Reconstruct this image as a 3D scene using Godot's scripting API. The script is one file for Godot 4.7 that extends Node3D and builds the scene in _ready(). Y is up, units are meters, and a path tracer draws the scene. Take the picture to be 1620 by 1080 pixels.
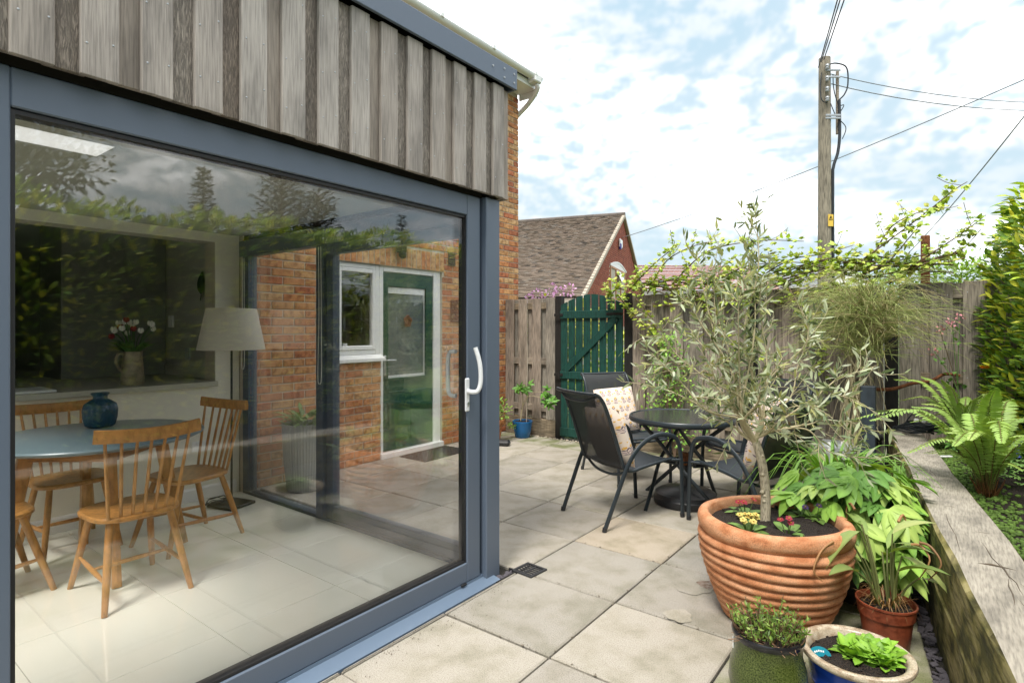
extends Node3D
# A patio behind a house: a timber-clad garden room with glass sliding doors, brick house, fence, pots and garden furniture.

# ---------------------------------------------------------------- mesh builder
class MB:
	var v := PackedVector3Array()
	var n := PackedVector3Array()
	var uv := PackedVector2Array()
	var c := PackedColorArray()
	var ix := PackedInt32Array()
	var col := Color.WHITE

	func pt(p: Vector3, nn: Vector3, u := Vector2.ZERO) -> int:
		v.append(p)
		n.append(nn)
		uv.append(u)
		c.append(col)
		return v.size() - 1

	func t3(a: int, b: int, d: int) -> void: # counter-clockwise seen from outside
		ix.append(a)
		ix.append(d)
		ix.append(b)

	func poly(pts: Array) -> void: # flat convex polygon, counter-clockwise from outside
		var a: Vector3 = pts[0]
		var b: Vector3 = pts[1]
		var d: Vector3 = pts[2]
		var nn := (b - a).cross(d - a).normalized()
		var i0 := v.size()
		for p in pts:
			pt(p, nn)
		for k in range(1, pts.size() - 1):
			t3(i0, i0 + k, i0 + k + 1)

	func quad_uv(a: Vector3, b: Vector3, d: Vector3, e: Vector3) -> void:
		var nn := (b - a).cross(d - a).normalized()
		var i0 := pt(a, nn, Vector2(0, 1))
		pt(b, nn, Vector2(1, 1))
		pt(d, nn, Vector2(1, 0))
		pt(e, nn, Vector2(0, 0))
		t3(i0, i0 + 1, i0 + 2)
		t3(i0, i0 + 2, i0 + 3)

	func box(ctr: Vector3, size: Vector3, bev := 0.0, bs := Basis.IDENTITY) -> void:
		var h := size * 0.5
		var e := minf(bev, minf(h.x, minf(h.y, h.z)) * 0.9)
		var X := bs.x
		var Y := bs.y
		var Z := bs.z
		if e <= 0.0:
			for ax in 3:
				for s in [-1.0, 1.0]:
					_face(ctr, X, Y, Z, h, ax, s, 0.0)
			return
		for ax in 3:
			for s in [-1.0, 1.0]:
				_face(ctr, X, Y, Z, h, ax, s, e)
		for ax in 3: # edges along axis ax
			var a1 := (ax + 1) % 3
			var a2 := (ax + 2) % 3
			for s1 in [-1.0, 1.0]:
				for s2 in [-1.0, 1.0]:
					var q: Array = []
					for k in 4:
						var l := Vector3.ZERO
						l[ax] = (h[ax] - e) * (1.0 if (k == 1 or k == 2) else -1.0)
						if k < 2:
							l[a1] = s1 * h[a1]
							l[a2] = s2 * (h[a2] - e)
						else:
							l[a1] = s1 * (h[a1] - e)
							l[a2] = s2 * h[a2]
						q.append(ctr + X * l.x + Y * l.y + Z * l.z)
					if s1 * s2 > 0.0:
						q.reverse()
					poly(q)
		for sx in [-1.0, 1.0]:
			for sy in [-1.0, 1.0]:
				for sz in [-1.0, 1.0]:
					var q: Array = []
					for k in 3:
						var l := Vector3(sx * (h.x - e), sy * (h.y - e), sz * (h.z - e))
						l[k] = [sx, sy, sz][k] * h[k]
						q.append(ctr + X * l.x + Y * l.y + Z * l.z)
					if sx * sy * sz < 0.0:
						q.reverse()
					poly(q)

	func _face(ctr: Vector3, X: Vector3, Y: Vector3, Z: Vector3, h: Vector3, ax: int, s: float, e: float) -> void:
		var a1 := (ax + 1) % 3
		var a2 := (ax + 2) % 3
		var q: Array = []
		for k in 4:
			var l := Vector3.ZERO
			l[ax] = s * h[ax]
			l[a1] = (h[a1] - e) * (-1.0 if (k == 0 or k == 3) else 1.0)
			l[a2] = (h[a2] - e) * (-1.0 if k < 2 else 1.0)
			q.append(ctr + X * l.x + Y * l.y + Z * l.z)
		if s < 0.0:
			q.reverse()
		poly(q)

	func bx(lo: Vector3, hi: Vector3, bev := 0.0) -> void:
		box((lo + hi) * 0.5, (hi - lo).abs(), bev)

	func frames(path: Array, up: Vector3) -> Array:
		var out: Array = []
		var side := Vector3.ZERO
		for i in path.size():
			var a: Vector3 = path[maxi(i - 1, 0)]
			var b: Vector3 = path[mini(i + 1, path.size() - 1)]
			var t := (b - a).normalized()
			if i == 0:
				side = t.cross(up)
				if side.length() < 0.05:
					side = t.cross(Vector3(0.37, 0.2, 0.9))
				side = side.normalized()
			else:
				if up != Vector3.ZERO and t.cross(up).length() > 0.3:
					var s2 := t.cross(up).normalized()
					side = s2 if s2.dot(side) >= 0.0 else -s2
				else:
					side = (side - t * side.dot(t)).normalized()
			out.append([t, side, side.cross(t).normalized()])
		return out

	func tube(path: Array, radii: Array, sides := 8, cap := true, up := Vector3.ZERO) -> void:
		var fr := frames(path, Vector3(0.013, 1, 0.021) if up == Vector3.ZERO else up)
		if up == Vector3.ZERO: # parallel transport
			var side: Vector3 = fr[0][1]
			for i in path.size():
				var t: Vector3 = fr[i][0]
				side = (side - t * side.dot(t)).normalized()
				fr[i] = [t, side, side.cross(t).normalized()]
		var i0 := v.size()
		for i in path.size():
			var r: float = radii[mini(i, radii.size() - 1)]
			for k in sides + 1:
				var a := TAU * k / sides
				var d: Vector3 = fr[i][1] * cos(a) + fr[i][2] * sin(a)
				pt(path[i] + d * r, d, Vector2(float(k) / sides, float(i)))
		var w := sides + 1
		for i in path.size() - 1:
			for k in sides:
				var a := i0 + i * w + k
				t3(a, a + w, a + 1)
				t3(a + 1, a + w, a + w + 1)
		if cap:
			for e in 2:
				var i := 0 if e == 0 else path.size() - 1
				var t: Vector3 = fr[i][0] * (-1.0 if e == 0 else 1.0)
				var ctr := pt(path[i], t)
				var r: float = radii[mini(i, radii.size() - 1)]
				var first := v.size()
				for k in sides:
					var a := TAU * k / sides
					pt(path[i] + (fr[i][1] * cos(a) + fr[i][2] * sin(a)) * r, t)
				for k in sides:
					if e == 1:
						t3(ctr, first + (k + 1) % sides, first + k)
					else:
						t3(ctr, first + k, first + (k + 1) % sides)

	func sweep(path: Array, prof: Array, up := Vector3.UP, cap := true) -> void: # flat-shaded profile (x across, y up), counter-clockwise
		var fr := frames(path, up)
		var m := prof.size()
		var rings: Array = []
		for i in path.size():
			var ring: Array = []
			for q in prof:
				ring.append(path[i] + fr[i][1] * q.x + fr[i][2] * q.y)
			rings.append(ring)
		for k in m:
			var k2 := (k + 1) % m
			var e: Vector2 = prof[k2] - prof[k]
			var en := Vector2(e.y, -e.x).normalized()
			var i0 := v.size()
			for i in path.size():
				var nn: Vector3 = (fr[i][1] * en.x + fr[i][2] * en.y).normalized()
				pt(rings[i][k], nn)
				pt(rings[i][k2], nn)
			for i in path.size() - 1:
				var a := i0 + i * 2
				t3(a, a + 2, a + 1)
				t3(a + 1, a + 2, a + 3)
		if cap:
			var q0: Array = rings[0].duplicate()
			poly(q0)
			var q1: Array = rings[path.size() - 1].duplicate()
			q1.reverse()
			poly(q1)

	func lathe(prof: Array, segs := 32, ctr := Vector3.ZERO, sq := 1.0) -> void: # prof: Vector2(radius, height) from bottom outside to top inside
		var m := prof.size()
		for k in m - 1:
			var a: Vector2 = prof[k]
			var b: Vector2 = prof[k + 1]
			var d := (b - a).normalized()
			var na := Vector2(d.y, -d.x)
			var n0 := na
			var n1 := na
			if k > 0:
				var p: Vector2 = (a - prof[k - 1]).normalized()
				if p.dot(d) > 0.7:
					n0 = (na + Vector2(p.y, -p.x)).normalized()
			if k < m - 2:
				var p: Vector2 = (prof[k + 2] - b).normalized()
				if p.dot(d) > 0.7:
					n1 = (na + Vector2(p.y, -p.x)).normalized()
			var i0 := v.size()
			for s in segs + 1:
				var t := TAU * s / segs
				var dir := Vector3(cos(t), 0, sin(t) * sq)
				pt(ctr + dir * a.x + Vector3(0, a.y, 0), (dir * n0.x + Vector3(0, n0.y, 0)).normalized(), Vector2(float(s) / segs, a.y))
				pt(ctr + dir * b.x + Vector3(0, b.y, 0), (dir * n1.x + Vector3(0, n1.y, 0)).normalized(), Vector2(float(s) / segs, b.y))
			for s in segs:
				var q := i0 + s * 2
				t3(q, q + 1, q + 2)
				t3(q + 1, q + 3, q + 2)

	func leaf(p: Vector3, dir: Vector3, nrm: Vector3, L: float, W: float, curl := 0.15, fold := 0.25, rows := 3, ex := 0.8) -> void:
		var d := dir.normalized()
		var side := d.cross(nrm)
		if side.length() < 0.01:
			side = d.cross(Vector3(0.3, 0.5, 0.8))
		side = side.normalized()
		var up := side.cross(d).normalized()
		var pl := -1
		var keep := col
		var rib := Color(keep.r * 1.28, keep.g * 1.22, keep.b * 1.25) if W > 0.016 else keep
		var rim := Color(keep.r * 0.90, keep.g * 0.93, keep.b * 0.90)
		col = rib
		var pm := pt(p, up)
		var pr := -1
		for i in range(1, rows + 1):
			var t := float(i) / rows
			var ctr := p + d * L * t - up * curl * L * t * t
			var nn := (up + d * curl * t * 2.0).normalized()
			if i == rows:
				col = rim
				var tip := pt(ctr, nn)
				col = keep
				if pl >= 0:
					t3(pl, pm, tip)
					t3(pm, pr, tip)
				return
			var w := W * 0.5 * pow(sin(PI * pow(t, 0.85)), ex)
			col = rim
			var l := pt(ctr - side * w + up * w * fold, (nn + side * fold).normalized(), Vector2(0, t))
			col = rib
			var m := pt(ctr, nn, Vector2(0.5, t))
			col = rim
			var r := pt(ctr + side * w + up * w * fold, (nn - side * fold).normalized(), Vector2(1, t))
			if pl < 0:
				t3(pm, m, l)
				t3(pm, r, m)
			else:
				t3(pl, m, l)
				t3(pl, pm, m)
				t3(pm, r, m)
				t3(pm, pr, r)
			pl = l
			pm = m
			pr = r

	func sliver(p: Vector3, dir: Vector3, nrm: Vector3, L: float, W: float, curl := 0.2) -> void: # narrow leaf, 4 triangles
		var d := dir.normalized()
		var side := d.cross(nrm)
		if side.length() < 0.01:
			side = d.cross(Vector3(0.3, 0.5, 0.8))
		side = side.normalized() * W * 0.5
		var up := side.cross(d).normalized()
		var a := pt(p, up)
		var q := p + d * L * 0.35 - up * curl * L * 0.1
		var b := pt(q - side, (up - side * 30.0 * W).normalized())
		var e := pt(q + side, (up + side * 30.0 * W).normalized())
		q = p + d * L * 0.7 - up * curl * L * 0.45
		var f := pt(q - side * 0.8, up)
		var g := pt(q + side * 0.8, up)
		var tip := pt(p + d * L - up * curl * L, up)
		t3(a, e, b)
		t3(b, e, g)
		t3(b, g, f)
		t3(f, g, tip)

	func blade(path: Array, w0: float, up := Vector3.UP) -> void: # long strap leaf along a path
		var fr := frames(path, up)
		var m := path.size()
		var i0 := v.size()
		for i in m:
			var t := float(i) / (m - 1)
			var w := w0 * 0.5 * (1.0 - pow(t, 3.0)) * (0.75 + 0.25 * sin(PI * minf(t * 1.5, 1.0)))
			var s: Vector3 = fr[i][1]
			var u: Vector3 = fr[i][2]
			pt(path[i] - s * w + u * w * 0.35, (u + s * 0.35).normalized())
			pt(path[i], u)
			pt(path[i] + s * w + u * w * 0.35, (u - s * 0.35).normalized())
		for i in m - 1:
			for k in 2:
				var a := i0 + i * 3 + k
				t3(a, a + 1, a + 4)
				t3(a, a + 4, a + 3)

	func ball(p: Vector3, r: Vector3, seg := 10, bs := Basis.IDENTITY) -> void:
		var rows := maxi(4, seg / 2)
		var i0 := v.size()
		for i in rows + 1:
			var th := PI * i / rows
			for k in seg + 1:
				var ph := TAU * k / seg
				var d := Vector3(sin(th) * cos(ph), cos(th), sin(th) * sin(ph))
				pt(p + bs * (d * r), (bs * (d / r)).normalized(), Vector2(float(k) / seg, float(i) / rows))
		for i in rows:
			for k in seg:
				var a := i0 + i * (seg + 1) + k
				var b := a + seg + 1
				if i > 0:
					t3(a, a + 1, b)
				if i < rows - 1:
					t3(a + 1, b + 1, b)

	func put(o: MB, t: Transform3D, tint := Color(0, 0, 0, 0)) -> void:
		var i0 := v.size()
		for i in o.v.size():
			v.append(t * o.v[i])
			n.append((t.basis * o.n[i]).normalized())
			uv.append(o.uv[i])
			c.append(o.c[i] if tint.a == 0.0 else tint)
		for i in o.ix:
			ix.append(i0 + i)

	func mesh() -> ArrayMesh:
		var a := []
		a.resize(Mesh.ARRAY_MAX)
		a[Mesh.ARRAY_VERTEX] = v
		a[Mesh.ARRAY_NORMAL] = n
		a[Mesh.ARRAY_TEX_UV] = uv
		a[Mesh.ARRAY_COLOR] = c
		a[Mesh.ARRAY_INDEX] = ix
		var m := ArrayMesh.new()
		m.add_surface_from_arrays(Mesh.PRIMITIVE_TRIANGLES, a)
		return m

# ---------------------------------------------------------------- scene helpers
var used := {}
var M := {}
var T := {}
var rng := RandomNumberGenerator.new()

func numbered(called: String) -> String:
	var k: int = used.get(called, 0)
	used[called] = k + 1
	return called if k == 0 else "%s_%03d" % [called, k]

func tag(o: Node, label: String, category: String, group := "") -> Node:
	o.set_meta("label", label)
	o.set_meta("category", category)
	if group != "":
		o.set_meta("group", group)
	return o

func thing(called: String, label: String, category: String, at := Vector3.ZERO, turn := 0.0, group := "") -> Node3D:
	var o := Node3D.new()
	o.name = numbered(called)
	add_child(o)
	o.position = at
	o.rotation.y = turn
	tag(o, label, category, group)
	return o

func part(called: String, mesh: Variant, m: Material, parent: Node, at := Vector3.ZERO, bs := Basis.IDENTITY) -> MeshInstance3D:
	var o := MeshInstance3D.new()
	o.mesh = mesh.mesh() if mesh is MB else mesh
	o.material_override = m
	o.cast_shadow = GeometryInstance3D.SHADOW_CASTING_SETTING_ON
	if parent == self:
		o.name = numbered(called)
		add_child(o)
	else:
		o.name = called
		parent.add_child(o, true)
	o.transform = Transform3D(bs, at)
	return o

func one(called: String, mesh: Variant, m: Material, label: String, category: String, group := "") -> MeshInstance3D:
	var o := part(called, mesh, m, self)
	tag(o, label, category, group)
	return o

func struct(called: String, mesh: Variant, m: Material) -> MeshInstance3D:
	var o := part(called, mesh, m, self)
	o.set_meta("kind", "structure")
	return o

func stuff(o: Node) -> Node:
	o.set_meta("kind", "stuff")
	return o

func copy(o: Node3D, label: String, at: Vector3, turn: float) -> Node3D:
	var r: Node3D = o.duplicate()
	r.name = numbered(str(o.name))
	add_child(r)
	r.position = at
	r.rotation.y = turn
	r.set_meta("label", label)
	return r

func lin(r: float, g: float, b: float, a := 1.0) -> Color:
	var q := Color(r, g, b).linear_to_srgb()
	q.a = a
	return q

func noise_tex(freq: float, octaves: int, stops: Array, sd: int, size := 512, kind := FastNoiseLite.TYPE_SIMPLEX_SMOOTH, warp := 0.0) -> NoiseTexture2D:
	var f := FastNoiseLite.new()
	f.noise_type = kind
	f.seed = sd
	f.frequency = freq
	f.fractal_octaves = octaves
	f.fractal_gain = 0.55
	if warp > 0.0:
		f.domain_warp_enabled = true
		f.domain_warp_amplitude = warp
		f.domain_warp_frequency = freq * 0.6
	var t := NoiseTexture2D.new()
	t.width = size
	t.height = size
	t.seamless = true
	t.noise = f
	var g := Gradient.new()
	var offs := PackedFloat32Array()
	var cols := PackedColorArray()
	for s in stops:
		offs.append(s[0])
		cols.append(s[1] if s[1] is Color else Color(s[1], s[1], s[1]))
	g.offsets = offs
	g.colors = cols
	t.color_ramp = g
	return t

func mat(called: String, col: Color, rough := 0.8, metal := 0.0) -> StandardMaterial3D:
	var m := StandardMaterial3D.new()
	m.resource_name = called
	m.albedo_color = col
	m.roughness = rough
	m.metallic = metal
	M[called] = m
	return m

func tex(m: StandardMaterial3D, t: Texture2D, scale: Vector3, world := true, offset := Vector3.ZERO) -> StandardMaterial3D:
	m.albedo_texture = t
	m.uv1_triplanar = true
	m.uv1_world_triplanar = world
	m.uv1_scale = scale
	m.uv1_offset = offset
	m.uv1_triplanar_sharpness = 4.0
	return m

func fine(m: StandardMaterial3D, t: Texture2D, scale: Vector3, world := true) -> StandardMaterial3D:
	m.detail_enabled = true
	m.detail_albedo = t
	m.detail_blend_mode = BaseMaterial3D.BLEND_MODE_MUL
	m.detail_uv_layer = BaseMaterial3D.DETAIL_UV_2
	m.uv2_triplanar = true
	m.uv2_world_triplanar = world
	m.uv2_scale = scale
	return m

func relief(m: StandardMaterial3D, t: Texture2D, cm: float) -> StandardMaterial3D:
	m.heightmap_enabled = true
	m.heightmap_texture = t
	m.heightmap_scale = cm
	return m

func foliage(called: String, rough := 0.55, back := 0.5) -> StandardMaterial3D:
	var m := mat(called, Color.WHITE, rough)
	m.vertex_color_use_as_albedo = true
	m.backlight_enabled = true
	m.backlight = Color(back, back, back * 0.5)
	m.cull_mode = BaseMaterial3D.CULL_DISABLED
	return m

func rr(a: float, b: float) -> float:
	return rng.randf_range(a, b)

func rdir() -> Vector3:
	return Vector3(rng.randfn(), rng.randfn(), rng.randfn()).normalized()

func tone(c: Color, d := 0.15) -> Color:
	var k := 1.0 + rr(-d, d)
	return Color(c.r * k, c.g * k, c.b * k)

func curve3(pts: Array, steps: int) -> Array: # Catmull-Rom through the points
	var out: Array = []
	for i in pts.size() - 1:
		var a: Vector3 = pts[maxi(i - 1, 0)]
		var b: Vector3 = pts[i]
		var c: Vector3 = pts[i + 1]
		var d: Vector3 = pts[mini(i + 2, pts.size() - 1)]
		for k in steps:
			out.append(b.cubic_interpolate(c, a, d, float(k) / steps))
	out.append(pts[-1])
	return out

func taper(a: float, b: float, k: int) -> Array:
	var out: Array = []
	for i in k:
		out.append(lerpf(a, b, float(i) / (k - 1)))
	return out

func cells(lo: Vector2, hi: Vector2, holes: Array) -> Array: # a rectangle less rectangular holes, as rectangles
	var xs := [lo.x, hi.x]
	var ys := [lo.y, hi.y]
	for h in holes:
		for q in [h.position.x, h.end.x]:
			if q > lo.x and q < hi.x and not xs.has(q):
				xs.append(q)
		for q in [h.position.y, h.end.y]:
			if q > lo.y and q < hi.y and not ys.has(q):
				ys.append(q)
	xs.sort()
	ys.sort()
	var out: Array = []
	for i in xs.size() - 1:
		for j in ys.size() - 1:
			var mid := Vector2((xs[i] + xs[i + 1]) * 0.5, (ys[j] + ys[j + 1]) * 0.5)
			var free := true
			for h in holes:
				if h.has_point(mid):
					free = false
			if free:
				out.append(Rect2(xs[i], ys[j], xs[i + 1] - xs[i], ys[j + 1] - ys[j]))
	return out

# ---------------------------------------------------------------- sky, sun, camera
func sky_image() -> ImageTexture:
	var w := 1536
	var h := 768
	var im := Image.create(w, h, false, Image.FORMAT_RGBF)
	var f := FastNoiseLite.new()
	f.noise_type = FastNoiseLite.TYPE_SIMPLEX_SMOOTH
	f.seed = 41
	f.frequency = 1.0
	f.fractal_octaves = 6
	f.fractal_gain = 0.66
	var big := FastNoiseLite.new()
	big.seed = 7
	big.frequency = 0.35
	big.fractal_octaves = 3
	for j in h:
		var el := PI * (0.5 - (j + 0.5) / h)
		if el < -0.02:
			im.fill_rect(Rect2i(0, j, w, h - j), Color(0.30, 0.30, 0.27))
			break
		var y := maxf(sin(el), 0.0)
		var blue := Color(0.165, 0.26, 0.33).lerp(Color(0.255, 0.315, 0.345), pow(1.0 - y, 2.2))
		var k := 1.0 / (y + 0.16)
		var hz := smoothstep(0.0, 0.38, y)
		for i in w:
			var az := TAU * (i + 0.5) / w
			var px := cos(az) * cos(el) * k
			var pz := sin(az) * cos(el) * k
			var b := big.get_noise_2d(px * 1.6, pz * 1.6 + 9.0)
			var wx := px * 6.5 + b * 1.2
			var wz := pz * 6.5 + b * 1.2
			var q := f.get_noise_2d(wx + 3.0, wz)
			var veil := smoothstep(-0.55, 0.30, b + 0.14)
			var puff := smoothstep(-0.40, 0.28, q * 1.2 + b * 0.3)
			var cover := clampf((0.22 + 0.78 * puff) * (0.46 + 0.54 * veil) * (0.50 + 0.50 * hz), 0.0, 0.97)
			var lum := lerpf(0.41, 1.55, pow(smoothstep(-0.25, 0.7, q * 0.35 + b * 1.0), 1.5))
			im.set_pixel(i, j, Color(lerpf(blue.r, lum, cover), lerpf(blue.g, lum * 1.005, cover), lerpf(blue.b, lum * 1.015, cover)))
	return ImageTexture.create_from_image(im)

func light_and_lens() -> void:
	var cam := Camera3D.new()
	cam.name = "camera"
	add_child(cam)
	cam.position = Vector3(0, 1.4, 0)
	cam.rotation_degrees = Vector3(0, 37.25, 0)
	cam.projection = Camera3D.PROJECTION_FRUSTUM
	cam.near = 0.1
	cam.far = 400.0
	cam.size = 2.0 * 540.0 / 901.0 * 0.1
	cam.frustum_offset = Vector2(0, -20.0 / 901.0 * 0.1)
	cam.current = true

	var env := Environment.new()
	var sky := Sky.new()
	var sm := PanoramaSkyMaterial.new()
	sm.panorama = sky_image()
	sm.energy_multiplier = 1.0
	sky.sky_material = sm
	env.background_mode = Environment.BG_SKY
	env.sky = sky
	env.tonemap_mode = Environment.TONE_MAPPER_LINEAR
	env.tonemap_exposure = 2.75
	env.sdfgi_enabled = true
	env.ssao_enabled = true
	env.ssil_enabled = true
	var we := WorldEnvironment.new()
	we.name = "world_environment"
	we.environment = env
	add_child(we)

	var sun := DirectionalLight3D.new()
	sun.name = "sun"
	add_child(sun)
	sun.rotation_degrees = Vector3(-60, 10, 0)
	sun.light_color = Color(1.0, 0.98, 0.95)
	sun.light_energy = 0.5
	sun.light_angular_distance = 17.0
	sun.shadow_enabled = true

# ---------------------------------------------------------------- materials
func wood_family(base: String, cols: Array, scale: Vector3, t: Texture2D, cm: float, rough: float) -> void:
	for k in cols.size():
		var m := mat(base + "_%d" % k, cols[k], rough)
		tex(m, t, scale, true, Vector3(0.37 * k, 0.61 * k, 0.23 * k))
		fine(m, T.blotch, Vector3(1.7, 0.5, 1.7))
		relief(m, t, cm)

func cushion_print() -> ImageTexture:
	var s := 256
	var im := Image.create(s, s, false, Image.FORMAT_RGB8)
	im.fill(Color(0.92, 0.87, 0.81))
	var petals := func(cx: float, cy: float, ang: float, len: float, wid: float, col: Color) -> void:
		var r := int(len) + 1
		for dy in range(-r, r + 1):
			for dx in range(-r, r + 1):
				var a := dx * cos(ang) + dy * sin(ang)
				var b := -dx * sin(ang) + dy * cos(ang)
				if a > 0.0 and a < len and absf(b) < wid * sin(PI * a / len):
					im.set_pixel(posmod(int(cx) + dx, s), posmod(int(cy) + dy, s), col)
	for row in 4:
		for c in 4:
			var cx := 32.0 + c * 64.0 + (32.0 if row % 2 == 1 else 0.0)
			var cy := 30.0 + row * 64.0
			var rot := [0.35, -0.25, 0.1, -0.5, 0.6, -0.1, 0.25, -0.35][(row * 3 + c * 5) % 8] as float
			var at := func(x: float, y: float) -> Vector2: return Vector2(cx, cy) + Vector2(x, y).rotated(rot)
			petals.call(cx, cy, PI / 2 + rot, 40.0, 1.2, Color(0.46, 0.40, 0.42))
			for k in 3:
				for sd in [-1.0, 1.0]:
					var q: Vector2 = at.call(0.0, 13.0 + k * 12.0)
					petals.call(q.x, q.y, -PI / 2 + sd * (0.75 + 0.1 * k) + rot, 21.0, 3.0, [Color(0.42, 0.36, 0.40), Color(0.70, 0.60, 0.63), Color(0.50, 0.43, 0.47)][k])
			for k in 3:
				petals.call(cx, cy + 1.0, -PI / 2 + (k - 1) * 0.55 + rot, 18.0 - absf(k - 1.0) * 3.0, 5.0, [Color(0.88, 0.68, 0.30), Color(0.92, 0.76, 0.46)][k % 2])
			for sd in [-1.0, 1.0]:
				var q2: Vector2 = at.call(sd * 22.0, 20.0)
				petals.call(q2.x, q2.y, -PI / 2 + sd * 0.9 + rot, 15.0, 4.6, Color(0.89, 0.72, 0.38))
				petals.call(q2.x, q2.y + 8.0, PI / 2 - sd * 0.6 + rot, 13.0, 3.6, Color(0.90, 0.80, 0.74))
	return ImageTexture.create_from_image(im)

func materials() -> void:
	T.grain = noise_tex(0.02, 5, [[0.15, 0.66], [0.42, 0.86], [0.6, 0.95], [0.9, 1.0]], 3, 512, FastNoiseLite.TYPE_SIMPLEX_SMOOTH, 18.0)
	T.silver = noise_tex(0.02, 5, [[0.12, 0.80], [0.45, 0.92], [0.7, 0.98], [0.9, 1.0]], 3, 512, FastNoiseLite.TYPE_SIMPLEX_SMOOTH, 14.0)
	T.bloom = noise_tex(0.009, 5, [[0.15, Color(0.80, 0.68, 0.58)], [0.45, Color(0.93, 0.86, 0.80)], [0.68, Color(0.97, 0.95, 0.93)], [0.85, Color(1, 1, 1)]], 71)
	T.bloom2 = noise_tex(0.008, 6, [[0.2, Color(0.74, 0.69, 0.61)], [0.42, Color(0.88, 0.85, 0.79)], [0.6, Color(0.96, 0.94, 0.90)], [0.8, Color(1, 1, 1)]], 79)
	T.algae = noise_tex(0.006, 5, [[0.25, Color(0.70, 0.74, 0.55)], [0.5, Color(0.88, 0.89, 0.80)], [0.72, Color(1, 0.99, 0.97)]], 73)
	T.blotch = noise_tex(0.006, 5, [[0.2, 0.80], [0.5, 0.94], [0.8, 1.0]], 11)
	T.speck = noise_tex(0.11, 3, [[0.2, 0.78], [0.45, 0.95], [0.8, 1.0]], 5)
	T.fine = noise_tex(0.05, 5, [[0.1, 0.70], [0.5, 0.93], [0.9, 1.0]], 23)
	T.stone = noise_tex(0.008, 6, [[0.12, Color(0.86, 0.855, 0.81)], [0.4, Color(0.94, 0.93, 0.90)], [0.62, Color(0.985, 0.975, 0.96)], [0.9, Color(1, 0.99, 0.98)]], 29)
	T.clay = noise_tex(0.01, 5, [[0.15, Color(0.74, 0.66, 0.60)], [0.5, Color(0.95, 0.92, 0.89)], [0.85, Color(1, 1, 1)]], 31)
	T.moss = noise_tex(0.007, 5, [[0.3, Color(0.42, 0.44, 0.22)], [0.5, Color(0.78, 0.76, 0.55)], [0.72, Color(1, 0.98, 0.9)]], 37)
	T.glaze = noise_tex(0.16, 3, [[0.2, Color(0.45, 0.5, 0.32)], [0.55, Color(0.9, 0.95, 0.75)], [0.8, Color(1, 1, 0.9)]], 43)
	T.soil = noise_tex(0.07, 5, [[0.2, 0.25], [0.5, 0.6], [0.85, 1.0]], 47)
	T.weave = noise_tex(0.22, 2, [[0.3, 0.55], [0.6, 1.0]], 53)
	T.rings = noise_tex(0.02, 3, [[0.1, 0.6], [0.3, 0.95], [0.42, 0.62], [0.55, 1.0], [0.68, 0.66], [0.85, 1.0]], 59, 512, FastNoiseLite.TYPE_SIMPLEX_SMOOTH, 30.0)

	# paving: weathered concrete flags, a few tones
	var pv := [lin(0.435, 0.40, 0.345), lin(0.395, 0.365, 0.32), lin(0.455, 0.42, 0.36), lin(0.375, 0.35, 0.305), lin(0.47, 0.405, 0.32)]
	for k in pv.size():
		var m := mat("slab_%d" % k, pv[k], 0.85)
		tex(m, T.stone, Vector3(0.85, 0.85, 0.85), true, Vector3(0.31 * k, 0, 0.47 * k))
		fine(m, T.speck, Vector3(2.6, 2.6, 2.6))
		relief(m, T.fine, 0.5)
	for k in 2:
		var m := mat("slab_%d" % (5 + k), [lin(0.40, 0.38, 0.315), lin(0.42, 0.395, 0.33)][k], 0.88)
		tex(m, T.algae, Vector3(0.9, 0.9, 0.9), true, Vector3(0.4 * k, 0, 0.2))
		fine(m, T.speck, Vector3(2.6, 2.6, 2.6))
		relief(m, T.fine, 0.5)
	mat("grit_brown", lin(0.20, 0.17, 0.13), 0.95)
	relief(tex(mat("joint", lin(0.09, 0.08, 0.06), 0.95), T.soil, Vector3(3, 3, 3)), T.soil, 0.6)
	relief(tex(mat("soil", lin(0.12, 0.078, 0.052), 0.95), T.soil, Vector3(4, 4, 4)), T.soil, 2.0)
	relief(tex(mat("earth", lin(0.16, 0.14, 0.09), 0.95), T.moss, Vector3(0.6, 0.6, 0.6)), T.soil, 2.0)
	relief(tex(mat("grass_ground", lin(0.10, 0.15, 0.04), 0.95), T.moss, Vector3(0.4, 0.4, 0.4)), T.soil, 2.0)
	relief(tex(mat("moss", lin(0.10, 0.17, 0.035), 0.95), T.soil, Vector3(5, 5, 5)), T.soil, 1.5)

	# bricks
	var bk := [lin(0.66, 0.285, 0.115), lin(0.70, 0.37, 0.16), lin(0.73, 0.46, 0.235), lin(0.58, 0.205, 0.095), lin(0.44, 0.175, 0.085), lin(0.67, 0.315, 0.135), lin(0.71, 0.41, 0.195), lin(0.62, 0.25, 0.11)]
	for k in bk.size():
		var m := mat("brick_%d" % k, bk[k], 0.85)
		tex(m, T.clay, Vector3(2.3, 2.3, 2.3), true, Vector3(0.3 * k, 0.2 * k, 0.7 * k))
		fine(m, T.speck, Vector3(5, 5, 5))
		relief(m, T.fine, 0.25)
	var m2 := mat("bricks_tinted", Color.WHITE, 0.85)
	m2.vertex_color_use_as_albedo = true
	relief(fine(tex(m2, T.clay, Vector3(2.3, 2.3, 2.3)), T.speck, Vector3(5, 5, 5)), T.fine, 0.25)
	relief(tex(mat("mortar", lin(0.60, 0.53, 0.43), 0.95), T.fine, Vector3(4, 4, 4)), T.fine, 0.3)
	var m3 := mat("far_tinted", Color.WHITE, 0.9)
	m3.vertex_color_use_as_albedo = true
	tex(m3, T.fine, Vector3(1.3, 1.3, 1.3))

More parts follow.
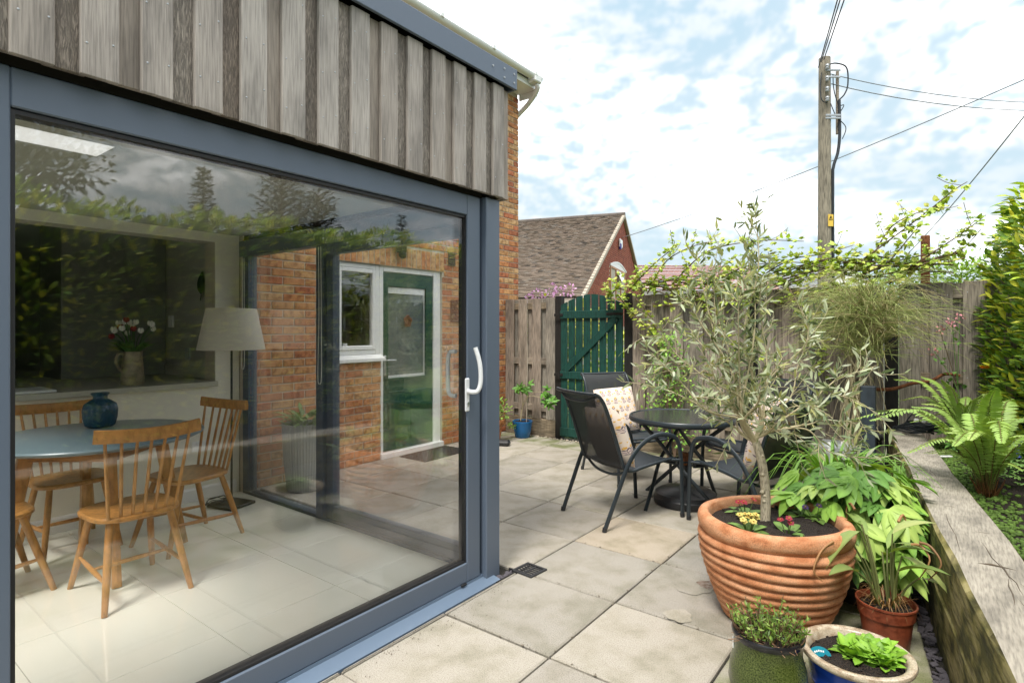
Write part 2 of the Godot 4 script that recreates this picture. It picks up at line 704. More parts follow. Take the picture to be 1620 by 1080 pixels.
	# timber
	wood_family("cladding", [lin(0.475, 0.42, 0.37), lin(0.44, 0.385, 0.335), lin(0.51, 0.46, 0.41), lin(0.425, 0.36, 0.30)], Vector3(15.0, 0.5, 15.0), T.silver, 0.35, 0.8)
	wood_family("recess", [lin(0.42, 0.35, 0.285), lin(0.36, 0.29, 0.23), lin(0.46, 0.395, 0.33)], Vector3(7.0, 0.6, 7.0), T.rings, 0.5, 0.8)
	wood_family("fence", [lin(0.44, 0.36, 0.285), lin(0.38, 0.325, 0.26), lin(0.48, 0.40, 0.315), lin(0.40, 0.355, 0.29)], Vector3(8.0, 0.45, 8.0), T.grain, 0.5, 0.88)
	wood_family("rail", [lin(0.42, 0.35, 0.27), lin(0.38, 0.30, 0.20)], Vector3(0.4, 5.0, 5.0), T.grain, 0.5, 0.88)
	var sl := mat("sleeper_top", lin(0.46, 0.41, 0.335), 0.9)
	relief(fine(tex(sl, T.silver, Vector3(9.0, 9.0, 0.9)), T.blotch, Vector3(1.6, 1.6, 0.9)), T.grain, 0.3)
	var sf := mat("sleeper_face", lin(0.36, 0.32, 0.17), 0.9)
	relief(fine(tex(sf, T.grain, Vector3(3.2, 3.0, 0.5)), T.moss, Vector3(2.0, 1.6, 1.1)), T.grain, 1.0)
	relief(fine(tex(mat("pole_wood", lin(0.37, 0.32, 0.24), 0.9), T.grain, Vector3(4, 0.3, 4)), T.blotch, Vector3(1, 0.3, 1)), T.grain, 1.0)
	var oak := mat("oak", lin(0.50, 0.235, 0.065), 0.34)
	tex(oak, T.blotch, Vector3(7, 2.5, 7), false)
	oak.clearcoat_enabled = true
	oak.clearcoat = 0.3
	oak.clearcoat_roughness = 0.25
	var oak2 := mat("oak_flat", lin(0.48, 0.22, 0.06), 0.35)
	tex(oak2, T.grain, Vector3(1.4, 5, 5), false)
	relief(tex(mat("bark", lin(0.56, 0.49, 0.35), 0.9), T.grain, Vector3(9, 2.5, 9)), T.grain, 0.5)
	mat("twig", lin(0.44, 0.38, 0.23), 0.85)
	mat("crack_brown", lin(0.13, 0.10, 0.07), 0.95)
	mat("vine_stem", lin(0.16, 0.105, 0.07), 0.85)
	mat("twig_dark", lin(0.07, 0.055, 0.04), 0.9)

	# metal, plastic, glass, plaster
	mat("frame_grey", lin(0.112, 0.142, 0.19), 0.42)
	mat("frame_edge", lin(0.075, 0.095, 0.13), 0.5)
	mat("sill_grey", lin(0.14, 0.19, 0.26), 0.35)
	mat("gasket", lin(0.012, 0.012, 0.013), 0.6)
	mat("void_black", lin(0.01, 0.009, 0.008), 0.9)
	mat("white_plastic", lin(0.80, 0.80, 0.78), 0.3)
	mat("handle_white", lin(0.74, 0.75, 0.76), 0.3)
	mat("black_metal", lin(0.016, 0.018, 0.02), 0.36)
	mat("chair_frame", lin(0.022, 0.03, 0.036), 0.33)
	mat("black_plastic", lin(0.02, 0.02, 0.022), 0.45)
	mat("steel", lin(0.55, 0.56, 0.58), 0.3, 0.9)
	mat("galv", lin(0.40, 0.42, 0.44), 0.5, 0.4)
	var gl := mat("glass", Color(0, 0, 0, 0.0), 0.0)
	gl.transparency = BaseMaterial3D.TRANSPARENCY_ALPHA
	gl.metallic_specular = 0.5
	var sling := mat("sling", lin(0.018, 0.018, 0.019, 0.9), 0.6)
	sling.transparency = BaseMaterial3D.TRANSPARENCY_ALPHA
	var sling2 := mat("sling_seat", lin(0.035, 0.045, 0.055), 0.5)
	relief(tex(sling2, T.weave, Vector3(6, 6, 6), false), T.weave, 0.05)
	mat("plaster", lin(0.80, 0.77, 0.66), 0.9)
	mat("ceiling_white", lin(0.80, 0.79, 0.74), 0.9)
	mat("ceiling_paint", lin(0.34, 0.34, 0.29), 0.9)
	tex(mat("stain_brown", lin(0.26, 0.215, 0.18), 0.9), T.clay, Vector3(6, 6, 6))
	var dfm := mat("diffuser", lin(0.85, 0.86, 0.84), 0.7)
	dfm.backlight_enabled = true
	dfm.backlight = Color(1, 1, 1)
	mat("skirting", lin(0.80, 0.79, 0.75), 0.4)
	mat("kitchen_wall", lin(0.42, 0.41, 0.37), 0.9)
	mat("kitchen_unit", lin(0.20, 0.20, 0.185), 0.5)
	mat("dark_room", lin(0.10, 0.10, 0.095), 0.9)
	var qz := mat("quartz", lin(0.56, 0.54, 0.45), 0.25)
	tex(qz, T.speck, Vector3(3, 3, 3))
	for k in 3:
		var ft := mat("floor_tile_%d" % k, [lin(0.71, 0.70, 0.60), lin(0.70, 0.69, 0.59), lin(0.72, 0.71, 0.61)][k], 0.045)
		ft.metallic_specular = 0.6
	mat("grout", lin(0.42, 0.41, 0.35), 0.9)
	mat("table_blue", lin(0.16, 0.225, 0.25), 0.28)
	var vg := mat("blue_glass", Color(0.003, 0.27, 0.38, 0.62), 0.05)
	vg.transparency = BaseMaterial3D.TRANSPARENCY_ALPHA
	var jug := mat("stoneware", lin(0.40, 0.33, 0.225), 0.45)
	fine(tex(jug, T.blotch, Vector3(3, 3, 3)), T.speck, Vector3(8, 8, 8))
	var shade := mat("lamp_linen", lin(0.66, 0.62, 0.53), 0.9)
	shade.backlight_enabled = true
	shade.backlight = Color(0.5, 0.48, 0.42)
	shade.roughness = 0.95
	mat("door_green", lin(0.008, 0.062, 0.036), 0.3)
	relief(tex(mat("gate_green", lin(0.007, 0.072, 0.056), 0.55), T.grain, Vector3(5, 0.5, 5)), T.grain, 0.25)
	relief(tex(mat("post_black", lin(0.014, 0.012, 0.01), 0.75), T.grain, Vector3(5, 0.5, 5)), T.grain, 0.3)
	mat("blind_grey", lin(0.13, 0.16, 0.15), 0.9)
	mat("vent_brown", lin(0.06, 0.03, 0.018), 0.6)
	relief(tex(mat("rust", lin(0.22, 0.085, 0.035), 0.9), T.clay, Vector3(4, 4, 4)), T.clay, 0.5)
	mat("rubber_mat", lin(0.03, 0.03, 0.03), 0.85)

	# pots
	var tc := mat("terracotta", lin(0.84, 0.435, 0.235), 0.85)
	relief(fine(tex(tc, T.bloom, Vector3(1.5, 2.6, 1.5)), T.fine, Vector3(5, 5, 5)), T.fine, 0.2)
	relief(tex(mat("terracotta_old", lin(0.42, 0.18, 0.06), 0.85), T.clay, Vector3(4, 4, 4)), T.fine, 0.2)
	var gg := mat("green_glaze", lin(0.115, 0.135, 0.05), 0.22)
	relief(fine(tex(gg, T.glaze, Vector3(1.7, 1.7, 1.7)), T.blotch, Vector3(2, 2, 2)), T.glaze, 0.06)
	mat("dark_glaze", lin(0.018, 0.017, 0.02), 0.15)
	var bg := mat("blue_glaze", lin(0.012, 0.055, 0.36), 0.13)
	tex(bg, T.blotch, Vector3(1.2, 7, 1.2))
	mat("cyan_glaze", lin(0.010, 0.12, 0.32), 0.2)
	var cr := mat("cream_glaze", lin(0.70, 0.62, 0.48), 0.3)
	fine(tex(cr, T.clay, Vector3(3, 3, 3)), T.fine, Vector3(6, 6, 6))
	fine(tex(mat("brown_plastic", lin(0.30, 0.072, 0.032), 0.45), T.clay, Vector3(4, 4, 4)), T.blotch, Vector3(2, 2, 2))
	relief(tex(mat("charcoal_pot", lin(0.045, 0.045, 0.046), 0.8), T.moss, Vector3(3, 3, 3)), T.fine, 0.4)
	mat("grey_planter", lin(0.30, 0.305, 0.295), 0.6)
	var sp := mat("slate_post", lin(0.035, 0.048, 0.062), 0.55)
	tex(sp, T.blotch, Vector3(3, 1, 3))
	mat("label_teal", lin(0.01, 0.20, 0.27), 0.35)
	mat("sign_yellow", lin(0.80, 0.53, 0.07), 0.5)
	mat("gravel_slate", lin(0.085, 0.075, 0.085), 0.8)
	mat("gravel_pale", lin(0.42, 0.36, 0.28), 0.8)
	var fl := mat("petal", Color.WHITE, 0.6)
	fl.vertex_color_use_as_albedo = true
	fl.backlight_enabled = true
	fl.backlight = Color(0.4, 0.4, 0.4)
	foliage("leaf", 0.5, 0.7)
	foliage("leaf_gloss", 0.42, 0.6)
	M.leaf_gloss.metallic_specular = 0.35
	foliage("leaf_soft", 0.75, 0.7)
	foliage("needle", 0.8, 0.2)
	var cu := mat("cushion_fabric", Color(0.97, 0.95, 0.94), 0.9)
	cu.albedo_texture = cushion_print()
	cu.uv1_scale = Vector3(1.3, 1.3, 1)
	var tt := mat("table_glass", lin(0.05, 0.055, 0.06), 0.12)
	tex(tt, T.weave, Vector3(2, 2, 2), false)
	mat("cable", lin(0.015, 0.02, 0.025), 0.5)
	mat("wire_grey", lin(0.22, 0.24, 0.26), 0.6)
	mat("bell_blue", lin(0.03, 0.02, 0.25), 0.4)
	mat("frame_oak", lin(0.42, 0.19, 0.07), 0.5)
	var tub := mat("clear_tub", lin(0.6, 0.66, 0.66, 0.35), 0.3)
	tub.transparency = BaseMaterial3D.TRANSPARENCY_ALPHA

# ---------------------------------------------------------------- ground, patio, floors
func sleeper_x(z: float) -> float:
	return -0.404 + 0.131 * (z + 6.06)

func slab_mesh(q: PackedVector2Array, top: float, bot: float, bev: float) -> MB: # convex, (x, z)
	var b := MB.new()
	var m := q.size()
	var area := 0.0
	for i in m:
		area += q[i].x * q[(i + 1) % m].y - q[(i + 1) % m].x * q[i].y
	var p: Array = Array(q)
	if area > 0.0:
		p.reverse() # seen from above with z towards the viewer, counter-clockwise
	var ins: Array = []
	for i in m:
		var a: Vector2 = (p[i] - p[(i + m - 1) % m]).normalized()
		var c: Vector2 = (p[(i + 1) % m] - p[i]).normalized()
		var na := Vector2(-a.y, a.x)
		var nc := Vector2(-c.y, c.x)
		var bi := (na + nc).normalized()
		ins.append(p[i] - bi * bev / maxf(bi.dot(na), 0.3))
	var tp: Array = []
	for k in m:
		tp.append(Vector3(ins[k].x, top, ins[k].y))
	b.poly(tp)
	for k in m:
		var k2 := (k + 1) % m
		b.poly([Vector3(p[k].x, top - bev, p[k].y), Vector3(p[k2].x, top - bev, p[k2].y), Vector3(ins[k2].x, top, ins[k2].y), Vector3(ins[k].x, top, ins[k].y)])
		b.poly([Vector3(p[k].x, bot, p[k].y), Vector3(p[k2].x, bot, p[k2].y), Vector3(p[k2].x, top - bev, p[k2].y), Vector3(p[k].x, top - bev, p[k].y)])
	return b

func ground_and_patio() -> void:
	rng.seed = 101
	var g := MB.new()
	g.poly([Vector3(-200, -0.12, 200), Vector3(200, -0.12, 200), Vector3(200, -0.12, -200), Vector3(-200, -0.12, -200)])
	struct("ground", g, M.grass_ground)
	var base := MB.new()
	base.bx(Vector3(-4.79, -0.1, -6.3), Vector3(0.45, -0.016, -2.5))
	base.bx(Vector3(-1.99, -0.1, -2.5), Vector3(0.75, -0.016, 4.0))
	var patio := struct("patio", base, M.joint)
	for i in range(-6, 4):
		for j in range(-7, 8):
			var x0 := -1.347 + 0.6085 * i
			var z1 := -2.034 + 0.6075 * j
			var r := 0.005
			var rect := PackedVector2Array([Vector2(x0 + r, z1 - 0.6075 + r), Vector2(x0 + 0.6085 - r, z1 - 0.6075 + r), Vector2(x0 + 0.6085 - r, z1 - r), Vector2(x0 + r, z1 - r)])
			var left := -4.795 if z1 < -2.6 else -1.968
			var edge := PackedVector2Array([Vector2(left, -6.11), Vector2(sleeper_x(-6.11) - 0.055, -6.11), Vector2(sleeper_x(3.6) - 0.055, 3.6), Vector2(left, 3.6)])
			var cut := Geometry2D.intersect_polygons(rect, edge)
			if cut.is_empty():
				continue
			var poly: PackedVector2Array = cut[0]
			for n in poly.size(): # laid by hand: no corner quite true
				poly[n] += Vector2(rr(-0.0022, 0.0022), rr(-0.0022, 0.0022))
			var ctr := Vector2.ZERO
			for p in poly:
				ctr += p / poly.size()
			var bb := slab_mesh(poly, rr(-0.0025, 0.0025), -0.04, 0.006)
			var k := rng.randi_range(0, 3)
			if ctr.x > -1.0 or ctr.y < -5.6:
				k = 5 + rng.randi_range(0, 1)
			if i == -1 and j == -2:
				k = 4
			part("paving_slab", bb, M["slab_%d" % k], patio)
	var spots := [[Vector3(-1.089, 0.0, -3.06), 0.105, "slab_3", 0.0], [Vector3(-1.035, 0.0, -3.12), 0.05, "stain_brown", 0.001], [Vector3(-1.033, 0.0, -2.70), 0.066, "slab_2", 0.0]]
	for q in spots:
		var sm := MB.new()
		var ring: Array = []
		for k in 30:
			var a := -TAU * k / 30
			var r: float = q[1] * (1.0 + 0.10 * sin(a * 3.0 + q[1] * 90.0) + 0.06 * sin(a * 7.0))
			ring.append(Vector3(cos(a) * r, 0.0045 + q[3], sin(a) * r))
		var hub := sm.pt(Vector3(0, 0.0045 + q[3], 0), Vector3.UP)
		for p in ring:
			sm.pt(p, Vector3.UP)
		for k in 30:
			sm.t3(hub, hub + 1 + k, hub + 1 + (k + 1) % 30)
		part("stain", sm, M[q[2]], patio, q[0])
	# narrow beds of slate chips beside the sleepers and by the corner post
	var st := MB.new()
	for k in 520:
		var z := rr(-5.9, -1.0)
		var x := sleeper_x(z) - rr(0.004, 0.052)
		st.box(Vector3(x, rr(-0.02, -0.002), z), Vector3(rr(0.012, 0.035), rr(0.006, 0.014), rr(0.015, 0.04)), 0.003, Basis.from_euler(Vector3(rr(-0.5, 0.5), rr(0, 6.3), rr(-0.5, 0.5))))
	for k in 60:
		st.box(Vector3(rr(-2.02, -1.975), rr(-0.02, -0.004), rr(-2.625, -2.50)), Vector3(rr(0.012, 0.028), rr(0.006, 0.012), rr(0.012, 0.03)), 0.003, Basis.from_euler(Vector3(rr(-0.5, 0.5), rr(0, 6.3), rr(-0.5, 0.5))))
	stuff(part("slate_gravel", st, M.gravel_slate, self))
	var pg := MB.new()
	for k in 90:
		var x := rr(-4.5, -2.95)
		pg.ball(Vector3(x, 0.006, -6.08 + rr(-0.03, 0.03)), Vector3(rr(0.008, 0.018), rr(0.006, 0.012), rr(0.008, 0.018)), 6)
	stuff(part("pale_gravel", pg, M.gravel_pale, self))
	# crumbs of moss and grit along the joints near the door
	var cr := MB.new()
	for k in 300:
		var jx := -1.962 + absf(rng.randfn()) * 0.07
		cr.box(Vector3(jx, 0.003, rr(-2.5, -0.9)), Vector3.ONE * rr(0.0015, 0.0042), 0.001, Basis.from_euler(Vector3(rr(0, 3), rr(0, 3), 0)))
	for k in 260:
		var z := -2.034 + rng.randfn() * 0.012 - 0.6075 * rng.randi_range(0, 2)
		cr.box(Vector3(rr(-1.95, -0.2), 0.003, z), Vector3.ONE * rr(0.002, 0.0045), 0.001, Basis.from_euler(Vector3(rr(0, 3), rr(0, 3), 0)))
	for k in 160: # moss tufts in the joints of the damp side of the patio
		var z := -2.034 - 0.6075 * rng.randi_range(-1, 6) + rng.randfn() * 0.006
		var x := rr(-2.4, -0.2)
		if rng.randf() < 0.5:
			x = -1.347 + 0.6085 * rng.randi_range(-1, 2) + rng.randfn() * 0.006
			z = rr(-6.0, -1.0)
		if x < -1.95:
			continue
		cr.box(Vector3(x, 0.0005, z), Vector3(rr(0.004, 0.012), rr(0.003, 0.006), rr(0.004, 0.012)), 0.001, Basis(Vector3.UP, rr(0, 3)))
	stuff(part("grit", cr, M.grit_brown, self))
	# drain grate
	var d := thing("drain_grate", "small square black drain grate set in the paving by the corner post", "drain", Vector3(-1.915, 0.004, -2.685), -0.08)
	var f := MB.new()
	for s in [-1.0, 1.0]:
		f.bx(Vector3(s * 0.066 - 0.008, -0.02, -0.074), Vector3(s * 0.066 + 0.008, 0.006, 0.074), 0.002)
		f.bx(Vector3(-0.058, -0.02, s * 0.066 - 0.008), Vector3(0.058, 0.0055, s * 0.066 + 0.008), 0.002)
	part("frame", f, M.black_plastic, d)
	var gr := MB.new()
	for k in 5:
		gr.bx(Vector3(-0.058, -0.012, -0.05 + k * 0.022), Vector3(0.058, 0.002, -0.039 + k * 0.022), 0.002)
	gr.bx(Vector3(-0.006, -0.012, -0.058), Vector3(0.006, 0.003, 0.058), 0.001)
	part("grate", gr, M.black_plastic, d)
	var wl := MB.new()
	wl.bx(Vector3(-0.058, -0.02, -0.058), Vector3(0.058, -0.014, 0.058))
	part("sump", wl, M.void_black, d)
	var ch := MB.new()
	ch.bx(Vector3(-1.974, -0.03, -2.64), Vector3(-1.968, 0.004, -2.45))
	ch.bx(Vector3(-2.03, -0.03, -2.646), Vector3(-1.985, 0.004, -2.638))
	one("drain_channel", ch, M.black_plastic, "thin black edging of the drain channel at the foot of the corner post", "drain channel")

func interior_shell() -> void:
	rng.seed = 102
	var fb := MB.new()
	fb.bx(Vector3(-4.862, -0.1, -2.49), Vector3(-2.12, -0.006, 2.0))
	var floor_ := struct("floor", fb, M.grout)
	for i in range(-4, 2):
		for j in range(-2, 6):
			var lo := Vector2(maxf(-2.645 + 0.625 * i + 0.0015, -4.858), maxf(-1.265 + 0.625 * j - 0.625 + 0.0015, -2.485))
			var hi := Vector2(minf(-2.645 + 0.625 * (i + 1) - 0.0015, -2.125), minf(-1.265 + 0.625 * j - 0.0015, 1.99))
			if hi.x - lo.x < 0.02 or hi.y - lo.y < 0.02:
				continue
			part("floor_tile", slab_mesh(PackedVector2Array([lo, Vector2(hi.x, lo.y), hi, Vector2(lo.x, hi.y)]), 0.0, -0.02, 0.001), M["floor_tile_%d" % rng.randi_range(0, 2)], floor_)
	# plastered wall with a serving hatch through to the kitchen
	var w := MB.new()
	for r in cells(Vector2(-2.49, 0.0), Vector2(2.0, 2.2), [Rect2(-2.29, 0.925, 2.1, 1.2)]):
		w.bx(Vector3(-4.872, r.position.y, r.position.x), Vector3(-4.86, r.end.y, r.end.x))
	for q in [[Vector3(-5.05, 0.93, -2.302), Vector3(-4.8605, 2.125, -2.291)], [Vector3(-5.05, 2.126, -2.30), Vector3(-4.8605, 2.137, -0.19)]]:
		w.bx(q[0], q[1])
	var wall := struct("interior_wall", w, M.plaster)
	var sk := MB.new()
	sk.sweep([Vector3(-4.859, 0.0, 1.99), Vector3(-4.859, 0.0, -2.46)], [Vector2(0.0, 0.001), Vector2(0.016, 0.001), Vector2(0.016, 0.095), Vector2(0.008, 0.108), Vector2(0.0, 0.11)])
	part("skirting_board", sk, M.skirting, wall)
	var so := MB.new()
	so.box(Vector3(-4.853, 0.44, -2.17), Vector3(0.012, 0.086, 0.146), 0.004)
	for s in [-1.0, 1.0]:
		so.box(Vector3(-4.846, 0.465, -2.17 + s * 0.035), Vector3(0.006, 0.016, 0.012), 0.002)
	part("socket", so, M.white_plastic, wall)
	var ew := MB.new()
	ew.bx(Vector3(-4.86, 0.0, 2.0), Vector3(-2.1, 2.2, 2.25))
	struct("interior_wall", ew, M.plaster)
	# ceiling, with a long narrow roof light let into it
	var hole := Rect2(-3.15, -0.94, 0.24, 0.62)
	var big := Rect2(-4.38, -0.28, 1.90, 2.15) # the main roof light, out of the frame to the left
	var c := MB.new()
	for r in cells(Vector2(-4.87, -2.5), Vector2(-2.1, 2.2), [hole, big]):
		c.bx(Vector3(r.position.x, 2.2, r.position.y), Vector3(r.end.x, 2.25, r.end.y))
	var a := hole.position
	var b := hole.end
	for q in [[-4.43, -4.40, -1.33, 1.93], [-2.45, -2.42, -1.33, 1.93], [-4.40, -2.45, -1.33, -1.30], [-4.40, -2.45, 1.90, 1.93]]:
		c.bx(Vector3(q[0], 2.25, q[2]), Vector3(q[1], 2.765, q[3]))
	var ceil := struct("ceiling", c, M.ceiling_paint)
	var df := MB.new()
	df.bx(Vector3(a.x, 2.203, a.y), Vector3(b.x, 2.207, b.y))
	part("diffuser", df, M.diffuser, ceil)
	# kitchen beyond the hatch
	var k := MB.new()
	k.bx(Vector3(-8.6, -0.1, -2.35), Vector3(-5.05, -0.004, 2.2))
	k.bx(Vector3(-8.6, 2.35, -2.35), Vector3(-5.05, 2.45, 2.2))
	k.bx(Vector3(-8.7, 0.0, -2.35), Vector3(-8.6, 2.35, 2.2))
	k.bx(Vector3(-8.6, 0.0, -2.5), Vector3(-5.05, 2.35, -2.36))
	k.bx(Vector3(-8.6, 0.0, 2.2), Vector3(-5.05, 2.35, 2.3))
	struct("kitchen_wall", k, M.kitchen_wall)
	var u := MB.new()
	u.bx(Vector3(-8.6, -0.1, -6.2), Vector3(-5.05, -0.004, -2.5))
	u.bx(Vector3(-8.6, 2.35, -6.2), Vector3(-5.05, 2.45, -2.5))
	u.bx(Vector3(-8.7, 0.0, -6.2), Vector3(-8.6, 2.35, -2.5))
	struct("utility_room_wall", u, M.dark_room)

# ---------------------------------------------------------------- the brick house
func brick_mesh(len: float, hgt: float, dep: float) -> MB:
	var b := MB.new()
	b.box(Vector3.ZERO, Vector3(dep, hgt, len), 0.004)
	return b

func brick_house() -> void:
	rng.seed = 103
	var h := thing("brick_house", "two storey orange brick house with white back door, seen beside the garden room", "house", Vector3.ZERO)
	var w := MB.new()
	var holes := [Rect2(-4.93, -0.1, 0.93, 2.18), Rect2(-4.0, 1.10, 0.58, 0.98)]
	for r in cells(Vector2(-6.454, -0.1), Vector2(-2.5, 4.75), holes):
		w.bx(Vector3(-5.05, r.position.y, r.position.x), Vector3(-4.806, r.end.y, r.end.x))
	for r in cells(Vector2(-2.5, -0.1), Vector2(2.3, 2.3), [Rect2(-2.29, 0.93, 2.1, 1.195)]):
		w.bx(Vector3(-5.05, r.position.y, r.position.x), Vector3(-4.873, r.end.y, r.end.x))
	w.bx(Vector3(-5.05, 2.3, -2.5), Vector3(-4.806, 4.75, 2.3))
	w.bx(Vector3(-9.5, -0.1, -6.454), Vector3(-5.05, 4.75, -6.2))
	w.bx(Vector3(-9.5, -0.1, 2.3), Vector3(-4.806, 4.75, 2.55))
	w.bx(Vector3(-9.75, -0.1, -6.454), Vector3(-9.5, 4.75, 2.55))
	var wall := part("wall", w, M.mortar, h)
	# bricks, one by one
	var gaps := [Rect2(-4.935, -0.2, 0.94, 2.28), Rect2(-4.0, 1.055, 0.585, 1.03), Rect2(-4.965, 2.08, 1.60, 0.228)]
	var all: Array = []
	for j in 62:
		var y := 0.037 + 0.075 * j
		var z := -6.46 - (0.1125 if j % 2 == 1 else 0.0)
		while z < -2.5:
			var spans := [[maxf(z, -6.46), minf(z + 0.215, -2.5)]]
			for g in gaps:
				if y > g.position.y - 0.02 and y < g.end.y + 0.02:
					var next: Array = []
					for s in spans:
						if s[1] <= g.position.x or s[0] >= g.end.x:
							next.append(s)
							continue
						if s[0] < g.position.x:
							next.append([s[0], g.position.x])
						if s[1] > g.end.x:
							next.append([g.end.x, s[1]])
					spans = next
			for s in spans:
				if s[1] - s[0] > 0.03:
					all.append([y, (s[0] + s[1]) * 0.5, s[1] - s[0]])
			z += 0.225
	var near: Array = []
	var rest := MB.new()
	var unit := brick_mesh(0.215, 0.065, 0.024).mesh()
	var cols := [Color(0.64, 0.275, 0.11), Color(0.68, 0.36, 0.155), Color(0.71, 0.45, 0.225), Color(0.57, 0.20, 0.095)]
	for q in all:
		var seen: bool = q[0] < 2.36 and q[1] > -5.35
		if seen and near.size() < 276:
			near.append(q)
		elif q[0] < 4.75:
			rest.col = tone(cols[rng.randi_range(0, 3)], 0.2)
			rest.box(Vector3(-4.81 + rr(-0.0015, 0.0015), q[0], q[1]), Vector3(0.024, 0.065, q[2]), 0.004)
	for q in near:
		var k: int = [0, 0, 5, 5, 1, 1, 2, 6, 6, 3, 7, 7, 4][rng.randi_range(0, 12)]
		var o := part("brick", unit, M["brick_%d" % k], wall, Vector3(-4.812 + rr(-0.002, 0.002), q[0], q[1]), Basis.from_scale(Vector3(1, 1, q[2] / 0.215)))
		o.name = "brick"
	stuff(part("brickwork", rest, M.bricks_tinted, wall))
	var sold := brick_mesh(0.0655, 0.215, 0.024).mesh()
	for k in 21:
		part("soldier_brick", sold, M["brick_%d" % [1, 6, 2, 0, 5, 2, 1][rng.randi_range(0, 6)]], wall, Vector3(-4.812 + rr(-0.002, 0.002), 2.193, -4.93 + 0.0755 * k))
	# eaves
	var sof := MB.new()
	sof.bx(Vector3(-4.80, 4.70, -6.47), Vector3(-4.50, 4.74, 2.5))
	sof.bx(Vector3(-4.525, 4.742, -6.47), Vector3(-4.50, 4.782, 2.5))
	sof.bx(Vector3(-4.80, 4.62, -6.50), Vector3(-4.50, 4.84, -6.472), 0.004)
	part("eaves_board", sof, M.white_plastic, h)
	var gut := MB.new()
	var prof: Array = []
	for k in 11:
		var t := PI + PI * k / 10.0
		prof.append(Vector2(cos(t) * 0.058, sin(t) * 0.058))
	for k in 11:
		var t := TAU - PI * k / 10.0
		prof.append(Vector2(cos(t) * 0.052, sin(t) * 0.052))
	gut.sweep([Vector3(-4.437, 4.83, 2.5), Vector3(-4.437, 4.83, -6.46)], prof)
	for k in 7:
		var z := -6.3 + k * 0.9
		gut.box(Vector3(-4.375, 4.838, z), Vector3(0.012, 0.05, 0.05), 0.003)
	var gp := part("gutter", gut, M.white_plastic, h)
	var dp := MB.new()
	dp.box(Vector3(-4.437, 4.79, -6.35), Vector3(0.13, 0.11, 0.16), 0.015)
	dp.tube(curve3([Vector3(-4.437, 4.74, -6.38), Vector3(-4.445, 4.68, -6.42), Vector3(-4.66, 4.55, -6.50), Vector3(-4.90, 4.42, -6.53), Vector3(-4.95, 4.3, -6.53), Vector3(-4.95, 0.1, -6.53)], 5), [0.034], 10)
	part("downpipe", dp, M.white_plastic, gp)
	var roof := MB.new()
	roof.poly([Vector3(-4.475, 4.835, 2.7), Vector3(-4.475, 4.835, -6.47), Vector3(-9.6, 6.30, -6.47), Vector3(-9.6, 6.30, 2.7)])
	roof.poly([Vector3(-4.475, 4.79, -6.47), Vector3(-4.475, 4.79, 2.7), Vector3(-9.6, 6.2, 2.7), Vector3(-9.6, 6.2, -6.47)])
	roof.poly([Vector3(-4.475, 4.79, 2.7), Vector3(-4.475, 4.79, -6.47), Vector3(-4.475, 4.835, -6.47), Vector3(-4.475, 4.835, 2.7)])
	roof.bx(Vector3(-9.6, 4.75, -6.45), Vector3(-9.55, 6.2, 2.6))
	part("roof", roof, M.recess_1, h)
	# back door
	var fr := MB.new()
	var xf := -4.83
	fr.bx(Vector3(xf - 0.06, 0.03, -4.93), Vector3(xf, 2.08, -4.815), 0.005)
	fr.bx(Vector3(xf - 0.06, 0.03, -4.055), Vector3(xf, 2.08, -4.0), 0.005)
	fr.bx(Vector3(xf - 0.06, 2.022, -4.815), Vector3(xf, 2.08, -4.055), 0.005)
	fr.bx(Vector3(xf - 0.10, 0.0, -4.94), Vector3(xf + 0.05, 0.06, -3.99), 0.006)
	var door := part("door", fr, M.white_plastic, h)
	var lf := MB.new()
	var xd := -4.845
	for r in cells(Vector2(-4.81, 0.065), Vector2(-4.06, 2.018), [Rect2(-4.70, 0.85, 0.575, 1.02)]):
		lf.bx(Vector3(xd - 0.044, r.position.y, r.position.x), Vector3(xd, r.end.y, r.end.x))
	lf.bx(Vector3(xd, 0.83, -4.725), Vector3(xd + 0.008, 0.86, -4.10), 0.003)
	lf.bx(Vector3(xd, 0.86, -4.725), Vector3(xd + 0.008, 1.89, -4.695), 0.003)
	lf.bx(Vector3(xd, 0.86, -4.13), Vector3(xd + 0.008, 1.89, -4.10), 0.003)
	lf.bx(Vector3(xd, 1.865, -4.694), Vector3(xd + 0.0075, 1.89, -4.131), 0.003)
	for s in [0, 1]:
		var z0: float = -4.72 + 0.32 * s
		lf.box(Vector3(xd + 0.003, 0.45, z0 + 0.14), Vector3(0.008, 0.52, 0.24), 0.004)
	part("door_leaf", lf, M.door_green, door)
	var pn := MB.new()
	pn.bx(Vector3(xd - 0.012, 0.85, -4.70), Vector3(xd - 0.006, 1.87, -4.125))
	part("pane", pn, M.glass, door)
	var bl := MB.new()
	bl.bx(Vector3(xd - 0.042, 0.87, -4.695), Vector3(xd - 0.036, 1.79, -4.16))
	part("blind", bl, M.blind_grey, door)
	var bt := MB.new()
	bt.bx(Vector3(xd - 0.04, 1.79, -4.70), Vector3(xd - 0.016, 1.86, -4.13), 0.003)
	bt.bx(Vector3(xd - 0.034, 0.852, -4.70), Vector3(xd - 0.016, 0.885, -4.13), 0.003)
	bt.bx(Vector3(xd - 0.034, 0.885, -4.70), Vector3(xd - 0.018, 1.79, -4.685), 0.002)
	part("blind_rail", bt, M.white_plastic, door)
	var hd := MB.new()
	hd.box(Vector3(xd + 0.006, 1.0, -4.085), Vector3(0.012, 0.22, 0.032), 0.004)
	hd.tube([Vector3(xd + 0.01, 1.06, -4.085), Vector3(xd + 0.05, 1.06, -4.085), Vector3(xd + 0.055, 1.06, -4.10), Vector3(xd + 0.055, 1.055, -4.20)], [0.009], 8)
	part("handle", hd, M.steel, door)
	# window beside the door
	var wf := MB.new()
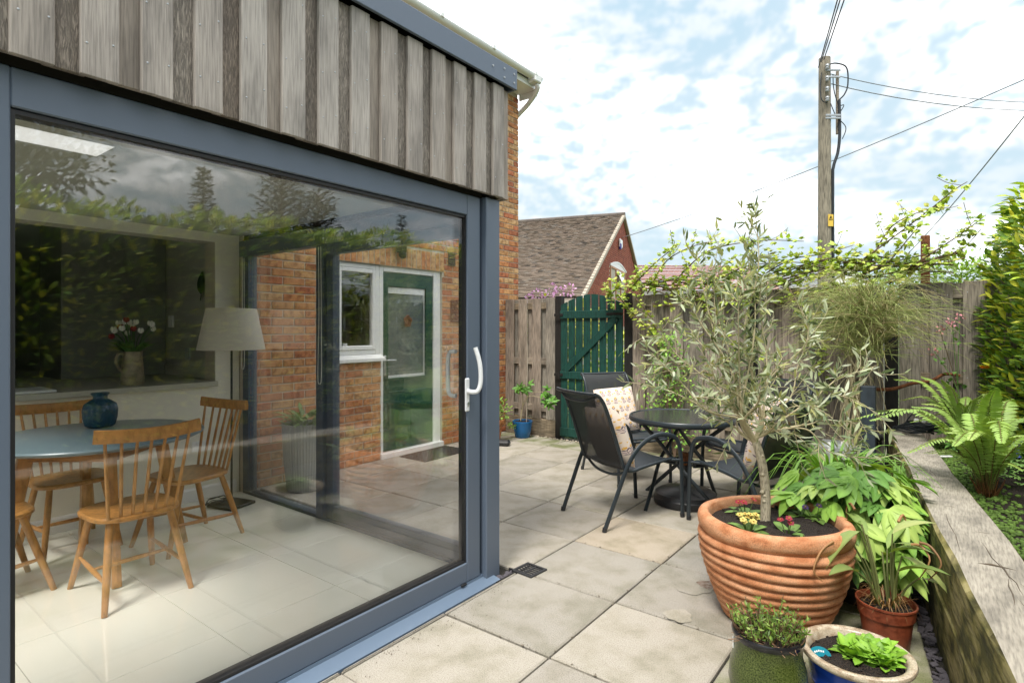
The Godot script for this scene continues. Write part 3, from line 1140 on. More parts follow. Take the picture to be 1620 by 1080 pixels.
	wf.bx(Vector3(xf - 0.06, 1.13, -3.999), Vector3(xf, 2.08, -3.945), 0.005)
	wf.bx(Vector3(xf - 0.06, 1.13, -3.475), Vector3(xf, 2.08, -3.42), 0.005)
	wf.bx(Vector3(xf - 0.06, 2.03, -3.945), Vector3(xf, 2.08, -3.475), 0.005)
	wf.bx(Vector3(xf - 0.06, 1.13, -3.945), Vector3(xf, 1.18, -3.475), 0.005)
	for s in [[-3.942, -3.905], [-3.515, -3.478]]:
		wf.bx(Vector3(xf - 0.05, 1.183, s[0]), Vector3(xf + 0.012, 2.027, s[1]), 0.006)
	wf.bx(Vector3(xf - 0.05, 1.183, -3.905), Vector3(xf + 0.011, 1.225, -3.515), 0.006)
	wf.bx(Vector3(xf - 0.05, 1.985, -3.905), Vector3(xf + 0.011, 2.027, -3.515), 0.006)
	var win := part("window", wf, M.white_plastic, h)
	var p2 := MB.new()
	p2.bx(Vector3(xf - 0.02, 1.225, -3.905), Vector3(xf - 0.014, 1.985, -3.515))
	part("pane", p2, M.glass, win)
	var b2 := MB.new()
	b2.bx(Vector3(xf - 0.09, 1.86, -3.94), Vector3(xf - 0.07, 1.99, -3.48), 0.003)
	part("blind", b2, M.blind_grey, win)
	var sl := MB.new()
	sl.sweep([Vector3(-4.80, 1.10, -3.40), Vector3(-4.80, 1.10, -4.02)], [Vector2(-0.09, -0.04), Vector2(0.05, -0.04), Vector2(0.05, -0.01), Vector2(-0.03, 0.028), Vector2(-0.09, 0.028)])
	part("sill", sl, M.white_plastic, win)
	# vent
	var vt := MB.new()
	vt.box(Vector3(-4.795, 2.25, -5.09), Vector3(0.012, 0.165, 0.125), 0.003)
	for k in 5:
		vt.box(Vector3(-4.786, 2.19 + k * 0.03, -5.09), Vector3(0.016, 0.006, 0.10), 0.001, Basis(Vector3(0, 0, 1), 0.5))
	part("vent", vt, M.vent_brown, h)

	# fittings on the wall
	var l := thing("wall_light", "dark outdoor wall light with a flat panel on top above the back door", "wall light", Vector3(-4.8, 2.27, -4.24))
	var lb := MB.new()
	lb.box(Vector3(0.05, 0.02, 0), Vector3(0.09, 0.11, 0.10), 0.015)
	lb.ball(Vector3(0.07, -0.06, 0), Vector3(0.04, 0.045, 0.045), 12)
	part("body", lb, M.post_black, l)
	var lp := MB.new()
	lp.box(Vector3(0.10, 0.10, 0), Vector3(0.16, 0.014, 0.30), 0.004, Basis(Vector3(0, 0, 1), -0.22))
	part("panel", lp, M.frame_grey, l)
	var pq := thing("wall_plaque", "brown openwork plaque on the brick wall right of the back door", "plaque", Vector3(-4.795, 1.62, -5.17))
	var pf := MB.new()
	for s in [-1.0, 1.0]:
		pf.box(Vector3(0.004, 0, s * 0.095), Vector3(0.012, 0.27, 0.014), 0.003)
		pf.box(Vector3(0.004, s * 0.13, 0), Vector3(0.011, 0.014, 0.176), 0.003)
	part("frame", pf, M.rust, pq)
	var ps := MB.new()
	for a in 3:
		for b in 4:
			var c0 := Vector3(0.004, -0.096 + b * 0.064, -0.06 + a * 0.06)
			var path: Array = []
			for k in 14:
				var t := k * 0.62
				var r := 0.032 * (1.0 - k / 16.0)
				path.append(c0 + Vector3(0, sin(t + b) * r, cos(t + b) * r * (1.0 if a % 2 == 0 else -1.0)))
			ps.tube(path, [0.0055], 5)
	part("scrollwork", ps, M.rust, pq)
	var wr := thing("door_wreath", "small round brown twig ornament hung on the green back door", "ornament", Vector3(-4.838, 1.485, -4.405))
	var wm := MB.new()
	for k in 4:
		var ring: Array = []
		for s in 19:
			var t := TAU * s / 18.0
			var r := 0.052 + 0.008 * sin(t * 5.0 + k * 2.0) - k * 0.008
			ring.append(Vector3(0.010 + 0.006 * cos(t * 4 + k), sin(t) * r * 1.15, cos(t) * r))
		wm.tube(ring, [0.007], 6, false)
	wm.ball(Vector3(0.004, 0, 0), Vector3(0.005, 0.04, 0.036), 10)
	part("ring", wm, M.rust, wr)
	var orn := thing("window_ornament", "small white and blue jar on the inner sill of the white window", "jar", Vector3(-4.90, 1.15, -3.60))
	var ob := MB.new()
	ob.lathe([Vector2(0.0, 0.0), Vector2(0.03, 0.0), Vector2(0.045, 0.04), Vector2(0.03, 0.085), Vector2(0.035, 0.10), Vector2(0.0, 0.10)], 16)
	part("body", ob, M.white_plastic, orn)
	var obb := MB.new()
	obb.lathe([Vector2(0.04, 0.02), Vector2(0.0465, 0.04), Vector2(0.041, 0.062)], 16)
	part("blue_band", obb, M.bell_blue, orn)
	var dm := thing("door_mat", "dark rubber door mat on the paving outside the back door", "door mat", Vector3(-4.54, 0.003, -4.56))
	var mm := MB.new()
	mm.bx(Vector3(-0.20, 0.0, -0.36), Vector3(0.20, 0.009, 0.36), 0.003)
	part("base", mm, M.rubber_mat, dm)
	var mr := MB.new()
	for i in 9:
		for j in 16:
			mr.box(Vector3(-0.168 + i * 0.042, 0.012, -0.33 + j * 0.044), Vector3(0.026, 0.008, 0.026), 0.003, Basis(Vector3.UP, PI / 4))
	part("studs", mr, M.rubber_mat, dm)

# ---------------------------------------------------------------- the timber-clad garden room
func glass_pair(parent: Node, lo: Vector3, hi: Vector3, ax: int) -> void:
	for k in 2:
		var g := MB.new()
		var a := lo
		var b := hi
		a[ax] = lo[ax] + (hi[ax] - lo[ax]) * [0.0, 0.82][k]
		b[ax] = lo[ax] + (hi[ax] - lo[ax]) * [0.18, 1.0][k]
		g.bx(a, b)
		part("pane", g, M.glass, parent)

func leaf_frame(z0: float, z1: float, wl: float, wr: float) -> MB: # frame of one sliding leaf in the plane of the long wall, z1 nearer
	var f := MB.new()
	var x0 := -2.122
	var x1 := -2.055
	f.bx(Vector3(x0, 0.032, z0), Vector3(x1, 2.127, z0 + wr), 0.004)
	f.bx(Vector3(x0, 0.032, z1 - wl), Vector3(x1, 2.127, z1), 0.004)
	f.bx(Vector3(x0, 2.016, z0 + wr), Vector3(x1 - 0.0015, 2.127, z1 - wl), 0.004)
	f.bx(Vector3(x0, 0.032, z0 + wr), Vector3(x1 - 0.0015, 0.135, z1 - wl), 0.004)
	return f

func gasket(z0: float, z1: float) -> MB:
	var f := MB.new()
	var x0 := -2.115
	var x1 := -2.066
	f.bx(Vector3(x0, 0.135, z0), Vector3(x1, 2.012, z0 + 0.006))
	f.bx(Vector3(x0, 0.135, z1 - 0.012), Vector3(x1, 2.012, z1))
	f.bx(Vector3(x0, 2.000, z0 + 0.012), Vector3(x1, 2.012, z1 - 0.012))
	f.bx(Vector3(x0, 0.135, z0 + 0.012), Vector3(x1, 0.147, z1 - 0.012))
	return f

func garden_room() -> void:
	rng.seed = 104
	var r := thing("garden_room", "flat roofed garden room with grey timber cladding over wide sliding glass doors", "extension", Vector3.ZERO)
	# roof deck, hidden structure and the parapet edge
	var rf := MB.new()
	var hole := Rect2(-4.4, -1.3, 1.95, 3.2)
	for q in cells(Vector2(-4.80, -2.55), Vector2(-2.03, 2.3), [hole]):
		rf.bx(Vector3(q.position.x, 2.77, q.position.y), Vector3(q.end.x, 2.86, q.end.y))
	rf.bx(Vector3(-2.10, 2.16, -2.5), Vector3(-2.04, 2.77, 2.3))
	rf.bx(Vector3(-4.80, 2.16, -2.56), Vector3(-2.04, 2.77, -2.503))
	rf.bx(Vector3(-4.80, 2.0, 2.25), Vector3(-2.04, 2.77, 2.32))
	rf.bx(Vector3(-2.115, 0.0, 1.78), Vector3(-2.04, 2.16, 2.30))
	var roof := part("roof", rf, M.void_black, r)
	var rl := MB.new()
	rl.bx(Vector3(-4.45, 2.862, -1.35), Vector3(-2.40, 2.872, 1.95))
	part("roof_light", rl, M.glass, roof)
	var fa := MB.new()
	fa.bx(Vector3(-1.972, 2.768, -2.622), Vector3(-1.955, 2.886, 2.4), 0.003)
	fa.bx(Vector3(-4.79, 2.768, -2.622), Vector3(-1.973, 2.886, -2.605), 0.003)
	fa.bx(Vector3(-2.10, 2.872, -2.604), Vector3(-1.973, 2.885, 2.4), 0.003)
	fa.bx(Vector3(-4.79, 2.872, -2.604), Vector3(-2.101, 2.885, -2.50), 0.003)
	var fascia := part("fascia", fa, M.frame_grey, r)
	var fb := MB.new()
	for q in [[-2.59, 2.80], [-2.59, 2.85], [-2.50, 2.80], [-2.50, 2.85], [-2.40, 2.83], [-1.2, 2.83]]:
		fb.tube([Vector3(-1.956, q[1], q[0]), Vector3(-1.951, q[1], q[0])], [0.006], 8)
	part("bolt", fb, M.galv, fascia)
	# cladding: board on board, nailed
	var bk := MB.new()
	bk.bx(Vector3(-2.036, 2.17, -2.56), Vector3(-2.026, 2.765, 2.35))
	var clad := part("cladding", bk, M.void_black, r)
	var nails := MB.new()
	for k in range(-14, 15):
		var z0 := -0.396 - 0.1572 * k
		if z0 > 2.3:
			continue
		var wid := 0.094 + rr(-0.003, 0.004)
		var ob := MB.new()
		ob.bx(Vector3(-2.003, 2.138 + rr(-0.002, 0.002), z0 - wid), Vector3(-1.983, 2.762, z0), 0.0025)
		if k < 14:
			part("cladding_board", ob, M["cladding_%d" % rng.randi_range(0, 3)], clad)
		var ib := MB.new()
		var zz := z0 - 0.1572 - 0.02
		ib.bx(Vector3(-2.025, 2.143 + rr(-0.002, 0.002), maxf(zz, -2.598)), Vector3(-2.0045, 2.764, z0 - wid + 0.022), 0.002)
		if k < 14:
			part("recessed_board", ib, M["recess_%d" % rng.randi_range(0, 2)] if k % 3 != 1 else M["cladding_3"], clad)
			for s in [0.016, wid - 0.016]:
				for y in [2.235, 2.43, 2.64]:
					var c := Vector3(-1.983, y + rr(-0.02, 0.02) + s * 0.3, z0 - s + rr(-0.003, 0.003))
					nails.ball(c, Vector3(0.0016, 0.0034, 0.0034), 8)
	stuff(part("nail", nails, M.galv, clad))
	var sb := MB.new()
	for k in 15:
		sb.bx(Vector3(-4.78 + k * 0.186, 2.14, -2.60), Vector3(-4.63 + k * 0.186, 2.762, -2.58), 0.002)
	sb.bx(Vector3(-4.78, 2.145, -2.579), Vector3(-2.03, 2.76, -2.562), 0.002)
	stuff(part("side_cladding", sb, M.cladding_1, clad))
	var gapm := MB.new()
	gapm.bx(Vector3(-2.15, 2.129, -2.43), Vector3(-2.06, 2.159, 1.78))
	part("shadow_gap", gapm, M.void_black, clad)
	# corner post
	var cp := MB.new()
	cp.bx(Vector3(-2.15, -0.04, -2.555), Vector3(-2.03, 2.135, -2.435), 0.005)
	cp.bx(Vector3(-2.14, 0.0, -2.434), Vector3(-2.085, 2.10, -2.412))
	part("corner_post", cp, M.frame_grey, r)
	# the large sliding leaf and the one beside it
	var d := part("sliding_door", leaf_frame(-2.41, -0.325, 0.088, 0.105), M.frame_grey, r)
	part("gasket", gasket(-2.305, -0.413), M.gasket, d)
	glass_pair(d, Vector3(-2.112, 0.14, -2.30), Vector3(-2.078, 2.008, -0.418), 0)
	var hp := MB.new()
	hp.box(Vector3(-2.049, 1.045, -2.295), Vector3(0.012, 0.18, 0.034), 0.006)
	part("handle_plate", hp, M.handle_white, d)
	var hl := MB.new()
	var arc := curve3([Vector3(-2.045, 1.065, -2.295), Vector3(-2.005, 1.062, -2.30), Vector3(-1.985, 1.075, -2.315), Vector3(-1.978, 1.13, -2.325), Vector3(-1.984, 1.22, -2.322), Vector3(-2.004, 1.30, -2.310)], 6)
	hl.tube(arc, [0.0125], 10, true)
	part("handle", hl, M.handle_white, d)
	var cy := MB.new()
	cy.tube([Vector3(-2.044, 1.0, -2.295), Vector3(-2.038, 1.0, -2.295)], [0.0075], 12)
	cy.box(Vector3(-2.041, 0.988, -2.295), Vector3(0.006, 0.014, 0.007), 0.001)
	part("lock", cy, M.steel, d)
	var hi := MB.new()
	hi.tube(curve3([Vector3(-2.145, 1.03, -2.31), Vector3(-2.19, 1.035, -2.31), Vector3(-2.205, 1.08, -2.31), Vector3(-2.205, 1.22, -2.31), Vector3(-2.19, 1.27, -2.31), Vector3(-2.145, 1.275, -2.31)], 5), [0.012], 10)
	part("inner_handle", hi, M.handle_white, d)
	var plug := MB.new()
	plug.box(Vector3(-2.05, 0.03, -2.27), Vector3(0.012, 0.012, 0.04), 0.003)
	part("drain_cap", plug, M.gasket, d)
	var d2 := part("sliding_door", leaf_frame(-0.318, 1.77, 0.155, 0.088), M.frame_grey, r)
	part("gasket", gasket(-0.23, 1.615), M.gasket, d2)
	glass_pair(d2, Vector3(-2.112, 0.14, -0.225), Vector3(-2.078, 2.008, 1.61), 0)
	var si := MB.new()
	si.sweep([Vector3(-2.06, 0.0, 1.8), Vector3(-2.06, 0.0, -2.50)], [Vector2(-0.1, -0.05), Vector2(0.075, -0.05), Vector2(0.078, -0.002), Vector2(0.005, 0.016), Vector2(0.004, 0.03), Vector2(-0.1, 0.03)])
	part("threshold", si, M.sill_grey, r)
	# glazed side wall facing the recess by the back door
	var g := MB.new()
	var z0 := -2.57
	var z1 := -2.49
	g.bx(Vector3(-4.862, 2.02, z0), Vector3(-2.151, 2.155, z1), 0.003)
	g.bx(Vector3(-4.80, -0.02, z0), Vector3(-2.151, 0.02, z1), 0.003)
	g.bx(Vector3(-4.80, 0.021, z0), Vector3(-4.71, 2.019, z1), 0.003)
	g.bx(Vector3(-3.70, 0.021, z0 + 0.002), Vector3(-3.615, 2.019, z1 + 0.02), 0.003)
	var sg := part("side_glazing", g, M.frame_edge, r)
	glass_pair(sg, Vector3(-4.71, 0.02, -2.545), Vector3(-3.70, 2.02, -2.511), 2)
	var sd := MB.new()
	sd.bx(Vector3(-3.612, 0.022, z0 + 0.012), Vector3(-3.53, 2.018, z1 - 0.006), 0.004)
	sd.bx(Vector3(-2.26, 0.022, z0 + 0.012), Vector3(-2.153, 2.018, z1 - 0.006), 0.004)
	sd.bx(Vector3(-3.53, 1.945, z0 + 0.013), Vector3(-2.26, 2.018, z1 - 0.007), 0.004)
	sd.bx(Vector3(-3.53, 0.022, z0 + 0.013), Vector3(-2.26, 0.115, z1 - 0.007), 0.004)
	var sdo := part("side_door", sd, M.frame_edge, r)
	glass_pair(sdo, Vector3(-3.53, 0.115, -2.548), Vector3(-2.26, 1.945, -2.514), 2)
	var cd := MB.new()
	for s in [[-4.76, 1.12], [-3.66, 1.06]]:
		cd.tube(curve3([Vector3(s[0], 2.0, -2.465), Vector3(s[0] + 0.01, 1.5, -2.462), Vector3(s[0], s[1], -2.46), Vector3(s[0] + 0.02, s[1] - 0.06, -2.46), Vector3(s[0] + 0.045, s[1], -2.46), Vector3(s[0] + 0.04, 1.5, -2.462), Vector3(s[0] + 0.03, 2.0, -2.465)], 5), [0.0025], 5)
	part("blind_cord", cd, M.skirting, sg)

# ---------------------------------------------------------------- inside: dining set, lamp, kitchen counter
func spoke(b: MB, a: Vector3, c: Vector3, r0: float, r1: float, bulge := 1.0) -> void:
	var path: Array = []
	var rad: Array = []
	for k in 7:
		var t := k / 6.0
		path.append(a.lerp(c, t))
		rad.append(lerpf(r0, r1, t) * (1.0 + (bulge - 1.0) * sin(PI * t)))
	b.tube(path, rad, 10)

func dining_chair(label: String, at: Vector3, turn: float) -> Node3D: # front towards -z
	var c := thing("dining_chair", label, "dining chair", at, turn, "spindle back dining chairs round the table")
	var s := MB.new()
	var m := 28
	var rings: Array = []
	for lay in 4:
		var row: Array = []
		for k in m:
			var t := TAU * k / m
			var cs := signf(cos(t)) * pow(absf(cos(t)), 0.62)
			var sn := signf(sin(t)) * pow(absf(sin(t)), 0.62)
			var zz := 0.205 * sn
			var wx := 0.222 - 0.018 * (sn * 0.5 + 0.5)
			var sc: float = [0.93, 1.0, 1.0, 0.955][lay]
			row.append(Vector3(wx * cs * sc, [0.418, 0.427, 0.441, 0.449][lay], zz * sc))
		rings.append(row)
	for lay in 3:
		for k in m:
			var k2 := (k + 1) % m
			s.poly([rings[lay][k2], rings[lay][k], rings[lay + 1][k], rings[lay + 1][k2]])
	var dish: Array = []
	for ring in 5:
		var row: Array = []
		var q := 1.0 - ring / 4.0
		for k in m:
			var p: Vector3 = rings[3][k]
			row.append(Vector3(p.x * q, 0.449 - 0.012 * (1.0 - pow(q, 3.0)), p.z * q + 0.01 * (1.0 - q)))
		dish.append(row)
	var i0 := s.v.size()
	for row in dish:
		for p in row:
			s.pt(p, Vector3(-p.x * 0.15, 1, -p.z * 0.15).normalized())
	for a in 4:
		for k in m:
			var k2 := (k + 1) % m
			s.t3(i0 + a * m + k, i0 + (a + 1) * m + k, i0 + a * m + k2)
			s.t3(i0 + a * m + k2, i0 + (a + 1) * m + k, i0 + (a + 1) * m + k2)
	var bot: Array = rings[0].duplicate()
	s.poly(bot)
	part("seat", s, M.oak, c)
	var feet := {}
	for sx in [-1.0, 1.0]:
		for sz in [-1.0, 1.0]:
			var l := MB.new()
			var top := Vector3(sx * 0.14, 0.42, sz * 0.135)
			var foot := Vector3(sx * 0.20, 0.0, sz * 0.255)
			spoke(l, foot, top, 0.0135, 0.0175, 1.18)
			part("leg", l, M.oak, c)
			feet[Vector2(sx, sz)] = [top, foot]
	var st := MB.new()
	for sx in [-1.0, 1.0]:
		var a: Vector3 = feet[Vector2(sx, -1)][1].lerp(feet[Vector2(sx, -1)][0], 0.42)
		var b: Vector3 = feet[Vector2(sx, 1)][1].lerp(feet[Vector2(sx, 1)][0], 0.34)
		spoke(st, a, b, 0.008, 0.008, 1.6)
	var ha: Vector3 = feet[Vector2(-1, -1)][1].lerp(feet[Vector2(-1, -1)][0], 0.42).lerp(feet[Vector2(-1, 1)][1].lerp(feet[Vector2(-1, 1)][0], 0.34), 0.5)
	spoke(st, ha, Vector3(-ha.x, ha.y, ha.z), 0.008, 0.008, 1.5)
	part("stretcher", st, M.oak, c)
	for k in 7:
		var t := (k - 3) / 3.0
		var sp := MB.new()
		spoke(sp, Vector3(t * 0.155, 0.44, 0.165 + 0.012 * (1.0 - t * t)), Vector3(t * 0.195, 0.845, 0.245 + 0.035 * (1.0 - t * t)), 0.0085, 0.0075, 1.1)
		part("spindle", sp, M.oak, c)
	var cr := MB.new()
	var path: Array = []
	for k in 15:
		var t := (k - 7) / 7.0
		path.append(Vector3(t * 0.245, 0.865 + 0.012 * t * t, 0.25 + 0.04 * (1.0 - t * t)))
	cr.sweep(path, [Vector2(-0.011, -0.03), Vector2(0.011, -0.03), Vector2(0.013, 0.0), Vector2(0.009, 0.032), Vector2(0.0, 0.036), Vector2(-0.009, 0.032), Vector2(-0.013, 0.0)], Vector3.UP)
	part("crest_rail", cr, M.oak, c)
	return c

func indoors() -> void:
	rng.seed = 105
	var t := thing("dining_table", "round dining table with a grey blue top on splayed oak legs", "dining table", Vector3(-4.03, 0, -1.21), 0.0)
	var top := MB.new()
	top.lathe([Vector2(0.0, 0.745), Vector2(0.53, 0.745), Vector2(0.556, 0.757), Vector2(0.56, 0.764), Vector2(0.556, 0.772), Vector2(0.548, 0.775), Vector2(0.0, 0.775)], 72)
	part("table_top", top, M.table_blue, t)
	var ap := MB.new()
	var ax := Vector3(0.62, 0, 0.785)
	var bs := Basis(Vector3(0.785, 0, -0.62), Vector3.UP, Vector3(0.62, 0, 0.785))
	for s in [-1.0, 1.0]:
		ap.box(bs * Vector3(s * 0.235, 0.70, 0), Vector3(0.022, 0.08, 0.47), 0.003, bs)
		ap.box(bs * Vector3(0, 0.70, s * 0.235), Vector3(0.448, 0.079, 0.022), 0.003, bs)
	part("apron", ap, M.oak_flat, t)
	for k in 4:
		var a := PI / 4 + k * PI / 2
		var dir := bs * Vector3(cos(a), 0, sin(a))
		var l := MB.new()
		var up := Vector3(-dir.z, 0, dir.x)
		var path := [dir * 0.45, dir * 0.32 + Vector3(0, 0.745, 0)]
		l.sweep(path, [Vector2(-0.032, -0.022), Vector2(0.032, -0.022), Vector2(0.038, 0.0), Vector2(0.032, 0.022), Vector2(-0.032, 0.022), Vector2(-0.038, 0.0)], up)
		part("leg", l, M.oak, t)
	dining_chair("oak spindle back chair nearest the glass, its back to the patio", Vector3(-3.50, 0, -1.20), PI / 2)
	var c1 := get_node("dining_chair")
	copy(c1, "oak spindle back chair standing in front of the floor lamp", Vector3(-4.0, 0, -1.71), PI + 0.16)
	copy(c1, "oak spindle back chair between the table and the wall under the hatch", Vector3(-4.50, 0, -1.20), -PI / 2)
	copy(c1, "oak spindle back chair cut off by the left door frame", Vector3(-4.0, 0, -0.68), 0.05)
	# vase
	var v := thing("blue_vase", "ribbed blue glass vase on the round dining table", "vase", Vector3(-4.29, 0.776, -1.30))
	var vm := MB.new()
	var prof := [Vector2(0.001, 0.002), Vector2(0.062, 0.0), Vector2(0.078, 0.012), Vector2(0.090, 0.06), Vector2(0.093, 0.11), Vector2(0.085, 0.145), Vector2(0.055, 0.168), Vector2(0.038, 0.178), Vector2(0.037, 0.192), Vector2(0.044, 0.206), Vector2(0.052, 0.215)]
	ribbed(vm, prof, 18, 0.035)
	var inner: Array = []
	for k in range(prof.size() - 1, 0, -1):
		inner.append(Vector2(prof[k].x - 0.004, prof[k].y + 0.002))
	ribbed(vm, inner, 18, 0.02)
	part("body", vm, M.blue_glass, v)
	# floor lamp
	var lp := thing("floor_lamp", "floor lamp with a cream drum shade on a thin black stem", "floor lamp", Vector3(-4.51, 0, -2.25))
	var b := MB.new()
	b.box(Vector3(0, 0.011, 0), Vector3(0.26, 0.022, 0.24), 0.005, Basis(Vector3.UP, 0.25))
	part("base", b, M.black_metal, lp)
	var sm := MB.new()
	sm.tube([Vector3(0, 0.02, 0), Vector3(0, 1.42, 0)], [0.0085], 10)
	sm.tube([Vector3(0, 1.40, 0), Vector3(0, 1.46, 0)], [0.02], 10)
	part("stem", sm, M.black_metal, lp)
	var sh := MB.new()
	sh.lathe([Vector2(0.245, 1.235), Vector2(0.247, 1.24), Vector2(0.185, 1.555), Vector2(0.183, 1.56), Vector2(0.181, 1.555), Vector2(0.242, 1.238)], 48)
	part("lamp_shade", sh, M.lamp_linen, lp)
	var cb := thing("lamp_flex", "loose coil of black flex and switch behind the floor lamp base", "cable", Vector3(-4.62, 0.0, -2.20))
	var cm := MB.new()
	var pts: Array = []
	for k in 26:
		var a := k * 0.72
		pts.append(Vector3(cos(a) * rr(0.05, 0.10), 0.008 + 0.002 * k * 0.4 + rr(0, 0.02), sin(a) * rr(0.06, 0.13)))
	cm.tube(curve3(pts, 4), [0.0035], 5)
	part("flex", cm, M.cable, cb)
	var cs := MB.new()
	cs.box(Vector3(0.02, 0.02, 0.02), Vector3(0.05, 0.03, 0.09), 0.008)
	part("switch", cs, M.black_plastic, cb)
	# counter in the hatch
	var ct := thing("kitchen_counter", "pale stone worktop running through the hatch above the dining table", "worktop", Vector3.ZERO)
	var cw := MB.new()
	cw.bx(Vector3(-5.62, 0.925, -2.288), Vector3(-4.805, 0.965, -0.192), 0.003)
	cw.bx(Vector3(-6.55, 0.924, -2.352), Vector3(-5.621, 0.9645, -1.20), 0.003)
	part("worktop", cw, M.quartz, ct)
	var up := MB.new()
	up.bx(Vector3(-5.98, 0.965, -2.357), Vector3(-5.055, 1.06, -2.338), 0.002)
	part("upstand", up, M.quartz, ct)
	var cc := MB.new()
	cc.bx(Vector3(-5.58, 0.0, -2.30), Vector3(-5.06, 0.92, -0.25))
	part("cupboard", cc, M.kitchen_unit, ct)
	var tc := thing("tall_cabinet", "tall grey cupboard standing in the dim kitchen behind the jug", "cupboard", Vector3.ZERO)
	var tb := MB.new()
	tb.bx(Vector3(-6.6, 0.967, -2.35), Vector3(-5.98, 2.34, -1.53), 0.003)
	part("carcass", tb, M.kitchen_unit, tc)
	var j := thing("flower_jug", "tall beige stoneware jug with a loop handle on the worktop", "jug", Vector3(-5.04, 0.966, -1.74))
	var jm := MB.new()
	jm.lathe([Vector2(0.0, 0.0), Vector2(0.072, 0.0), Vector2(0.079, 0.01), Vector2(0.078, 0.06), Vector2(0.072, 0.16), Vector2(0.064, 0.24), Vector2(0.066, 0.258), Vector2(0.060, 0.258), Vector2(0.058, 0.22), Vector2(0.0, 0.20)], 32)
	for k in 3:
		jm.lathe([Vector2(0.0785 - k * 0.003, 0.05 + k * 0.022), Vector2(0.0815 - k * 0.003, 0.055 + k * 0.022), Vector2(0.0780 - k * 0.003, 0.06 + k * 0.022)], 32)
	part("body", jm, M.stoneware, j)
	var jh := MB.new()
	jh.tube(curve3([Vector3(0.02, 0.235, 0.062), Vector3(0.035, 0.245, 0.105), Vector3(0.035, 0.19, 0.125), Vector3(0.025, 0.13, 0.10), Vector3(0.02, 0.105, 0.072)], 5), [0.010], 8)
	part("handle", jh, M.stoneware, j)
	var fl := thing("tulip_bunch", "bunch of white and dark red tulips standing in the beige jug", "flowers", Vector3(-5.04, 1.17, -1.74))
	var stm := MB.new()
	var pet := MB.new()
	for k in 18:
		stm.col = tone(Color(0.05, 0.13, 0.035), 0.3)
		var a := rr(0, TAU)
		var sp := rr(0.02, 0.16)
		var tip := Vector3(cos(a) * sp, rr(0.19, 0.30) - sp * 0.3, sin(a) * sp)
		stm.tube(curve3([Vector3(cos(a) * 0.02, 0, sin(a) * 0.02), tip * 0.55 + Vector3(0, 0.03, 0), tip], 4), [0.003], 5)
		for q in 2:
			var la := a + rr(-1, 1)
			stm.leaf(Vector3(cos(la) * 0.03, 0.03, sin(la) * 0.03), Vector3(cos(la), rr(0.8, 1.6), sin(la)), Vector3(-cos(la), 0.8, -sin(la)), rr(0.12, 0.2), 0.035, 0.3)
		pet.col = [Color(0.75, 0.73, 0.62), Color(0.72, 0.72, 0.66), Color(0.24, 0.02, 0.03), Color(0.70, 0.71, 0.58)][k % 4]
		for q in 6:
			var pa := q * TAU / 6
			var out := Vector3(cos(pa), 0, sin(pa))
			pet.leaf(tip + out * 0.004, out * 0.45 + Vector3.UP, -out + Vector3.UP * 0.3, 0.045, 0.030, -0.15, -0.4)
	part("stems", stm, M.leaf, fl)
	part("petals", pet, M.petal, fl)
	var bd := MB.new()
	bd.bx(Vector3(-5.22, 0.966, -1.22), Vector3(-4.86, 0.982, -0.80), 0.004)
	one("chopping_board", bd, M.white_plastic, "flat white board lying on the worktop at the left of the hatch", "board")
	var de := thing("leaf_ornament", "dark leaf shaped ornament hanging on the kitchen wall", "ornament", Vector3(-5.23, 1.80, -2.352))
	var dl := MB.new()
	dl.col = Color(0.012, 0.03, 0.02)
	dl.leaf(Vector3(0, -0.10, 0.012), Vector3(0.04, 1, 0), Vector3(0, 0, 1), 0.21, 0.13, 0.03, 0.15, 8)
	dl.tube([Vector3(0, -0.10, 0.012), Vector3(-0.015, -0.15, 0.012)], [0.004], 6)
	part("blade", dl, M.leaf_gloss, de)
	var th := MB.new()
	th.box(Vector3(-5.87, 1.47, -2.352), Vector3(0.09, 0.11, 0.022), 0.004)
	one("thermostat", th, M.white_plastic, "small white thermostat on the kitchen wall beside the tall cupboard", "thermostat")
	var ks := MB.new()
	ks.box(Vector3(-5.53, 1.17, -2.354), Vector3(0.09, 0.11, 0.014), 0.004)
	one("wall_socket", ks, M.galv, "metal wall socket above the worktop upstand in the kitchen", "socket")

func ribbed(b: MB, prof: Array, ribs: int, amp: float) -> void:
	var segs := ribs * 6
	var i0 := b.v.size()
	for i in prof.size():
		var a: Vector2 = prof[maxi(i - 1, 0)]
		var c: Vector2 = prof[mini(i + 1, prof.size() - 1)]
		var d := (c - a).normalized()
		for s in segs + 1:
			var t := TAU * s / segs
			var k := 1.0 + amp * cos(t * ribs)
			var dk := -amp * ribs * sin(t * ribs)
			var dir := Vector3(cos(t), 0, sin(t))
			var tan := Vector3(-sin(t), 0, cos(t))
			var nn := (dir * d.y - tan * d.y * dk + Vector3(0, -d.x, 0)).normalized()
			b.pt(dir * prof[i].x * k + Vector3(0, prof[i].y, 0), nn)
	for i in prof.size() - 1:
		for s in segs:
			var q := i0 + i * (segs + 1) + s
			var w := segs + 1
			b.t3(q, q + w, q + 1)
			b.t3(q + 1, q + w, q + w + 1)

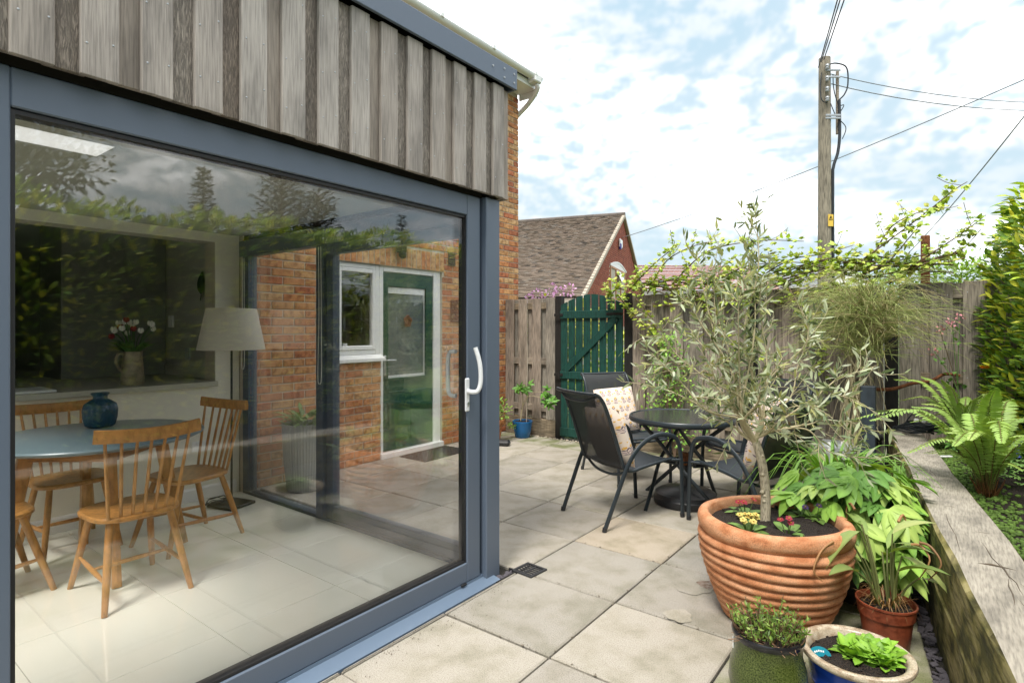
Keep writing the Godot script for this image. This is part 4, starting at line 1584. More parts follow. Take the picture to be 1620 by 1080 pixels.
# ---------------------------------------------------------------- fence, gate, sleepers
func fence_panel(label: String, x0: float, x1: float, wid: float, gap: float) -> void:
	var f := thing("timber_fence", label, "fence panel", Vector3(x0, 0, -6.15), 0.0, "timber panels of the boundary fence")
	var w := x1 - x0
	var n := maxi(2, int(round((w + gap) / (wid + gap))))
	var pitch := (w + gap) / n
	for k in n:
		var b := MB.new()
		var a := k * pitch
		b.bx(Vector3(a, 0.225, -0.018 + rr(-0.003, 0.0)), Vector3(a + pitch - gap + rr(-0.004, 0.004), 1.80 + rr(-0.006, 0.004), 0.0), 0.003)
		part("fence_board", b, M["fence_%d" % rng.randi_range(0, 3)], f)
		if k < n - 1:
			var c := MB.new()
			var m0 := a + pitch - gap * 0.5 - wid * 0.5
			c.bx(Vector3(m0, 0.23, -0.072), Vector3(m0 + wid, 1.795 + rr(-0.006, 0.004), -0.055 + rr(-0.002, 0.002)), 0.003)
			part("back_board", c, M["fence_%d" % rng.randi_range(0, 3)], f)
	for y in [0.32, 0.93, 1.66]:
		var r := MB.new()
		r.bx(Vector3(0.0, y, -0.053), Vector3(w, y + 0.085, -0.0195), 0.003)
		part("rail", r, M["rail_%d" % rng.randi_range(0, 1)], f)
	var g := MB.new()
	g.bx(Vector3(0.0, -0.1, -0.045), Vector3(w, 0.222, -0.003), 0.004)
	part("gravel_board", g, M.rail_1, f)
	var nl := MB.new()
	for k in n:
		for y in [0.36, 0.97, 1.70]:
			for s in [0.03, wid - 0.03]:
				nl.ball(Vector3(k * pitch + s, y + rr(-0.02, 0.02), 0.0), Vector3(0.004, 0.004, 0.0015), 6)
	stuff(part("nail", nl, M.galv, f))

func fence_post(label: String, x: float, wid: float, top: float) -> void:
	var p := MB.new()
	p.bx(Vector3(x - wid * 0.5, -0.1, -6.235), Vector3(x + wid * 0.5, top, -6.15), 0.004)
	one("fence_post", p, M.post_black, label, "fence post", "black posts of the boundary fence")

func boundary() -> void:
	rng.seed = 106
	fence_panel("weathered timber fence panel between the brick house and the green gate", -4.79, -3.985, 0.14, 0.085)
	fence_panel("weathered timber fence panel right of the green gate behind the olive tree", -2.905, -1.63, 0.14, 0.075)
	fence_panel("weathered timber fence panel behind the drooping broom bush", -1.52, -0.44, 0.14, 0.075)
	fence_panel("weathered timber fence panel at the end beside the hedge", -0.325, 0.95, 0.15, 0.07)
	fence_post("black fence post carrying the hinges of the green gate", -3.935, 0.09, 1.82)
	fence_post("black fence post on the latch side of the green gate", -2.962, 0.104, 1.82)
	fence_post("black fence post glimpsed behind the olive crown", -1.575, 0.095, 1.74)
	fence_post("black fence post above the end of the sleeper wall", -0.383, 0.10, 1.68)
	var g := thing("garden_gate", "dark green timber gate with arched top and diagonal brace", "gate", Vector3(-3.88, 0, -6.13))
	var w := 0.86
	for k in 8:
		var a := k * 0.1095
		var b := MB.new()
		var x0 := a
		var x1 := a + 0.0885
		var t := func(x: float) -> float: return 1.70 + 0.125 * sin(PI * clampf(x / w, 0.0, 1.0))
		var poly := [Vector3(x0, 0.03, 0), Vector3(x1, 0.03, 0), Vector3(x1, t.call(x1), 0), Vector3((x0 + x1) * 0.5, t.call((x0 + x1) * 0.5), 0), Vector3(x0, t.call(x0), 0)]
		b.poly(poly)
		var back: Array = []
		for p in poly:
			back.append(p + Vector3(0, 0, -0.02))
		for i in 5:
			var i2 := (i + 1) % 5
			b.poly([back[i], back[i2], poly[i2], poly[i]])
		back.reverse()
		b.poly(back)
		part("slat", b, M.gate_green, g)
	for q in [[1.53, 1.625], [0.775, 0.865], [0.05, 0.155]]:
		var r := MB.new()
		r.bx(Vector3(0.0, q[0], 0.001), Vector3(w - 0.005, q[1], 0.026), 0.004)
		part("rail", r, M.gate_green, g)
	var br := MB.new()
	var pa := Vector3(0.06, 0.868, 0.0125)
	var pb := Vector3(0.78, 1.528, 0.0125)
	var d := (pb - pa).normalized()
	br.box((pa + pb) * 0.5, Vector3((pb - pa).length(), 0.085, 0.0225), 0.004, Basis(d, Vector3(-d.y, d.x, 0), Vector3(0, 0, 1)))
	part("brace", br, M.gate_green, g)
	for y in [1.575, 0.82]:
		var hg := MB.new()
		hg.box(Vector3(-0.02, y, 0.03), Vector3(0.13, 0.035, 0.008), 0.003)
		hg.tube([Vector3(-0.005, y - 0.03, 0.034), Vector3(-0.005, y + 0.03, 0.034)], [0.009], 8)
		part("hinge", hg, M.post_black, g)
	var lt := MB.new()
	lt.box(Vector3(0.77, 1.578, 0.031), Vector3(0.22, 0.03, 0.009), 0.003)
	part("latch", lt, M.post_black, g)
	# sleepers: two stacked courses, long axis along the wall
	var dir := Vector3(0.131, 0, 1.0).normalized()
	var turn := atan2(dir.x, dir.z)
	var names := ["long weathered timber sleeper forming the top of the raised bed wall", "mossy lower timber sleeper under the top course of the bed wall"]
	for lay in 2:
		var s := thing("timber_sleeper", names[lay], "sleeper", Vector3(sleeper_x(-6.04), 0.0, -6.04), turn, "timber sleepers of the raised bed")
		var b := MB.new()
		var y0 := 0.253 if lay == 1 - 1 else 0.0
		y0 = 0.2535 if lay == 0 else -0.05
		var y1 := 0.50 if lay == 0 else 0.25
		var sec := 26
		var rows: Array = []
		for k in sec + 1:
			var z := 8.4 * k / sec
			var j := func(a: float) -> float: return 0.004 * sin(z * 3.1 + a * 5.0) + 0.003 * sin(z * 7.7 + a)
			rows.append([Vector3(0.0 + j.call(1.0), y0, z), Vector3(0.0 + j.call(1.5), y1 - 0.012, z), Vector3(0.012 + j.call(2.0), y1 + j.call(3.0) * 0.5, z), Vector3(0.125, y1 + j.call(4.0) * 0.8, z), Vector3(0.24 + j.call(5.0), y1 + j.call(6.0) * 0.5, z), Vector3(0.25 + j.call(5.0), y1 - 0.012, z), Vector3(0.25, y0, z)])
		for i in 6:
			for k in sec:
				b.poly([rows[k][i], rows[k + 1][i], rows[k + 1][i + 1], rows[k][i + 1]])
		b.poly([rows[0][0], rows[0][1], rows[0][2], rows[0][3], rows[0][4], rows[0][5], rows[0][6]])
		var split := MB.new()
		var top := MB.new()
		for t in 2:
			pass
		var keep := b
		if lay == 0:
			# top surface in its own paler timber, split from the sides
			top = MB.new()
			for i in [2, 3]:
				for k in sec:
					top.poly([rows[k][i], rows[k + 1][i], rows[k + 1][i + 1], rows[k][i + 1]])
			keep = MB.new()
			for i in [0, 1, 4, 5]:
				for k in sec:
					keep.poly([rows[k][i], rows[k + 1][i], rows[k + 1][i + 1], rows[k][i + 1]])
			keep.poly([rows[0][0], rows[0][1], rows[0][2], rows[0][3], rows[0][4], rows[0][5], rows[0][6]])
			part("top_face", top, M.sleeper_top, s)
			# open drying cracks
			for k in 12:
				var z := rr(0.6, 5.6)
				var x := rr(0.04, 0.2)
				var pts: Array = []
				var dz := rr(0.2, 0.6)
				var dx := rr(-0.05, 0.05)
				for q in 6:
					pts.append(Vector3(x + dx * q / 5.0 + rr(-0.006, 0.006), 0.4985, z + dz * q / 5.0))
				split.tube(pts, [0.0005, 0.0018, 0.0022, 0.002, 0.0014, 0.0004], 4)
			for k in 10:
				var z := rr(0.4, 5.6)
				var x := rr(0.02, 0.14)
				split.tube([Vector3(x, 0.4985, z), Vector3(x + rr(0.02, 0.05), 0.4995, z + rr(-0.01, 0.01)), Vector3(x + rr(0.06, 0.11), 0.4985, z + rr(-0.02, 0.02))], [0.0005, rr(0.002, 0.004), 0.0005], 4)
			stuff(part("crack", split, M.crack_brown, s))
		part("timber", keep, M.sleeper_face, s)
	var bed := MB.new()
	bed.poly([Vector3(sleeper_x(2.5) + 0.26, 0.43, 2.5), Vector3(4.2, 0.43, 2.5), Vector3(4.2, 0.43, -6.12), Vector3(sleeper_x(-6.12) + 0.26, 0.43, -6.12)])
	bed.poly([Vector3(sleeper_x(-6.12) + 0.26, 0.43, -6.12), Vector3(4.2, 0.43, -6.12), Vector3(4.2, -0.1, -6.12), Vector3(sleeper_x(-6.12) + 0.26, -0.1, -6.12)])
	bed.poly([Vector3(sleeper_x(2.5) + 0.26, -0.1, 2.5), Vector3(4.2, -0.1, 2.5), Vector3(4.2, 0.43, 2.5), Vector3(sleeper_x(2.5) + 0.26, 0.43, 2.5)])
	struct("raised_bed_soil", bed, M.soil)
	var ms := MB.new()
	for k in 1800:
		var z := rr(-6.0, -2.2)
		var x := sleeper_x(z) + 0.25 + absf(rng.randfn()) * 0.12
		ms.col = tone(Color(0.11, 0.19, 0.03), 0.4)
		ms.ball(Vector3(x, 0.43 + rr(-0.004, 0.008), z), Vector3(rr(0.006, 0.016), rr(0.006, 0.014), rr(0.006, 0.016)), 6)
	stuff(part("moss", ms, M.leaf_soft, self))

# ---------------------------------------------------------------- beyond the fence
func neighbour() -> void:
	rng.seed = 107
	var h := thing("neighbour_house", "red brick house gable with brown tiled roof beyond the green gate", "house", Vector3(-9.915, 0, -20.098), 0.28)
	var hw := 6.6
	var ap := 5.75
	var m := 0.539
	var w := MB.new()
	w.poly([Vector3(-0.02, -0.1, hw), Vector3(-0.02, -0.1, -hw), Vector3(-0.02, ap - m * hw, -hw), Vector3(-0.02, ap, 0), Vector3(-0.02, ap - m * hw, hw)])
	w.poly([Vector3(-14, -0.1, hw), Vector3(-0.02, -0.1, hw), Vector3(-0.02, ap - m * hw, hw), Vector3(-14, ap - m * hw, hw)])
	w.poly([Vector3(-0.02, -0.1, -hw), Vector3(-14, -0.1, -hw), Vector3(-14, ap - m * hw, -hw), Vector3(-0.02, ap - m * hw, -hw)])
	w.poly([Vector3(-14, -0.1, -hw), Vector3(-14, -0.1, hw), Vector3(-14, ap - m * hw, hw), Vector3(-14, ap, 0), Vector3(-14, ap - m * hw, -hw)])
	var wall := part("wall", w, M.mortar, h)
	var bm := MB.new()
	for j in range(20, 77):
		var y := 0.037 + 0.075 * j
		var half := minf(hw, (ap - y) / m - 0.03)
		var z := -hw - (0.1125 if j % 2 == 1 else 0.0)
		while z < half:
			var a := maxf(z, -half)
			var b := minf(z + 0.213, half)
			z += 0.225
			if b - a < 0.04 or (y > 2.40 and y < 3.68 and b > -0.72 and a < 2.34):
				continue
			bm.col = tone([Color(0.36, 0.095, 0.05), Color(0.40, 0.115, 0.06), Color(0.33, 0.085, 0.048)][rng.randi_range(0, 2)], 0.15)
			bm.poly([Vector3(-0.004, y - 0.032, b), Vector3(-0.004, y - 0.032, a), Vector3(-0.004, y + 0.032, a), Vector3(-0.004, y + 0.032, b)])
			bm.poly([Vector3(-0.004, y + 0.032, b), Vector3(-0.004, y + 0.032, a), Vector3(-0.02, y + 0.032, a), Vector3(-0.02, y + 0.032, b)])
			bm.poly([Vector3(-0.02, y - 0.032, b), Vector3(-0.02, y - 0.032, a), Vector3(-0.004, y - 0.032, a), Vector3(-0.004, y - 0.032, b)])
	stuff(part("brickwork", bm, M.far_tinted, wall))
	# tiled roof
	var sl := sqrt(1.0 + m * m)
	var dn := Vector3(0, -m, 1) / sl
	var nn := Vector3(0, 1, m) / sl
	var rf := MB.new()
	for s in [1.0, -1.0]:
		rf.poly([Vector3(0.10, ap - m * hw, s * hw), Vector3(0.10, ap + 0.03, 0), Vector3(-14.2, ap + 0.03, 0), Vector3(-14.2, ap - m * hw, s * hw)] if s < 0.0 else [Vector3(-14.2, ap - m * hw, s * hw), Vector3(-14.2, ap + 0.03, 0), Vector3(0.10, ap + 0.03, 0), Vector3(0.10, ap - m * hw, s * hw)])
	var roof := part("roof", rf, M.recess_1, h)
	var tl := MB.new()
	var rows := 70
	for i in rows:
		var d0 := 0.02 + i * 0.105
		for k in 84:
			var x := 0.10 - k * 0.168 - (0.084 if i % 2 == 1 else 0.0)
			var p0 := Vector3(x, ap + 0.055, 0) + dn * d0
			var lift := nn * (0.028 + rr(-0.006, 0.008))
			var q := rr(0.0, 1.0)
			tl.col = tone(Color(0.225, 0.17, 0.125) if q < 0.8 else (Color(0.24, 0.20, 0.16) if q < 0.93 else Color(0.10, 0.08, 0.065)), 0.22)
			var dx := Vector3(-0.163, 0, 0)
			var e := dn * 0.112
			tl.poly([p0 + e + lift, p0 + nn * 0.006, p0 + dx + nn * 0.006, p0 + dx + e + lift].map(func(z): return z) if false else [p0 + dx + e + lift, p0 + e + lift, p0 + nn * 0.004, p0 + dx + nn * 0.004])
			tl.poly([p0 + dx + e, p0 + e, p0 + e + lift, p0 + dx + e + lift])
	stuff(part("roof_tiles", tl, M.far_tinted, roof))
	var rd := MB.new()
	for k in 46:
		rd.col = tone(Color(0.16, 0.13, 0.11), 0.2)
		rd.tube([Vector3(0.10 - k * 0.31, ap + 0.05, 0), Vector3(-0.20 - k * 0.31, ap + 0.05, 0)], [0.105], 8)
	part("ridge", rd, M.far_tinted, roof)
	var vg := MB.new()
	for s in [-1.0, 1.0]:
		var p0 := Vector3(0.055, ap + 0.02, s * 0.0)
		var p1 := Vector3(0.055, ap + 0.02 - m * hw, s * hw)
		vg.sweep([p0, p1], [Vector2(-0.05, -0.06), Vector2(0.05, -0.06), Vector2(0.05, 0.05), Vector2(-0.05, 0.05)], Vector3.UP)
	part("verge", vg, M.gravel_pale, roof)
	# window of three lights, the middle vent open
	var wf := MB.new()
	var z0 := -0.70
	var z1 := 2.32
	wf.bx(Vector3(-0.06, 2.42, z0), Vector3(0.01, 2.50, z1), 0.004)
	wf.bx(Vector3(-0.06, 3.55, z0), Vector3(0.01, 3.62, z1), 0.004)
	for z in [z0 + 0.045, z0 + 1.03, z1 - 1.03, z1 - 0.045]:
		wf.bx(Vector3(-0.06, 2.50, z - 0.05), Vector3(0.012, 3.55, z + 0.05), 0.004)
	wf.bx(Vector3(-0.06, 3.05, z0 + 1.09), Vector3(0.011, 3.11, z1 - 1.09), 0.004)
	var win := part("window", wf, M.frame_oak, h)
	var pn := MB.new()
	pn.bx(Vector3(-0.05, 2.5, z0 + 0.1), Vector3(-0.04, 3.55, z1 - 0.1))
	part("pane", pn, M.glass, win)
	var dk := MB.new()
	dk.bx(Vector3(-0.5, 2.45, z0), Vector3(-0.3, 3.6, z1))
	part("blind", dk, M.blind_grey, win)
	var cas := MB.new()
	cas.box(Vector3(0.10, 3.33, 0.81), Vector3(0.02, 0.46, 0.80), 0.004, Basis(Vector3(0, 0, 1), 0.42))
	part("open_vent", cas, M.white_plastic, win)
	var arch := MB.new()
	var pts: Array = []
	for k in 13:
		var t := k / 12.0
		pts.append(Vector3(0.0, 3.64 + 0.20 * sin(PI * t), lerpf(z0 - 0.08, z1 + 0.08, t)))
	for k in 12:
		arch.poly([Vector3(0.01, 3.62, pts[k + 1].z), Vector3(0.01, 3.62, pts[k].z), Vector3(0.01, pts[k].y, pts[k].z), Vector3(0.01, pts[k + 1].y, pts[k + 1].z)])
	arch.sweep(pts, [Vector2(-0.03, -0.02), Vector2(0.03, -0.02), Vector2(0.03, 0.03), Vector2(-0.03, 0.03)])
	part("arch", arch, M.white_plastic, win)
	var b := thing("alarm_box", "white and blue alarm bell box high on the red brick gable", "alarm box", Vector3(-9.915, 0, -20.098), 0.28)
	var bb := MB.new()
	bb.box(Vector3(0.05, 4.60, 0.65), Vector3(0.08, 0.34, 0.44), 0.04)
	part("cover", bb, M.white_plastic, b)
	var bl := MB.new()
	bl.box(Vector3(0.06, 4.48, 0.76), Vector3(0.075, 0.22, 0.2), 0.02)
	part("strobe", bl, M.bell_blue, b)
	# lower roofs farther away
	far_house("far_bungalow", "distant low house with a pink red tiled roof above the fence", Vector3(-13.0, 0, -29.5), 0.72, 11.5, 7.0, 3.25, 1.62, Color(0.55, 0.23, 0.17))
	far_house("far_white_house", "distant pale house gable just visible over the fence behind the vine", Vector3(-6.2, 0, -36.5), -0.75, 6.0, 5.0, 3.1, 1.6, Color(0.40, 0.36, 0.33))

func far_house(called: String, label: String, at: Vector3, turn: float, lx: float, lz: float, eave: float, rise: float, rc: Color) -> void:
	var h := thing(called, label, "house", at, turn)
	var w := MB.new()
	w.bx(Vector3(-lx / 2, -0.1, -lz / 2), Vector3(lx / 2, eave, lz / 2))
	for s in [-1.0, 1.0]:
		var g := [Vector3(s * lx / 2, eave, -lz / 2), Vector3(s * lx / 2, eave + rise, 0), Vector3(s * lx / 2, eave, lz / 2)]
		if s > 0.0:
			g.reverse()
		w.poly(g)
	part("wall", w, M.ceiling_white, h)
	var r := MB.new()
	var n := 22
	for s in [-1.0, 1.0]:
		for i in n:
			for k in int(lx / 0.33) + 1:
				r.col = tone(rc, 0.18)
				var t0 := float(i) / n
				var t1 := float(i + 1.05) / n
				var x0 := -lx / 2 - 0.15 + k * 0.33
				var a := Vector3(x0, eave + rise * (1.0 - t0) + 0.03, s * lz / 2 * 1.06 * t0)
				var b := Vector3(x0, eave + rise * (1.0 - t1) + 0.07, s * lz / 2 * 1.06 * t1)
				var q := [b, b + Vector3(0.32, 0, 0), a + Vector3(0.32, 0, 0), a]
				if s < 0.0:
					q.reverse()
				r.poly(q)
	stuff(part("roof", r, M.far_tinted, h))
	var wn := MB.new()
	for k in 3:
		wn.bx(Vector3(-lx * 0.3 + k * lx * 0.3 - 0.5, 1.0, lz / 2), Vector3(-lx * 0.3 + k * lx * 0.3 + 0.5, 2.2, lz / 2 + 0.04), 0.01)
	part("window", wn, M.frame_grey, h)

func pole_and_wires() -> void:
	var p := thing("utility_pole", "tall weathered wooden utility pole rising behind the fence with cable fittings", "utility pole", Vector3(-2.016, 0, -13.543), 0.65)
	# local +x points to the right of the picture, +z towards the garden
	var w := MB.new()
	w.tube([Vector3(0, -0.1, 0), Vector3(0, 3.5, 0), Vector3(0, 7.1, 0)], [0.142, 0.128, 0.112], 20)
	part("pole", w, M.pole_wood, p)
	var bt := MB.new()
	bt.bx(Vector3(0.25, 5.5, -0.03), Vector3(0.29, 6.83, 0.03), 0.004)
	part("batten", bt, M.rail_0, p)
	for y in [6.80, 6.66, 5.86, 5.80]:
		var br := MB.new()
		br.bx(Vector3(-0.04, y - 0.02, 0.10), Vector3(0.27, y + 0.02, 0.125), 0.004)
		part("bracket", br, M.galv, p)
	var ins := MB.new()
	for y in [6.85, 6.60, 6.38, 6.18]:
		ins.lathe([Vector2(0, -0.05), Vector2(0.03, -0.05), Vector2(0.04, -0.02), Vector2(0.025, 0.0), Vector2(0.04, 0.02), Vector2(0.03, 0.05), Vector2(0, 0.05)], 12, Vector3(-0.03, y, 0.16))
		ins.tube([Vector3(-0.03, y, 0.05), Vector3(-0.03, y, 0.20)], [0.012], 6)
	part("insulator", ins, M.galv, p)
	var lp := MB.new()
	lp.tube(curve3([Vector3(-0.03, 6.88, 0.17), Vector3(0.15, 6.92, 0.16), Vector3(0.38, 6.84, 0.14), Vector3(0.42, 6.5, 0.12), Vector3(0.36, 6.30, 0.1), Vector3(0.27, 6.2, 0.05)], 6), [0.014], 6)
	lp.tube(curve3([Vector3(-0.12, 6.75, 0.1), Vector3(-0.17, 6.4, 0.14), Vector3(-0.14, 6.15, 0.16), Vector3(-0.03, 6.1, 0.16)], 6), [0.010], 6)
	lp.tube(curve3([Vector3(0.12, 6.72, 0.1), Vector3(0.14, 6.4, 0.1), Vector3(0.26, 6.1, 0.06), Vector3(0.36, 6.08, 0.08), Vector3(0.28, 5.92, 0.06)], 6), [0.010], 6)
	lp.tube(curve3([Vector3(0.06, 6.1, 0.12), Vector3(0.2, 5.85, 0.08), Vector3(0.40, 5.62, 0.08), Vector3(0.34, 5.38, 0.06)], 6), [0.009], 6)
	part("jumper_cable", lp, M.cable, p)
	var cd := MB.new()
	cd.tube(curve3([Vector3(0.28, 6.2, 0.05), Vector3(0.29, 5.5, 0.05), Vector3(0.25, 5.1, 0.05), Vector3(0.16, 4.8, 0.05), Vector3(0.145, 4.4, 0.05), Vector3(0.155, 2.0, 0.05), Vector3(0.16, 0.0, 0.05)], 6), [0.03], 8)
	part("conduit", cd, M.cable, p)
	var sg := MB.new()
	sg.box(Vector3(0.055, 3.66, 0.135), Vector3(0.13, 0.25, 0.006), 0.002, Basis(Vector3.UP, 0.25))
	var sign_ := part("warning_sign", sg, M.sign_yellow, p)
	var tr := MB.new()
	var bs := Basis(Vector3.UP, 0.25)
	var tri := [Vector2(-0.042, 0.0), Vector2(0.042, 0.0), Vector2(0.0, 0.085)]
	for k in 3:
		var a: Vector2 = tri[k]
		var b: Vector2 = tri[(k + 1) % 3]
		var c := Vector3(0.055, 3.67, 0.139)
		tr.tube([c + bs * Vector3(a.x, a.y, 0), c + bs * Vector3(b.x, b.y, 0)], [0.0055], 5)
	var bolt := [Vector2(0.004, 0.062), Vector2(-0.010, 0.034), Vector2(0.002, 0.034), Vector2(-0.006, 0.008)]
	for k in 3:
		var c := Vector3(0.055, 3.67, 0.140)
		tr.tube([c + bs * Vector3(bolt[k].x, bolt[k].y, 0), c + bs * Vector3(bolt[k + 1].x, bolt[k + 1].y, 0)], [0.0045], 5)
	part("warning_symbol", tr, M.post_black, sign_)
	var spans := [
		["one of three thin cables from the pole top up to the house, leftmost", Vector3(-2.10, 6.86, -13.35), Vector3(-0.62, 6.0, -6.95), 0.05],
		["one of three thin cables from the pole top up to the house, in the middle", Vector3(-2.05, 6.96, -13.35), Vector3(-0.57, 6.02, -6.98), 0.05],
		["one of three thin cables from the pole top up to the house, rightmost", Vector3(-2.0, 7.0, -13.35), Vector3(-0.50, 6.02, -7.03), 0.05],
		["upper of two slack wires running from the pole to the right edge", Vector3(-1.95, 6.78, -13.6), Vector3(6.5, 7.25, -21.0), 0.7],
		["lower of two slack wires running from the pole to the right edge", Vector3(-1.9, 6.55, -13.6), Vector3(6.5, 6.95, -20.0), 0.75],
		["long thin wire from the red brick gable crossing behind the pole", Vector3(-9.9, 4.9, -20.0), Vector3(3.5, 7.2, -15.5), 0.25],
		["thin wire slanting up to the right edge above the climbing vine", Vector3(-1.5, 4.4, -30.0), Vector3(1.9, 6.1, -12.0), 0.2],
	]
	for q in spans:
		var wm := MB.new()
		var pts: Array = []
		var a: Vector3 = q[1]
		var b: Vector3 = q[2]
		for k in 25:
			var t := k / 24.0
			if q[3] < 0.1:
				t *= 1.9
			pts.append(a.lerp(b, t) - Vector3(0, q[3] * 4.0 * t * (1.0 - t), 0) if q[3] >= 0.1 else a.lerp(b, t))
		wm.tube(pts, [0.011 if q[3] < 0.1 or q[0].contains("lower") else (0.010 if q[0].contains("upper") else 0.014)], 5)
		one("overhead_wire", wm, M.cable if q[3] < 0.1 else M.wire_grey, q[0], "wire", "overhead wires round the pole")
	var rp := MB.new()
	rp.box(Vector3(-0.14, 1.1, -6.42), Vector3(0.07, 2.3, 0.07), 0.008)
	one("rusty_post", rp, M.rust, "thin rusty brown post standing up behind the fence among the vine shoots", "post")

# ---------------------------------------------------------------- patio furniture
func patio_chair(label: String, at: Vector3, turn: float) -> Node3D: # front towards -z
	var c := thing("patio_chair", label, "garden chair", at, turn, "black sling chairs round the patio table")
	var oval: Array = []
	for k in 10:
		var a := TAU * k / 10
		oval.append(Vector2(cos(a) * 0.017, sin(a) * 0.0115))
	for s in [-1.0, 1.0]:
		var m := MB.new()
		var p := curve3([Vector3(s * 0.265, 0.0, 0.37), Vector3(s * 0.272, 0.22, 0.275), Vector3(s * 0.279, 0.44, 0.175), Vector3(s * 0.285, 0.56, 0.08), Vector3(s * 0.29, 0.625, -0.04), Vector3(s * 0.29, 0.63, -0.16), Vector3(s * 0.287, 0.585, -0.27), Vector3(s * 0.28, 0.45, -0.315), Vector3(s * 0.272, 0.22, -0.335), Vector3(s * 0.268, 0.0, -0.345)], 5)
		m.sweep(p, oval, Vector3(1, 0, 0))
		part("arm_leg", m, M.chair_frame, c)
		for z in [0.37, -0.345]:
			var ft := MB.new()
			ft.tube([Vector3(s * 0.266, 0.0, z), Vector3(s * 0.266, 0.03, z * 0.985)], [0.0165, 0.0165], 10)
			part("foot", ft, M.black_plastic, c)
	# seat and back rails
	var prof := curve3([Vector3(0, 0.39, -0.315), Vector3(0, 0.425, -0.30), Vector3(0, 0.435, -0.22), Vector3(0, 0.405, 0.0), Vector3(0, 0.385, 0.115), Vector3(0, 0.41, 0.18), Vector3(0, 0.50, 0.215), Vector3(0, 0.70, 0.285), Vector3(0, 0.86, 0.35), Vector3(0, 0.925, 0.395), Vector3(0, 0.945, 0.435)], 4)
	var fr := MB.new()
	for s in [-1.0, 1.0]:
		var path: Array = []
		for q in prof:
			path.append(q + Vector3(s * 0.245, 0, 0))
		fr.tube(path, [0.0135], 8)
	var cross := func(i: int, sag: Vector3, r: float) -> void:
		var a: Vector3 = prof[i]
		fr.tube(curve3([a + Vector3(-0.245, 0, 0), a + Vector3(-0.13, 0, 0) + sag * 0.8, a + sag, a + Vector3(0.13, 0, 0) + sag * 0.8, a + Vector3(0.245, 0, 0)], 5), [r], 8)
	cross.call(0, Vector3(0, -0.008, 0), 0.012)
	cross.call(18, Vector3(0, -0.06, 0.01), 0.010)
	cross.call(37, Vector3(0, -0.05, 0.03), 0.010)
	cross.call(40, Vector3(0, -0.004, 0.02), 0.012)
	for s in [-1.0, 1.0]:
		fr.tube([Vector3(s * 0.245, 0.43, -0.24), Vector3(s * 0.283, 0.43, -0.315)], [0.010], 8)
		fr.tube([Vector3(s * 0.245, 0.40, 0.15), Vector3(s * 0.277, 0.42, 0.185)], [0.010], 8)
	part("frame", fr, M.chair_frame, c)
	var seat := MB.new()
	var back := MB.new()
	for half in 2:
		var b := seat if half == 0 else back
		var i0 := b.v.size()
		var lo := 1 if half == 0 else 19
		var hi := 19 if half == 0 else prof.size() - 1
		for i in range(lo, hi + 1):
			var t: Vector3 = (prof[mini(i + 1, prof.size() - 1)] - prof[i - 1]).normalized()
			var nn := Vector3(0, -t.z, t.y) * -1.0
			for k in 9:
				var x := (k - 4) / 4.0
				var sag := 0.016 * (1.0 - x * x)
				b.pt(prof[i] + Vector3(x * 0.236, 0, 0) - nn * sag * (1.0 if half == 0 else 0.7), nn, Vector2(x, i * 0.1))
		for i in hi - lo:
			for k in 8:
				var q := i0 + i * 9 + k
				b.t3(q, q + 9, q + 1)
				b.t3(q + 1, q + 9, q + 10)
	part("seat", seat, M.sling_seat, c)
	part("backrest", back, M.sling, c)
	return c

func cushion_mesh(s: float, th: float) -> MB:
	var b := MB.new()
	var n := 14
	for side in [1.0, -1.0]:
		var i0 := b.v.size()
		for i in n + 1:
			for k in n + 1:
				var u := i / float(n) * 2.0 - 1.0
				var v := k / float(n) * 2.0 - 1.0
				var e := (1.0 - pow(absf(u), 3.0)) * (1.0 - pow(absf(v), 3.0))
				var pinch := 1.0 - 0.05 * (absf(u) * (1.0 - v * v) + 0.0)
				var pv := 1.0 - 0.05 * (1.0 - u * u) * absf(v)
				var p := Vector3(u * s * 0.5 * pv, v * s * 0.5 * pinch, side * th * 0.5 * pow(e, 0.42) * (1.0 + 0.05 * sin(u * 5 + v * 3)))
				var nn := Vector3(u * u * u * 0.9, v * v * v * 0.9, side).normalized()
				b.pt(p, nn, Vector2(i / float(n), 1.0 - k / float(n)))
		for i in n:
			for k in n:
				var a := i0 + i * (n + 1) + k
				if side > 0.0:
					b.t3(a, a + n + 1, a + 1)
					b.t3(a + 1, a + n + 1, a + n + 2)
				else:
					b.t3(a, a + 1, a + n + 1)
					b.t3(a + 1, a + n + 2, a + n + 1)
	return b

